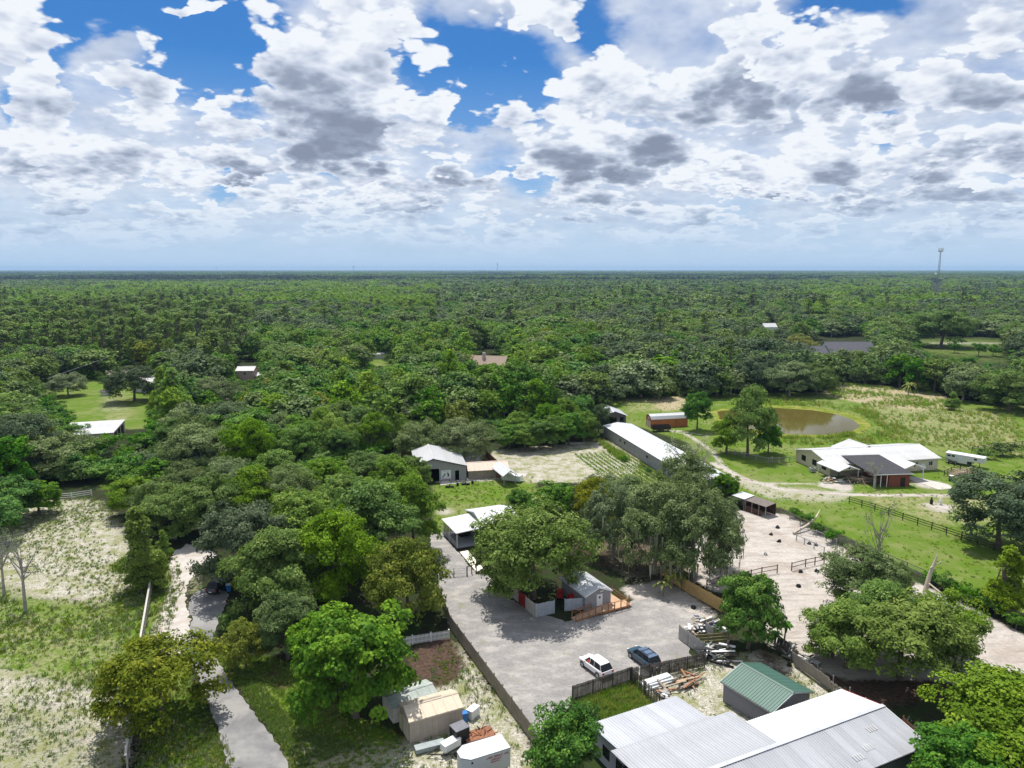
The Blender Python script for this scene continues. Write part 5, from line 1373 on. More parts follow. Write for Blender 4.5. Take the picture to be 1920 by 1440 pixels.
# ------------------------------------------------------------------ fences
_fm = {}
def wood_fence(pts, h, m, label, post_h=None, step=2.44, board=.14, name='board_fence', lean=0.0, backs=1, gap=.012, postm=None, miss=0.0, rails=True, seed=0, skip=()):
    """posts, rails and panels of upright boards along world points"""
    r = random.Random(seed + len(pts)); P = [Vector((p[0], p[1], 0)) for p in pts]
    e = empty(name, tuple(P[0]), label=label, cat='fence'); o0 = P[0]; k = 0
    for a, b in zip(P, P[1:]):
        L = (b - a).length; n = max(1, round(L / step)); w = L / n; ex = (b - a).normalized(); ang = math.atan2(ex.y, ex.x)
        for i in range(n):
            if k in skip: k += 1; continue
            key = (m.name, round(w, 2), h, r.randrange(3), miss)
            if key not in _fm:
                mb = MB(); x = .0; q = random.Random(hash(key[3]) + 5)
                while x < w - .02:
                    bw = min(board, w - x) - gap
                    if q.random() >= miss:
                        hh = h + q.uniform(-.035, .035); d = q.uniform(-.008, .008)
                        mb.box(x, -.012 + d, .03, x + bw, .012 + d, hh)
                    x += board
                _fm[key] = mb.mesh('fence_panel', m)
            q = Matrix.Translation(a + ex * (w * i) - o0) @ Matrix.Rotation(ang, 4, 'Z')
            if lean: q = q @ Matrix.Rotation(lean * r.uniform(.5, 1.5), 4, 'X')
            link('fence_panel', _fm[key], e, kind='stuff', mtx=q)
            if rails:
                kr = ('rail', m.name, round(w, 2), h)
                if kr not in _fm:
                    _fm[kr] = MB().box(0, .014 * backs, .3, w, .055 * backs, .39).box(0, .014 * backs, h - .36, w, .055 * backs, h - .27).mesh('rail', postm or m)
                link('rail', _fm[kr], e, mtx=q)
            k += 1
        for i in range(n + (b is P[-1])):
            kp = ('post', (postm or m).name, post_h or h)
            if kp not in _fm: _fm[kp] = MB().box(-.05, .06 * backs if backs > 0 else -.16, -.05, .05, .16 if backs > 0 else -.06, (post_h or h + .08)).mesh('post', postm or m)
            link('post', _fm[kp], e, mtx=Matrix.Translation(a + ex * (w * i) - o0) @ Matrix.Rotation(ang, 4, 'Z'))
    return e
def GW(*pts): return [tuple(G(x, y)[:2]) for x, y in pts]
wood_fence(GW((822, 1120), (845, 1180), (995, 1388), (1030, 1440)), 1.83, oldwood, 'long brown board fence between the gravel yard and the sandy yard', backs=1, seed=1)
wood_fence(GW((292, 1058), (262, 1240), (238, 1450)), 1.75, palewood, 'bleached board fence running along the scrub field boundary', seed=2, gap=.004)
_p = [Vector((*q, 0)) for q in GW((292, 1058), (262, 1240), (238, 1450))]
_f = [o for o in bpy.data.objects if o.get('label', '').startswith('bleached board fence')][0]
for a, b in zip(_p, _p[1:]):
    n = round((b - a).length / 2.44)
    for i in range(n): MB().beam(a.lerp(b, i / n) - _p[0] + Vector((0, 0, 1.80)), a.lerp(b, (i + .985) / n) - _p[0] + Vector((0, 0, 1.80)), .22, .05).build('cap_board', mat('bleached_cap', (.52, .49, .44), .85, .12, 2, streak=.2, objvar=.08), _f)
wood_fence(GW((1072, 1316), (1183, 1279)), 1.87, blackwood, 'dark weathered board fence behind the white car', backs=-1, seed=3, gap=.03, miss=.04)
wood_fence(GW((1183, 1279), (1320, 1250)), 1.75, blackwood, 'dark weathered board fence behind the blue car', backs=-1, seed=4, gap=.03, miss=.05)
wood_fence(GW((1183, 1279), (1238, 1332)), 1.75, blackwood, 'dark gappy fence running from the corner to the metal roof', backs=-1, seed=5, gap=.05, miss=.15)
wood_fence(GW((1246, 1084), (1290, 1112), (1352, 1148)), 1.9, yellowwood, 'new yellow board fence at the edge of the goat pen', seed=6)
wood_fence(GW((1004, 1158), (1040, 1150)), 1.9, bluegrey_wood, 'blue grey board fence panel at the corner under the big oak', seed=7, rails=False, gap=.005)
wood_fence(GW((1059, 1146), (1096, 1143)), 1.75, bluegrey_wood, 'pale grey board fence joining the grey shed', seed=8, rails=False, gap=.005)
e = wood_fence(GW((985, 1142), (1004, 1158)), 1.9, palewood, 'pale board fence return with a small emblem beside the corner', seed=9, rails=False)
wood_fence(GW((972, 1130), (985, 1142)), 1.9, red_paint, 'dark red painted fence section under the big oak', seed=10, rails=False)
wood_fence(GW((958, 1118), (972, 1130)), 1.9, palewood, 'pale fence section beyond the dark red one', seed=11, rails=False)
wood_fence(GW((1272, 1198), (1300, 1218), (1318, 1232)), 1.85, greywood, 'grey fence panels hiding the lower scrap pile from the yard', seed=12, rails=False, step=1.7, gap=.004)
wood_fence(GW((1322, 1192), (1336, 1202)), 1.8, greywood, 'single grey panel between the two scrap piles', seed=13, rails=False)
wood_fence(GW((1488, 1245), (1530, 1275), (1590, 1318), (1650, 1360), (1690, 1395)), 1.75, mat('fallen_grey_boards', (.40, .355, .32), .9, .18, 1.5, .4, streak=.45, objvar=.12), 'old grey brown fence leaning over beside the green roofed shed', lean=.42, seed=14, miss=.03)
wood_fence(GW((1440, 1200), (1490, 1245)), 1.6, blackwood, 'broken dark fence in the shade behind the bright green tree', lean=-.2, seed=15, miss=.25)
wood_fence(GW((1690, 1372), (1735, 1420)), 1.7, rust, 'rust brown fence behind the end of the big metal roof', seed=16)
wood_fence(GW((833, 1002), (857, 1005)), 1.8, greywood, 'grey slatted gate fence by the corner of the white carport', seed=17, gap=.05)
# white picket fence
def picket(pts):
    P = [Vector((*p, 0)) for p in pts]; e = empty('picket_fence', tuple(P[0]), label='white picket fence running into the grove from the brown fence', cat='fence'); a, b = P; L = (b - a).length; n = round(L / 2.3); w = L / n; ex = (b - a) / L; ang = math.atan2(ex.y, ex.x)
    mb = MB(); x = .06
    while x < w - .05:
        mb.box(x, -.012, .08, x + .105, .012, 1.12).hexa([(x, -.012, 1.12), (x + .105, -.012, 1.12), (x + .105, .012, 1.12), (x, .012, 1.12), (x + .035, -.012, 1.2), (x + .05, -.012, 1.2), (x + .05, .012, 1.2), (x + .035, .012, 1.2)]); x += .165
    mp = mb.mesh('pickets', white_paint); mr = MB().box(0, .014, .3, w, .05, .38).box(0, .014, .85, w, .05, .93).mesh('rail', white_paint); mo = MB().box(-.06, -.05, 0, .06, .07, 1.25).box(-.08, -.07, 1.25, .08, .09, 1.30).mesh('post', white_paint)
    for i in range(n + 1):
        q = Matrix.Translation(ex * (w * i)) @ Matrix.Rotation(ang, 4, 'Z'); link('post', mo, e, mtx=q)
        if i < n: link('pickets', mp, e, kind='stuff', mtx=q); link('rail', mr, e, mtx=q)
picket(GW((630, 1231), (842, 1198)))
def rail_fence(pts, h, nr, m, label, step=2.6, name='rail_fence', ph=None, rw=.12, wire=False, cat='fence'):
    P = [Vector((*p, 0)) for p in pts]; e = empty(name, tuple(P[0]), label=label, cat=cat)
    mo = MB().box(-.06, -.06, 0, .06, .06, ph or h + .12).mesh('post', m)
    for a, b in zip(P, P[1:]):
        L = (b - a).length; n = max(1, round(L / step)); w = L / n; ex = (b - a) / L; ang = math.atan2(ex.y, ex.x)
        mr = MB().box(-.01, -.085, -rw / 2, w + .01, -.062, rw / 2).mesh('rail', m)
        mw = None
        if wire:
            mb = MB()
            for z in np.arange(.12, h, .16): mb.box(0, -.004, z, w, .004, z + .012)
            for x in np.arange(.15, w, .3): mb.box(x, -.004, .1, x + .010, .004, h)
            mw = mb.mesh('wire_mesh', grey_steel)
        for i in range(n + (b is P[-1])):
            q = Matrix.Translation(a + ex * (w * i) - P[0]) @ Matrix.Rotation(ang, 4, 'Z'); link('post', mo, e, mtx=q)
            if i < n:
                for j in range(nr): link('rail', mr, e, mtx=q @ Matrix.Translation((0, 0, h - (h - .25) * j / max(1, nr - .4))))
                if mw: link('wire_mesh', mw, e, kind='stuff', mtx=q)
    return e
rail_fence(GW((1592, 944), (1640, 958), (1720, 985), (1832, 1022), (1930, 1060)), 1.35, 3, blacktimber, 'black three rail board fence crossing the pasture')
rail_fence(GW((1822, 848), (1858, 842), (1930, 836)), 1.35, 3, blacktimber, 'black board fence beyond the horse trailer')
rail_fence(GW((1757, 863), (1778, 871), (1800, 880), (1812, 888)), 1.3, 3, blacktimber, 'short black fence between the ranch house and horse trailer')
rail_fence(GW((1770, 893), (1783, 887), (1800, 886)), 1.3, 3, blacktimber, 'black fence corner beside the brush pile')
rail_fence(GW((1462, 964), (1500, 984), (1540, 1001), (1600, 1028), (1700, 1070), (1790, 1110), (1860, 1142), (1930, 1175)), 1.35, 2, oldwood, 'old wire and rail fence between pens and pasture', wire=True, step=3.2)
rail_fence(GW((1360, 848), (1395, 858), (1440, 868), (1480, 866), (1505, 862)), 1.2, 1, greywood, 'thin wire fence in front of the pond side trees', wire=True, step=3.5)
rail_fence(GW((105, 938), (135, 936), (172, 930)), 1.3, 3, white_paint, 'white rail fence at the shaded back of the scrub field')
brownrail = mat('brown_rail', (.20, .12, .085), .85, .2, 2)
rail_fence(GW((1325, 1104), (1428, 1079), (1457, 1074)), 1.25, 2, brownrail, 'brown railed pen gate and fence across the goat pen', wire=True, step=2.2)
rail_fence(GW((1484, 1070), (1510, 1063), (1545, 1056)), 1.25, 2, brownrail, 'second brown railed fence beside the pen opening', wire=True, step=2.2)
rail_fence(GW((1493, 1014), (1508, 1021), (1545, 1038)), 1.1, 1, grey_steel, 'low wire run of posts inside the pen', wire=True, step=1.8)
rail_fence(GW((1500, 1002), (1530, 1006), (1568, 1022)), 1.1, 1, grey_steel, 'second wire side of the small pen run', wire=True, step=2.6)
rail_fence(GW((1445, 867), (1448, 867)), 1.3, 1, greywood, 'short gate post pair near the pond trees', step=1)
gt = rail_fence(GW((827, 1083), (875, 1079)), 1.25, 3, grey_steel, 'steel field gate across the gravel drive', step=2.2, name='field_gate', wire=True, cat='gate', rw=.05)
rail_fence(GW((876, 1079), (893, 1073)), 1.4, 1, rust, 'short rusty rail beside the field gate', step=1.0)

# ------------------------------------------------------------------ vehicles
def car(x, y, ang, paint, label, L=4.55, W=1.85, Hh=1.68, red=False, rack=False, roofm=None):
    e = empty('parked_car', (x, y, 0), ang, label, 'car')
    # stations along length (x forward): half width, sill z, belt z, upper z, upper half width
    st = [(-.5, .74, .34, .62, .66, .64), (-.47, .92, .27, .80, .98, .84), (-.40, .97, .24, .93, 1.05, .90), (-.2, 1.0, .23, .95, 1.02, .92), (.1, 1.0, .23, .94, 1.0, .92), (.28, .99, .24, .92, .98, .90),
          (.40, .96, .26, .86, .92, .84), (.47, .86, .30, .74, .80, .72), (.5, .66, .36, .60, .64, .52)]
    V, Fc = [], []
    for xs_, hw, z0, zb, zt, tw in st:
        h = W / 2
        V += [(xs_ * L, -h * hw * .9, z0), (xs_ * L, -h * hw, z0 + .16), (xs_ * L, -h * hw, zb), (xs_ * L, -h * tw, zt), (xs_ * L, h * tw, zt), (xs_ * L, h * hw, zb), (xs_ * L, h * hw, z0 + .16), (xs_ * L, h * hw * .9, z0)]
    n = 8
    for i in range(len(st) - 1):
        for j in range(n): Fc.append((i * n + j, i * n + (j + 1) % n, (i + 1) * n + (j + 1) % n, (i + 1) * n + j))
    Fc.append(tuple(range(n))); Fc.append(tuple(len(V) - n + j for j in range(n - 1, -1, -1)))
    b = MB(); b.v = V; b.f = [f[::-1] for f in Fc]; b.build('body', paint, e, smooth=False)
    # cabin
    rz = Hh; cab = [(-.46, .98, .80), (-.36, Hh - .06, .72), (-.30, Hh, .70), (-.02, Hh + .01, .70), (.10, Hh - .03, .69), (.27, .98, .78)]
    h = W / 2; g = MB()
    P = [[(a * L, -h * (w if z > 1.3 else .86), z), (a * L, h * (w if z > 1.3 else .86), z)] for a, z, w in cab]
    rf = MB()
    for i in (1, 2, 3):
        a, c = P[i], P[i + 1]; rf.hexa([(a[0][0], a[0][1], a[0][2] - .04), (c[0][0], c[0][1], c[0][2] - .04), (c[1][0], c[1][1], c[1][2] - .04), (a[1][0], a[1][1], a[1][2] - .04), a[0], c[0], c[1], a[1]])
    rf.build('roof', roofm or paint, e)
    g.poly([P[0][1], P[0][0], P[1][0], P[1][1]]).build('rear_window', glass, e)
    MB().poly([P[5][0], P[5][1], P[4][1], P[4][0]]).build('windscreen', glass, e)
    for s in (0, 1):
        sy = -1 if s == 0 else 1; zz = 1.0
        lo = lambda a: (a * L, sy * h * .885, zz)
        up = lambda a, z, w=.715: (a * L, sy * h * w, z)
        MB().poly([lo(-.40), lo(.22), up(.085, Hh - .08), up(-.34, Hh - .09)]).build('side_windows', glass, e)
        pl = MB()
        for a, bb in ((-.425, -.345), (-.14, -.13), (.035, .028), (.235, .10)):
            p0 = Vector((a * L, sy * h * .90, zz - .03)); p1 = Vector((bb * L, sy * h * .725, Hh - .04)); pl.beam(p0, p1, .06, .04)
        pl.build('window_pillars', paint, e)
        MB().box(.17 * L, sy * h * .98 if sy > 0 else -h * 1.12, 1.0, .17 * L + .14, h * 1.12 if sy > 0 else -h * .98, 1.14).build('mirror', paint, e)
        MB().box(.465 * L, min(sy * h * .52, sy * h * .84), .66, .492 * L, max(sy * h * .52, sy * h * .84), .80).build('headlight', mat('headlight_glass', (.75, .78, .8), .2, .05), e)
        MB().box(-.492 * L, min(sy * h * .62, sy * h * .88), .72, -.462 * L, max(sy * h * .62, sy * h * .88), .95).build('tail_light', red_paint, e)
        for xw in (-.30, .31):
            w = MB().cyl((xw * L, sy * h * .78, .34), (xw * L, sy * h * 1.0, .34), .34, n=18).build('wheel', black_plastic, e)
            MB().cyl((xw * L, sy * h * .985, .34), (xw * L, sy * h * 1.012, .34), .21, n=12).build('rim', grey_steel, w)
            arch = MB()
            for k_ in range(8):
                t0, t1 = math.pi * k_ / 8, math.pi * (k_ + 1) / 8
                arch.poly([(xw * L + .37 * math.cos(t0), sy * h * 1.004, .34 + .37 * math.sin(t0)), (xw * L + .44 * math.cos(t0), sy * h * 1.004, .34 + .44 * math.sin(t0)),
                           (xw * L + .44 * math.cos(t1), sy * h * 1.004, .34 + .44 * math.sin(t1)), (xw * L + .37 * math.cos(t1), sy * h * 1.004, .34 + .37 * math.sin(t1))])
            arch.build('wheel_arch', black_plastic, e)
        MB().box(-.2 * L, min(sy * h * 1.0, sy * h * 1.012), .26, .21 * L, max(sy * h * 1.0, sy * h * 1.012), .36).build('sill_trim', black_plastic, e)
        if rack: MB().beam((-.30 * L, sy * h * .60, Hh + .06), (.0 * L, sy * h * .60, Hh + .06), .05).build('roof_rail', black_plastic, e)
    if rack:
        for a in (-.24, -.05): MB().beam((a * L, -h * .6, Hh + .09), (a * L, h * .6, Hh + .09), .07, .03).build('roof_bar', black_plastic, e)
    MB().box(-.508 * L, -h * .25, .50, -.50 * L, h * .25, .62).build('licence_plate', white_paint, e)
    MB().box(-.502 * L, -h * .72, .36, -.488 * L, h * .72, .50).build('bumper', black_plastic, e)
    if red:
        MB().poly([(.03 * L, -h * .87, 1.06), (.17 * L, -h * .875, 1.04), (.11 * L, -h * .81, 1.36), (.04 * L, -h * .80, 1.38)]).build('red_window_sticker', mat('orange_red_sticker', (.70, .09, .06), .5), e)
        MB().poly([(.03 * L, h * .90, 1.06), (.17 * L, h * .90, 1.04), (.10 * L, h * .81, 1.40), (.04 * L, h * .80, 1.42)]).build('red_window_sticker', mat('orange_red_sticker', (0, 0, 0)), e)
    return e
car_white = mat('white_car_paint', (.80, .80, .80), .25, .02, 1, spec=.6)
car_blue = mat('dark_blue_car_paint', (.035, .075, .115), .22, .05, 1, spec=.6)
car_dark = mat('dark_car_paint', (.02, .022, .026), .25, .05, 1, spec=.6)
ca1, ca2 = G(1092, 1251), G(1117, 1270); dv = (ca1 - ca2).normalized(); ctr = (ca1 + ca2) / 2 + Vector((-dv.y, dv.x, 0)) * -.92
car(ctr.x - dv.x * .1, ctr.y - dv.y * .1, math.atan2(dv.y, dv.x), car_white, 'white hatchback with a red sticker in its side window', red=True)
ca1, ca2 = G(1181, 1234), G(1207, 1254); dv2 = (ca1 - ca2).normalized(); ctr = (ca1 + ca2) / 2 + Vector((-dv2.y, dv2.x, 0)) * -.92
car(ctr.x - dv2.x * .2, ctr.y - dv2.y * .2, math.atan2(dv2.y, dv2.x), car_blue, 'dark blue estate car with roof bars beside the white hatchback', rack=True, Hh=1.66, L=4.75, roofm=mat('blue_grey_roof_paint', (.10, .15, .24), .25, .05, 1, spec=.6))
g_ = G(402, 1116); car(g_.x, g_.y + 2.0, math.radians(78), car_dark, 'dark car parked in deep shade under the grove, number plate showing')
g_ = G(429, 1108); e = empty('rubbish_bin', (g_.x, g_.y, 0), .3, 'small blue rubbish bin in the shade beside the dark car', 'bin'); MB().hexa([(-.25, -.25, 0), (.25, -.25, 0), (.25, .25, 0), (-.25, .25, 0), (-.32, -.32, 1), (.32, -.32, 1), (.32, .32, 1), (-.32, .32, 1)]).build('body', blue_plastic, e); MB().box(-.35, -.35, 1.0, .35, .35, 1.07).build('lid', mat('pale_bin_lid', (.5, .6, .66), .5), e)
# white box trailer with red lettering
A, B_ = G(883, 1425, 2.4), G(957, 1402, 2.4); Mt_ = axes((A.x, A.y, 0), B_ - A)
bt = empty('box_trailer', label='white enclosed box trailer with red lettering near the long brown fence', cat='trailer'); bt.matrix_world = Mt_
Lq, Wq = (B_ - A).length, 2.15; b = MB()
pf2 = [(0, 0), (Lq, 0), (Lq, Wq), (0, Wq), (-.75, Wq * .72), (-.75, Wq * .28)]
for i in range(6):
    a, c = pf2[i], pf2[(i + 1) % 6]; b.poly([(*a, .5), (*c, .5), (*c, 2.4), (*a, 2.4)])
b.poly([(*p, .5) for p in pf2[::-1]]); b.build('body', mat('trailer_white', (.62, .63, .62), .4, .03, 1, spec=.5), bt)
MB().poly([(*p, 2.43) for p in pf2]).poly([(*p, 2.40) for p in pf2[::-1]]).build('roof', bright_metal, bt)
for i in range(6):
    a, c = pf2[i], pf2[(i + 1) % 6]; MB().beam((*a, 2.40), (*c, 2.40), .05, .08).build('roof_trim', grey_steel, bt)
for x in (1.4, 2.2):
    for y in (-.02, Wq + .02): MB().cyl((x, y - .1, .33), (x, y + .1, .33), .33, n=16).build('wheel', black_plastic, bt)
MB().beam((-.7, Wq / 2, .5), (-2.0, Wq / 2, .45), .12).build('tongue', black_paint, bt)
MB().cyl((.12, -.04, 2.05), (.12, -.01, 2.05), .10, n=10).build('side_vent', black_paint, bt)
redl = mat('red_lettering', (.35, .02, .03), .5)
def word(x0, x1, z0, z1, n, parent, y=-.012, seed=0):
    r = random.Random(seed); w = (x1 - x0) / n
    for i in range(n):
        xa, xb = x0 + i * w, x0 + i * w + w * .74; t = w * .22; b = MB(); k_ = r.randrange(4)
        b.box(xa, y, z0, xa + t, -.002, z1)
        if k_ != 1: b.box(xb - t, y, z0, xb, -.002, z1)
        if k_ in (0, 2): b.box(xa + t, y, z1 - t, xb - t, -.002, z1)
        if k_ in (1, 2, 3): b.box(xa + t, y, z0, xb - t, -.002, z0 + t)
        if k_ in (0, 1): b.box(xa + t, y, (z0 + z1) / 2 - t / 2, xb - t, -.002, (z0 + z1) / 2 + t / 2)
        b.build('red_letter', redl, parent)
word(1.55, 2.15, 1.92, 2.12, 4, bt, seed=1); word(2.25, 3.15, 1.92, 2.12, 6, bt, seed=2); word(3.28, 3.72, 1.92, 2.12, 4, bt, seed=3); word(1.95, 3.0, 1.66, 1.84, 7, bt, seed=4); word(1.95, 2.9, 1.46, 1.58, 7, bt, seed=5)
# second white roof in front of it, cut by the frame
g_ = G(937, 1440, 1.9); o = empty('white_trailer', label='white flat topped trailer before the lettered box trailer, cut off by the photo edge', cat='trailer'); o.matrix_world = axes((g_.x, g_.y - .3, 0), (math.cos(math.radians(25)), math.sin(math.radians(25)), 0)) @ Matrix.Rotation(math.radians(-45), 4, 'Z')
MB().box(0, -2.6, .5, 2.6, 0, 1.95).build('body', white_paint, o); MB().box(-.05, -2.65, 1.95, 2.65, .05, 2.0).build('roof', bright_metal, o)
for y in (-1.4, -.6): MB().cyl((-.05, y, .33), (.12, y, .33), .33, n=14).build('wheel', black_plastic, o)
# things beside the tan shed
def box_thing(name, px, py, dims, ang, m, label, cat, z=0, legs=None, extra=None):
    g = G(px, py, z); e = empty(name, (g.x, g.y, z), math.radians(ang), label, cat); w, d, h = dims
    MB().box(-w / 2, -d / 2, .06, w / 2, d / 2, h).build('body', m, e); MB().box(-w / 2 - .03, -d / 2 - .03, h, w / 2 + .03, d / 2 + .03, h + .05).build('lid', extra or m, e)
    for x in (-w / 2 + .05, w / 2 - .05):
        for y in (-d / 2 + .05, d / 2 - .05): MB().box(x - .04, y - .04, 0, x + .04, y + .04, .07).build('foot', black_paint, e)
    return e
box_thing('chest_freezer', 887, 1344, (.75, 1.3, 1.0), -35, white_paint, 'white chest freezer standing on the sand by the brown fence', 'freezer')
box_thing('blue_barrel', 871, 1352, (.55, .55, .95), 20, blue_plastic, 'blue container at the corner of the tan shed', 'container')
box_thing('black_cabinet', 862, 1392, (1.3, 1.5, 1.75), -55, black_paint, 'tall black cabinet in front of the tan shed', 'cabinet', extra=mat('dull_grey_top', (.16, .16, .18), .6))
box_thing('storage_bench', 806, 1404, (2.9, .8, .45), 22, mat('grey_blue_top', (.30, .34, .34), .7, .2), 'long low grey bench along the foot of the tan shed', 'bench')
box_thing('propane_tank', 845, 1402, (.85, 1.9, .75), -48, white_paint, 'white tank box on the little trailer frame', 'tank', z=.35)
g_ = G(833, 1412); e = empty('trailer_frame', (g_.x, g_.y, 0), math.radians(200), 'bare black trailer frame with a drawbar before the tan shed', 'trailer frame')
MB().beam((0, -.8, .35), (1.7, 0, .32), .09).beam((0, .8, .35), (1.7, 0, .32), .09).beam((0, -.9, .35), (0, .9, .35), .09).beam((-2, -.8, .35), (0, -.8, .35), .09).beam((-2, .8, .35), (0, .8, .35), .09).beam((-2, -.9, .35), (-2, .9, .35), .09).build('chassis', black_paint, e)
for y in (-.95, .95): MB().cyl((-1, y - .08, .33), (-1, y + .08, .33), .33, n=14).build('wheel', black_plastic, e)
g_ = G(898, 1386); e = empty('scrap_machine', (g_.x, g_.y, 0), .4, 'rusty flat bed of scrap machinery behind the lettered trailer', 'machine')
MB().box(-1.5, -.8, .45, 1.5, .8, .6).build('bed', rust, e); r = random.Random(3)
for _ in range(14): p = Vector((r.uniform(-1.4, 1.4), r.uniform(-.7, .7), .65)); MB().beam(p, p + Vector((r.uniform(-.7, .7), r.uniform(-.4, .4), r.uniform(.05, .5))), .08).build('scrap_bar', r.choice((rust, mat('orange_rust', (.42, .17, .08), .85), black_paint)), e)
for x in (-1, 1):
    for y in (-.85, .85): MB().cyl((x, y - .08, .3), (x, y + .08, .3), .3, n=12).build('wheel', black_plastic, e)

# ------------------------------------------------------------------ piles
def pile(name, px, py, n, ex, ey, h, lens, mats, label, cat='pile', ang=0, thick=.1, seed=1, part='board', flat=.25, group=None, par=False):
    g = G(px, py); e = empty(name, (g.x, g.y, 0), math.radians(ang), label, cat, group); r = random.Random(seed)
    for i in range(n):
        L = r.uniform(*lens); t = r.uniform(-.03, .03) if par else r.uniform(-.35, .35) + (0 if r.random() < .7 else 1.4); z = .05 + h * (i / n) * r.uniform(.6, 1)
        c = Vector((r.uniform(-ex, ex), r.uniform(-ey, ey), z)); d = Vector((math.cos(t), math.sin(t), r.uniform(-flat, flat))) * L / 2
        a, b = c - d, c + d; a.z = max(a.z, .06); b.z = max(b.z, .06)
        MB().beam(a, b, r.uniform(.6, 1.6) * thick, r.uniform(.3, .8) * thick).build(part, r.choice(mats), e)
    return e
greyp = mat('grey_plank', (.33, .32, .30), .8, .2, 2)
pile('lumber_pile', 1275, 1284, 34, 2.4, .9, .55, (1.4, 3.8), [oldwood, redwood, mat('tan_plank', (.46, .34, .22), .85, .2), blackwood], 'heap of old lumber along the dark fence behind the blue car', ang=24, thick=.16, seed=2)
pile('metal_sheet_pile', 1232, 1283, 4, .12, .25, .35, (3.9, 4.3), [mat('pale_sheet', (.60, .62, .62), .45, .05)], 'stack of long pale metal sheets against the dark fence', ang=26, thick=.9, seed=5, part='sheet', flat=.02, par=True)
pile('white_scrap', 1246, 1306, 9, .4, .4, .5, (.6, 1.3), [white_paint, greyp, blackwood], 'white framed scrap leaning by the corner of the dark fence', ang=60, thick=.3, seed=7)
pile('upper_scrap_pile', 1318, 1182, 46, 2.1, 1.3, 1.7, (.7, 2.6), [oldwood, greyp, white_paint, black_paint, mat('blue_scrap', (.08, .10, .20), .6), mat('tan_plank', (0, 0, 0)), black_plastic], 'high scrap pile in a timber crate before the bright green tree', ang=15, thick=.22, seed=8, part='scrap')
pile('lower_scrap_pile', 1345, 1232, 44, 1.7, 1.5, 1.6, (.8, 3.0), [greyp, black_paint, black_plastic, mat('green_grey_scrap', (.16, .20, .17), .6), blackwood, white_paint], 'dark scrap pile with white lid behind the grey panels', ang=-25, thick=.2, seed=9, part='scrap')
g_ = G(1318, 1196); e = empty('timber_crate', (g_.x, g_.y, 0), math.radians(8), 'open timber crate holding the upper scrap pile', 'crate')
for z in (.3, .75, 1.2): MB().beam((-2.6, -1.5, z), (2.6, -1.5, z), .05, .28).build('side_board', mat('mossy_board', (.30, .255, .12), .9, .25), e); MB().beam((-2.6, -1.5, z), (-2.6, 1.4, z), .05, .28).build('side_board', mat('mossy_board', (0, 0, 0)), e)
for x in (-2.6, 0, 2.6): MB().box(x - .06, -1.6, 0, x + .06, -1.48, 1.5).build('post', oldwood, e)
pile('small_scrap', 1384, 1362 - 60, 14, 1.2, .8, .3, (.5, 1.6), [white_paint, black_paint, greyp], 'small heap of white and black scrap beside the green roofed shed', ang=-30, thick=.22, seed=11, part='scrap')
pile('debris_line', 1492, 1232, 34, 2.8, 1.0, .5, (.6, 2.2), [greyp, blackwood, oldwood, white_paint], 'broken boards strewn at the top end of the leaning fence', ang=-50, thick=.16, seed=12)
pile('debris_line', 1660, 1352, 40, 3.4, 1.1, .7, (.6, 2.4), [greyp, black_paint, black_plastic, blackwood, white_paint], 'long heap of dark rubbish behind the big metal roof', ang=-45, thick=.2, seed=13, part='scrap')
pile('white_debris', 1735, 1132, 44, 2.4, 1.8, 1.0, (.5, 1.9), [white_paint, greyp, mat('blue_grey_scrap', (.35, .40, .45), .6)], 'heap of pale rubbish at the foot of the broken snag', ang=-30, thick=.24, seed=14, part='scrap')
pile('brush_pile', 1806, 892, 150, 3.1, 1.2, 1.5, (1.2, 3.6), [mat('dry_brush', (.33, .235, .185), .95, .25), mat('pale_brush', (.46, .36, .29), .95, .2)], 'reddish brown pile of dry brush by the black fence', ang=12, thick=.06, seed=15, part='branch', flat=.35)
pile('brush_pile', 1622, 905, 110, 4.2, 1.2, 1.5, (1.2, 4.0), [mat('dry_brush', (0, 0, 0)), mat('pinkish_twigs', (.42, .32, .29), .95, .2), blackwood], 'tangle of bare branches against the brick garage', ang=-8, thick=.06, seed=16, part='branch', flat=.4)
pile('stored_gear', 1560, 903, 40, 2.2, 1.2, .9, (.5, 1.8), [white_paint, greyp, black_paint, mat('tan_plank', (0, 0, 0)), redwood], 'clutter stored under the front porch of the ranch house', ang=5, thick=.2, seed=17, part='item')
for i, (px, py) in enumerate(((1458, 990), (1446, 1003), (1460, 1016), (1435, 1040), (1393, 999), (1501, 1073), (1497, 1100), (1530, 1023), (1518, 1020), (1532, 1072), (1300, 1140), (1540, 1140), (1786, 1220), (1480, 1248))):
    g = G(px, py); r = random.Random(i); o = MB()
    a_ = [Vector((math.cos(t) * r.uniform(.25, .5), math.sin(t) * r.uniform(.25, .5), 0)) for t in np.linspace(0, 6.28, 8)[:-1]]
    top = [p * r.uniform(.4, .7) + Vector((0, 0, r.uniform(.25, .5))) for p in a_]
    for j in range(7): o.poly([a_[j], a_[(j + 1) % 7], top[(j + 1) % 7], top[j]])
    o.poly(top); o = o.build('feed_tub', r.choice([black_plastic, black_plastic, greyp])); o.location = g; tag(o, 'small dark tub or lump lying on the pale pen ground', 'tub', 'small dark tubs lying in the pens')
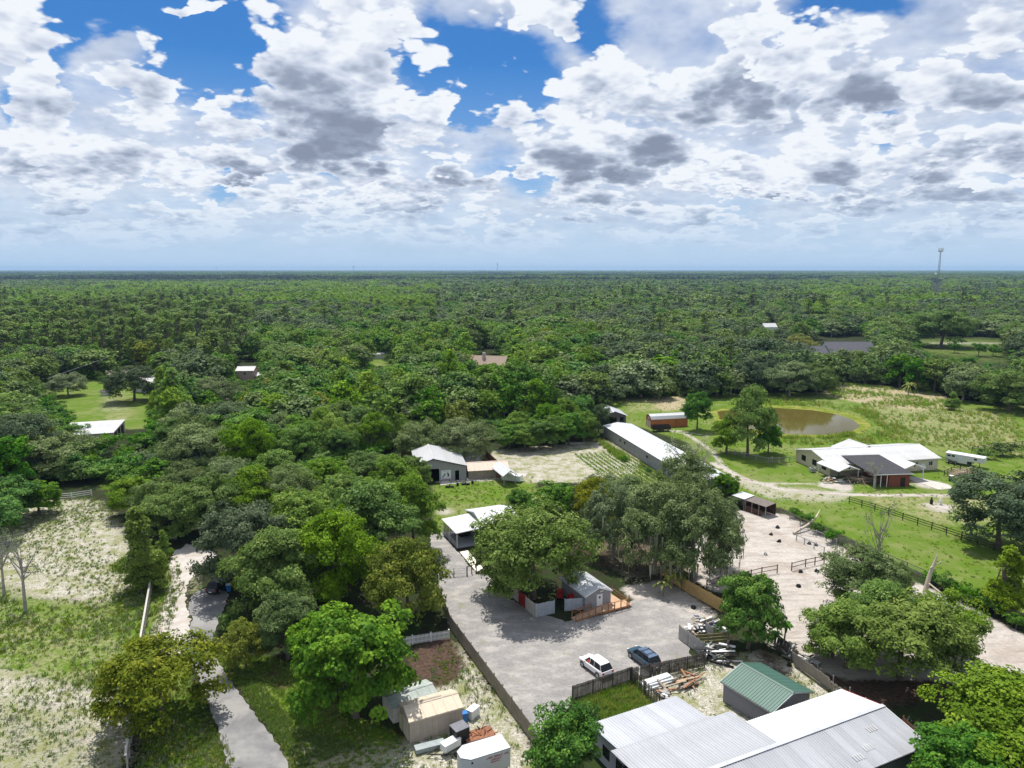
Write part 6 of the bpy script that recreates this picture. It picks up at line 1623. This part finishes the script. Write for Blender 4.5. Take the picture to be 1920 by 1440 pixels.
# fallen branch, snag
def branch_thing(name, pts, rad, m, label, cat, parts='trunk', subs=()):
    e = empty(name, (pts[0][0], pts[0][1], 0), label=label, cat=cat); o = Vector((pts[0][0], pts[0][1], 0)); b = MB()
    for i in range(len(pts) - 1): b.cyl(Vector(pts[i]) - o, Vector(pts[i + 1]) - o, rad[i], rad[i + 1], 8)
    b.build(parts, m, e)
    for s in subs: MB().cyl(Vector(s[0]) - o, Vector(s[1]) - o, s[2], s[3], 6).build('limb', m, e)
bleached = mat('bleached_dead_wood', (.52, .45, .36), .9, .2, 1.5, .4, streak=.3)
a, b_, c_ = G(1488, 1000, .2), G(1510, 990, .9), G(1538, 958, 1.0)
branch_thing('fallen_branch', [tuple(a), tuple(G(1515, 984, .9)), tuple(G(1530, 970, 1.4)), tuple(G(1538, 955, 1.8))], [.24, .22, .17, .06], bleached, 'curved bleached dead branch propped on the pen fence', 'branch')
g0 = G(1735, 1108); g1 = (g0.x + 1.5, g0.y + .4, 5.4)
branch_thing('broken_snag', [(g0.x, g0.y, 0), (g0.x + .55, g0.y + .2, 2.6), g1], [.36, .27, .07], bleached, 'broken bleached tree stump standing tall above the pen fence', 'dead tree',
             subs=[((g0.x + .5, g0.y + .2, 3.4), (g0.x + 2.0, g0.y + .2, 4.4), .14, .05), ((g0.x + 2.0, g0.y + .2, 4.4), (g0.x + 2.7, g0.y, 4.1), .06, .02), ((g0.x + .5, g0.y + .2, 3.0), (g0.x + 1.5, g0.y, 3.4), .12, .04)])
branch_thing('fallen_branch', [tuple(G(1742, 1094, 1.3)), tuple(G(1790, 1132, .25))], [.12, .1], bleached, 'long dead pole lying down beside the broken stump', 'branch')
branch_thing('fallen_branch', [tuple(G(1760, 1105, .2)), tuple(G(1788, 1083, 1.5))], [.09, .07], oldwood, 'thin dead pole slanting up by the pasture fence', 'branch')
# trees' bare twigs beside the brick garage
TH('dead', 1640, 915, 5.5, 5, 'small bare reddish tree before the brick garage', 1)

# ------------------------------------------------------------------ pen sheds
A, B_, C_ = G(1397, 938, 2.1), G(1436, 951, 2.1), G(1461, 947, 2.1)
e = empty('pen_shed', label='low brown roofed animal shed at the far corner of the pen', cat='shed'); ex = (B_ - A).normalized(); Mx = axes((A.x, A.y, 0), ex); e.matrix_world = Mx; Lx = (B_ - A).length; Wx = 3.0
brown_roof = mat('brown_sheet_roof', (.20, .165, .145), .7, .15, 1.2, streak=.3, streak_axis='y')
roof_slope(e, (0, Wx, 2.35), (Lx, Wx, 2.35), (0, 0, 2.1), brown_roof, .9, pieces=False)
MB().poly([(0, Wx, 0), (Lx, Wx, 0), (Lx, Wx, 2.3), (0, Wx, 2.3)]).poly([(0, .1, 0), (Lx * .8, .1, 0), (Lx * .8, .1, 1.1), (0, .1, 1.1)]).poly([(0, 0, 0), (0, Wx, 0), (0, Wx, 2.3), (0, 0, 2.1)]).build('wall', mat('dark_red_brown_wall', (.09, .045, .04), .85, .2), e)
for x in (.05, Lx * .33, Lx * .66, Lx - .1): MB().box(x, 0, 0, x + .1, .1, 2.1).build('post', oldwood, e)
e2 = empty('pen_shed', label='small shed with shiny white roof next to the brown roofed animal shed', cat='shed'); e2.matrix_world = Mx @ Matrix.Translation((-3.3, 0, 0))
roof_slope(e2, (0, Wx, 2.45), (3.1, Wx, 2.45), (0, 0, 2.2), bright_metal, .9, pieces=False)
MB().poly([(0, Wx, 0), (3.1, Wx, 0), (3.1, Wx, 2.3), (0, Wx, 2.3)]).build('wall', greywood, e2)
for x in (.05, 3.0): MB().box(x, 0, 0, x + .1, .1, 2.2).build('post', oldwood, e2)
# sunlit figure like white post things on the sand patch of the pasture
for i, (px, py) in enumerate(((1746, 945), (1763, 946))):
    g = G(px, py); o = MB().box(-.25, -.15, 0, .25, .15, .9).box(-.12, -.1, .9, .12, .1, 1.3).build('white_bench' if i else 'black_post_frame', [black_paint, white_paint][i]); o.location = g; tag(o, ['black upright frame on the sand patch before the broad oak', 'white upright stand on the sand patch before the broad oak'][i], 'stand')
g = G(1783, 902); e = empty('rubbish_bin', (g.x, g.y, 0), 0, 'black bin with white lid near the brush pile', 'bin'); MB().box(-.35, -.35, 0, .35, .35, 1.15).build('body', black_plastic, e); MB().box(-.38, -.38, 1.15, .38, .38, 1.3).build('lid', white_paint, e)

# ------------------------------------------------------------------ horse trailer
A, B_ = G(1776, 868), G(1822, 876); eh = (B_ - A).normalized()
ht = empty('horse_trailer', label='white gooseneck horse trailer beyond the black fence', cat='trailer'); ht.matrix_world = axes((A.x - eh.x * .5, A.y - eh.y * .5, 0), eh)
b = MB().box(0, 0, .5, 5.6, 2.2, 2.5); b.build('body', mat('trailer_white', (0, 0, 0)), ht)
MB().box(5.6, 0, 1.3, 8.0, 2.2, 2.5).build('gooseneck', mat('trailer_white', (0, 0, 0)), ht)
MB().hexa([(-.05, -.03, 2.5), (8.0, -.03, 2.5), (8.0, 2.23, 2.5), (-.05, 2.23, 2.5), (.0, .15, 2.66), (7.8, .15, 2.66), (7.8, 2.05, 2.66), (0, 2.05, 2.66)]).build('roof', bright_metal, ht)
for x in (.4, 1.3, 5.9): MB().box(x, -.02, 1.75, x + .65, -.002, 2.15).build('window', glass, ht)
for x in (1.3, 2.15):
    w = MB().cyl((x, -.05, .38), (x, .2, .38), .38, n=16).build('wheel', black_plastic, ht); MB().cyl((x, -.07, .38), (x, -.05, .38), .2, n=10).build('rim', grey_steel, w)
MB().box(.8, -.12, .75, 2.65, .02, .85).build('wheel_fender', grey_steel, ht); MB().box(4.6, -.03, .5, 5.55, -.005, 1.2).build('nose_guard', black_paint, ht)
MB().box(2.9, -.025, .6, 3.8, -.004, 2.3).build('side_door', mat('trailer_door', (.66, .67, .68), .4), ht)
for x in (6.9,): MB().box(x, .9, 0, x + .12, 1.1, 1.3).build('jack_leg', black_paint, ht)

# ------------------------------------------------------------------ crop rows
r0a, r0b = G(1098, 850), G(1215, 935); rd = (r0b - r0a).normalized(); rn = Vector((-rd.y, rd.x, 0))
cropm = None; VV, TT = [], []
r_ = np.random.default_rng(4)
c_n = 900; LR = 44
C = np.stack([r_.uniform(0, LR, c_n), r_.normal(0, .16, c_n), r_.uniform(.02, .42, c_n)], 1); v_, f_ = leaves(C, unit(c_n, r_), .26, r_, .3)
cropm = npmesh('crop_row', v_, f_, LM['lime'], r_.uniform(0, 1, c_n))
for i in range(11):
    o = link('crop_row', cropm, kind=None); o.matrix_world = axes((r0a + rn * (-3.0 + i * 1.25) + rd * (i % 3) * .7).to_tuple(), rd); o.scale = (1 - .02 * i, 1, 1)
    tag(o, 'straight green crop row beside the long white roofed barn', 'crop row', 'crop rows beside the long barn')
g_ = G(1078, 833); o = MB().box(-2.6, -.35, 0, 2.6, .35, .55).build('long_trough', greyp); o.location = g_; tag(o, 'long pale grey trough at the top of the weedy field', 'trough')

# ------------------------------------------------------------------ yard trifles
g_ = G(936, 1066); e = empty('brick_pillar', (g_.x, g_.y, 0), .4, 'dark pillar topped with a ledge beside the big round oak', 'pillar'); MB().box(-.35, -.35, 0, .35, .35, 1.9).build('shaft', mat('dark_block', (.09, .075, .07), .8, .2), e); MB().box(-.5, -.5, 1.9, .5, .5, 2.02).build('cap', black_paint, e); MB().box(-.2, -.2, 2.02, .2, .2, 2.5).build('ornament', black_paint, e)
g_ = G(894, 1058); o = MB().box(-.12, -.1, .12, .12, .1, .65).build('meter_post', black_paint); o.location = g_; tag(o, 'small dark box standing on the cream walkway slab', 'box')
for i, (px, py) in enumerate(((1075, 1128), (1050, 1122))):
    g_ = G(px, py); e = empty('red_cart', (g_.x, g_.y, 0), .5 + i, ['bright red cart glimpsed in the gap of the grey fences', 'dark red machine in the shade under the big oak'][i], 'cart'); MB().box(-.7, -.45, .35, .7, .45, 1.0).box(-.2, -.4, 1.0, .5, .4, 1.3).build('body', mat('bright_red_paint', (.60, .03, .02), .5) if i == 0 else red_paint, e)
    for x in (-.45, .45):
        for y in (-.5, .5): MB().cyl((x, y - .06, .25), (x, y + .06, .25), .25, n=10).build('wheel', black_plastic, e)
for i, (px, py) in enumerate(((843, 914), (858, 911), (873, 909), (886, 907))):
    g_ = G(px, py); o = MB().box(-[.9, .25, .9, .25][i], -.25, 0, [.9, .25, .9, .25][i], .25, [.35, .6, .35, .6][i]).box(-.1, -.1, .3, .1, .1, .7).build('planter', black_plastic); o.location = g_; tag(o, ['long dark trough planter nearest the open bay', 'small dark pot on the apron edge below the dog sign', 'long dark trough planter below the workshop door', 'small dark pot below the corner of the workshop'][i], 'planter')
# palms at the end of the yellow fence
def palm(px, py, h, n, fr, label, group=None, key='palm'):
    g = G(px, py); e = empty('palm_tree', (g.x, g.y, 0), label=label, cat='palm', group=group); b = MB(); r = random.Random(int(px))
    b.cyl((0, 0, -.1), (.1, 0, h * .5), .13, .10, 8); b.cyl((.1, 0, h * .5), (.05, .05, h), .10, .08, 8); b.build('trunk', oldwood, e)
    V, T_ = [], []
    for i in range(n):
        a = 6.28 * i / n + r.uniform(-.2, .2); el = r.uniform(-.3, 1.1); c = Vector((.05, .05, h)); L = fr * r.uniform(.8, 1.1)
        for s in range(5):
            t0, t1 = s / 5, (s + 1) / 5
            def pt(t, w): 
                R_ = L * t * math.cos(el * (1 - t * .6)); z = L * (math.sin(el) * t - .75 * t * t); return (c.x + math.cos(a) * R_ - math.sin(a) * w, c.y + math.sin(a) * R_ + math.cos(a) * w, c.z + z)
            w0, w1 = .22 * math.sin(.3 + 2.6 * t0), .22 * math.sin(.3 + 2.6 * t1)
            V += [pt(t0, -w0), pt(t0, w0), pt(t1, w1), pt(t1, -w1)]; T_.append(r.random())
    link('fronds', npmesh('fronds', np.array(V), np.arange(len(V)).reshape(-1, 4), LM[key], T_), e)
palm(1242, 1118, 2.0, 16, 1.5, 'small yellowish palm nearest the gravel yard')
palm(1258, 1108, 2.6, 18, 1.5, 'taller thin palm behind the yellowish one')
palm(1275, 1106, 2.4, 18, 1.4, 'small palm against the yellow board fence')
palm(1470, 1202, 2.3, 26, 1.1, 'little round headed palm behind the dense green tree', key='bright')
palm(1452, 1212, 1.6, 22, 1.0, 'short palm beside the round headed one', key='bright')
palm(1703, 741, 4, 30, 3.2, 'tan fronded palm at the wood edge above the meadow')
# utility pole with guy wire on the far lawn
g_ = G(96, 752); e = empty('utility_pole', (g_.x, g_.y, 0), label='thin wooden utility pole at the edge of the far lawn', cat='pole'); MB().cyl((0, 0, 0), (0, 0, 8.6), .15, .11, 8).build('pole', oldwood, e); MB().beam((-.9, 0, 8.1), (.9, 0, 8.1), .1).build('crossarm', oldwood, e); MB().cyl((0, 0, 8.2), (9, 22, 13), .03, n=4).build('wire', grey_steel, e)
# cell tower
gT = G(1757, 545, 14); e = empty('cell_tower', (gT.x, gT.y, 0), label='tall thin lattice cell tower rising above the horizon', cat='tower'); HT = ZAT(gT.x, gT.y, 464); grey_steel_t = mat('tower_steel', (.20, .22, .24), .6, .1, 2)
def tw(z): return 2.4 * (1 - z / HT) + .55
legs = []
for k_ in range(3):
    a = k_ * 2.094 + .3; b = MB(); b.cyl((math.cos(a) * tw(0), math.sin(a) * tw(0), 0), (math.cos(a) * tw(HT * .93), math.sin(a) * tw(HT * .93), HT * .93), .26, .16, 6); b.build('leg', grey_steel_t, e)
nz_ = 22; b = MB()
for i in range(nz_):
    z0, z1 = HT * .93 * i / nz_, HT * .93 * (i + 1) / nz_
    for k_ in range(3):
        a, c = k_ * 2.094 + .3, (k_ + 1) * 2.094 + .3
        b.beam((math.cos(a) * tw(z0), math.sin(a) * tw(z0), z0), (math.cos(c) * tw(z1), math.sin(c) * tw(z1), z1), .13); b.beam((math.cos(a) * tw(z1), math.sin(a) * tw(z1), z1), (math.cos(c) * tw(z1), math.sin(c) * tw(z1), z1), .12)
b.build('bracing', grey_steel_t, e)
MB().cyl((0, 0, HT * .92), (0, 0, HT * .925 + 1), 2.6, n=12).build('platform', grey_steel_t, e)
for k_ in range(9): a = k_ * .698; MB().box(math.cos(a) * 3.3 - .25, math.sin(a) * 3.3 - .25, HT * .92, math.cos(a) * 3.3 + .25, math.sin(a) * 3.3 + .25, HT * .985).build('antenna', white_paint, e)
for k_ in range(3): a = k_ * 2.094 + .3; MB().cyl((math.cos(a) * 2.5, math.sin(a) * 2.5, HT * .93), (math.cos(a) * 2.5, math.sin(a) * 2.5, HT), .1, n=5).build('mast', grey_steel_t, e)
MB().cyl((2.5, -.6, HT * .58), (4.2, -.6, HT * .59), .9, n=10).build('dish', white_paint, e); MB().cyl((-2.8, 0, HT * .5), (-5.0, 0, HT * .51), 1.0, n=10).build('dish', white_paint, e)

for px, d, h, lab in ((933, 7000, 105, 'needle thin mast on the horizon near the middle'), (667, 9000, 85, 'tiny water tower bump on the far horizon'), (413, 9500, 80, 'faint mast on the far horizon above the lime trees')):
    x = d * (px - 960) / FPX; o = MB().cyl((0, 0, 0), (0, 0, h), 3.5, 2.0, 6).cyl((0, 0, h * .86), (0, 0, h), 4 if px != 667 else 11, n=8).build('distant_mast', grey_steel); o.location = (x, d, 0); tag(o, lab, 'mast')
# ------------------------------------------------------------------ houses seen among the trees
A, B_ = G(150, 828), G(206, 828); eb = (B_ - A).normalized(); 
A, B_, C_ = G(190, 813, 3.0), G(213, 812, 3.0), G(132, 797, 3.0)
wl = empty('white_roofed_building', label='low building with plain white roof and cream end wall among the trees', cat='building')
Mw = axes((A.x + 1.2, A.y - .4, 0), (.96, .28, 0)); wl.matrix_world = Mw
Lw, Ww = 6.5, 16.0
E0, E1, E2, E3 = G(213, 811, 3.0), G(229, 786, 3.2), G(150, 789, 3.2), G(130, 800, 3.0)
exw = (G(213, 811, 3.0) - G(150, 815, 3.0)).normalized(); Lw = 13.5; Ow = G(213, 811, 3.0) - exw * Lw
wl.matrix_world = axes((Ow.x, Ow.y, 0), exw); Ww = 16
roof_slope(wl, (-.2, Ww, 3.3), (Lw, Ww, 3.3), (-.2, -.2, 3.0), white_metal, 1.1)
wm_ = mat('cream_wall', (0, 0, 0))
MB().poly([(0, 0, 0), (Lw - .2, 0, 0), (Lw - .2, 0, 3.0), (0, 0, 3.0)]).poly([(Lw - .2, 0, 0), (Lw - .2, Ww, 0), (Lw - .2, Ww, 3.3), (Lw - .2, 0, 3.0)]).poly([(0, Ww, 0), (0, 0, 0), (0, 0, 3.0), (0, Ww, 3.3)]).build('wall', wm_, wl)
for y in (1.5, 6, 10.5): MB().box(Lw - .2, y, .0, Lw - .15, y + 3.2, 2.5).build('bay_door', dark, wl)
MB().box(0, -.24, 2.8, Lw, -.2, 3.0).build('gutter', grey_steel, wl)
def far_house(px, py, w, d, he, hr, ang, wall, roof, label, name='house', cat='house', width=1.5, z=0, pieces=False, lift=0):
    g = G(px, py); M = Matrix.Translation((g.x, g.y, 0)) @ Matrix.Rotation(math.radians(ang), 4, 'Z') @ Matrix.Translation((-w / 2, 0, 0))
    h = gable(name, label, cat, M, w, d, he, hr, wall, roof, .5, .5, width=width, pieces=pieces, ribs=1)
    return h
pink = mat('pinkish_wall', (.42, .30, .27), .8, .1); palegrey = mat('pale_grey_roof', (.55, .53, .52), .6, .1, 1, streak=.2, streak_axis='y')
h = far_house(460, 718, 6.5, 7, 5.2, 6.4, 5, pink, palegrey, 'pinkish two storey shed with pale roof in a gap of the wood', 'tall_shed', 'shed'); window(h, 2.6, 0, 3.2, 1.2, 1.2)
far_house(482, 716, 6, 5, 2.6, 3.6, 10, pink, palegrey, 'low pale roofed outbuilding beside the pinkish shed', 'shed', 'shed')
h = far_house(912, 712, 15, 10, 6.4, 9.6, -12, mat('beige_house_wall', (.52, .46, .38), .8, .08), shingle_brown, 'beige house with brown shingle roof just above the trees'); MB().box(5, 3, 8.2, 6.2, 4.2, 11).build('chimney', mat('beige_chimney', (.5, .42, .36), .8), h)
g1_ = G(1590, 686); dk_roof = mat('slate_grey_roof', (.10, .10, .115), .85, .15, 1, streak=.2, streak_axis='y')
far_house(1602, 692, 22, 16, 6.8, 12.0, 3, mat('pale_house_wall', (.55, .54, .52), .8, .08), dk_roof, 'large house with slate grey roof beyond the pond wood', width=2)
far_house(1552, 692, 16, 12, 6.4, 10.2, 3, mat('pale_house_wall', (0, 0, 0)), dk_roof, 'front wing of the large slate roofed house, pale walls showing', 'house_wing', width=2)
far_house(1532, 694, 5, 6, 5.6, 6.6, 3, mat('pale_house_wall', (0, 0, 0)), white_metal, 'small white outbuilding at the end of the slate roofed house', 'shed', 'shed')
far_house(1444, 640, 8, 6, 9.5, 11.5, 8, white_paint, white_metal, 'tiny white roof showing far off in the wood')
far_house(708, 673, 22, 5, 2.6, 3.2, 3, white_paint, white_metal, 'long low white building behind a patch of lawn in the wood', 'long_shed', 'shed')
h = far_house(428, 902, 4.5, 4, 2.4, 3.4, 8, white_paint, mat('faded_red_roof', (.48, .13, .08), .7, .15, 1, streak=.2, streak_axis='y'), 'little shed with faded red roof in the trees', 'shed', 'shed')
far_house(480, 896, 12, 5, 2.2, 3.0, 15, greywood, mat('pale_pinkish_roof', (.62, .55, .52), .7, .1), 'low pale pinkish roof glimpsed in the trees', 'shed', 'shed')
far_house(292, 735, 7, 9, 3.6, 5.6, 60, mat('pale_house_wall', (0, 0, 0)), palegrey, 'grey house corner behind the dome shaped oak')
e = far_house(198, 742, 3.2, 2.4, 1.5, 1.9, 10, white_paint, black_paint, 'small black and white trailer beside the dome shaped oak', 'small_trailer', 'trailer')
# ------------------------------------------------------------------ tufts, reeds and litter
def tuft_mesh(name, n, h, w, leaf, seed, spread=.3):
    r = np.random.default_rng(seed); a = r.uniform(0, 6.28, n); C = np.stack([np.cos(a) * r.uniform(0, spread, n), np.sin(a) * r.uniform(0, spread, n), np.zeros(n)], 1)
    d = np.stack([np.cos(a) * .5, np.sin(a) * .5, np.ones(n)], 1) * (h * r.uniform(.5, 1, n))[:, None]; s = np.stack([-np.sin(a), np.cos(a), np.zeros(n)], 1) * w
    V = np.stack([C - s, C + s, C + d + s * .2, C + d - s * .2], 1).reshape(-1, 3)
    return npmesh(name, V, np.arange(4 * n).reshape(-1, 4), LM[leaf], r.uniform(0, 1, n))
tufts = [tuft_mesh('tuft', 14, .42, .05, 'oak', 1), tuft_mesh('tuft', 12, .34, .06, 'fresh', 2), tuft_mesh('tuft', 12, .5, .04, 'moss', 3), tuft_mesh('tuft', 16, .3, .05, 'yellow', 4)]
turf = [tuft_mesh('turf', 18, .22, .06, 'lime', 11), tuft_mesh('turf', 18, .18, .06, 'fresh', 12), tuft_mesh('turf', 16, .24, .05, 'palm', 13)]
reeds = [tuft_mesh('reed', 20, 1.5, .06, 'lime', 5, .6), tuft_mesh('reed', 20, 1.3, .06, 'palm', 6, .6), tuft_mesh('reed', 18, 1.1, .06, 'fresh', 7, .6)]
def fill(polys, n, lst, sc=(.7, 1.4)):
    out = []; pond = np.array(pixpoly([(1335, 770), (1400, 760), (1530, 764), (1622, 784), (1630, 802), (1550, 819), (1470, 819), (1345, 800)]))
    houses = [pixpoly(q) for q in ([(1510, 900), (1510, 840), (1600, 832), (1770, 850), (1765, 880), (1715, 912), (1580, 915)], [(1130, 830), (1130, 800), (1180, 795), (1345, 880), (1310, 935)])]
    for poly in polys:
        W = pixpoly(poly); xs_ = [p[0] for p in W]; ys_ = [p[1] for p in W]; X = RNG.uniform(min(xs_), max(xs_), n * 3); Y = RNG.uniform(min(ys_), max(ys_), n * 3); m_ = inpoly(X, Y, W)
        for x, y in list(zip(X[m_], Y[m_]))[:n]:
            if lf(x, y, 7, .3) < rr.uniform(0.0, .75): continue
            if inpoly(np.array([x]), np.array([y]), pond)[0] or any(inpoly(np.array([x]), np.array([y]), q)[0] for q in houses): continue
            s = rr.uniform(*sc); out.append((x, y, rr.randrange(len(lst)), rr.uniform(0, 6.28), (s, s, s)))
    return out
rows = fill([Z_SAND[0][0]], 14000, tufts, (.35, .85)) + fill([Z_SAND[1][0]], 1300, tufts, (.4, .9)) + fill([Z_SAND[2][0]], 1500, tufts, (.4, .9)) + fill([Z_GRASS[4][0]], 900, tufts) + [] + fill([Z_SAND[6][0]], 3000, tufts[2:3], (.3, .7)) + fill([Z_SAND[4][0]], 600, tufts, (.4, .9))
forest('weed_tufts', rows, tufts)
forest('turf_tufts', fill([Z_GRASS[5][0], Z_GRASS[7][0], Z_GRASS[4][0]], 1400, turf, (.5, 1.0)) + fill([Z_GRASS[1][0]], 7000, turf, (.5, 1.1)) + fill([Z_GRASS[0][0], Z_GRASS[8][0]], 900, turf, (.6, 1.1)), turf)
ring = [(1340, 812), (1400, 820), (1480, 826), (1560, 826), (1630, 818), (1665, 800), (1700, 800), (1690, 830), (1620, 838), (1500, 834), (1400, 828), (1340, 820)]
back = [(1290, 760), (1380, 752), (1480, 748), (1590, 758), (1640, 775), (1700, 800), (1650, 800), (1600, 772), (1520, 762), (1400, 758)]
inner = [(1455, 815), (1500, 816), (1545, 817), (1600, 812), (1606, 818), (1545, 824), (1470, 823)]
dryb = Z_DRY[0][0]
rows = fill([ring], 420, reeds, (.4, .9)) + fill([back], 800, reeds, (.4, .9)) + fill([inner], 500, reeds, (.5, .9)) + fill([dryb], 1500, reeds[1:2], (.4, .8)) + fill([Z_DRY[2][0]], 1500, reeds, (.4, .9)) + fill([Z_GRASS[8][0]], 900, reeds, (.25, .5)) + fill([[(1120, 828), (1135, 828), (1180, 862), (1165, 866)]], 160, reeds, (.7, 1.1))
forest('reeds', rows, reeds)
# ------------------------------------------------------------------ air: distant woods fade to blue
hm = bpy.data.materials.new('air'); hm.use_nodes = True; hn = hm.node_tree
for n in list(hn.nodes): hn.nodes.remove(n)
pv = hn.nodes.new('ShaderNodeVolumePrincipled'); pv.inputs['Color'].default_value = (.46, .70, 1.0, 1); pv.inputs['Density'].default_value = HAZE
pv.inputs['Anisotropy'].default_value = 0.0
ho = hn.nodes.new('ShaderNodeOutputMaterial'); hn.links.new(pv.outputs[0], ho.inputs['Volume'])
MB().box(-29000, -60, -1.2, 29000, 21000, 112).build('haze', hm, kind='stuff')
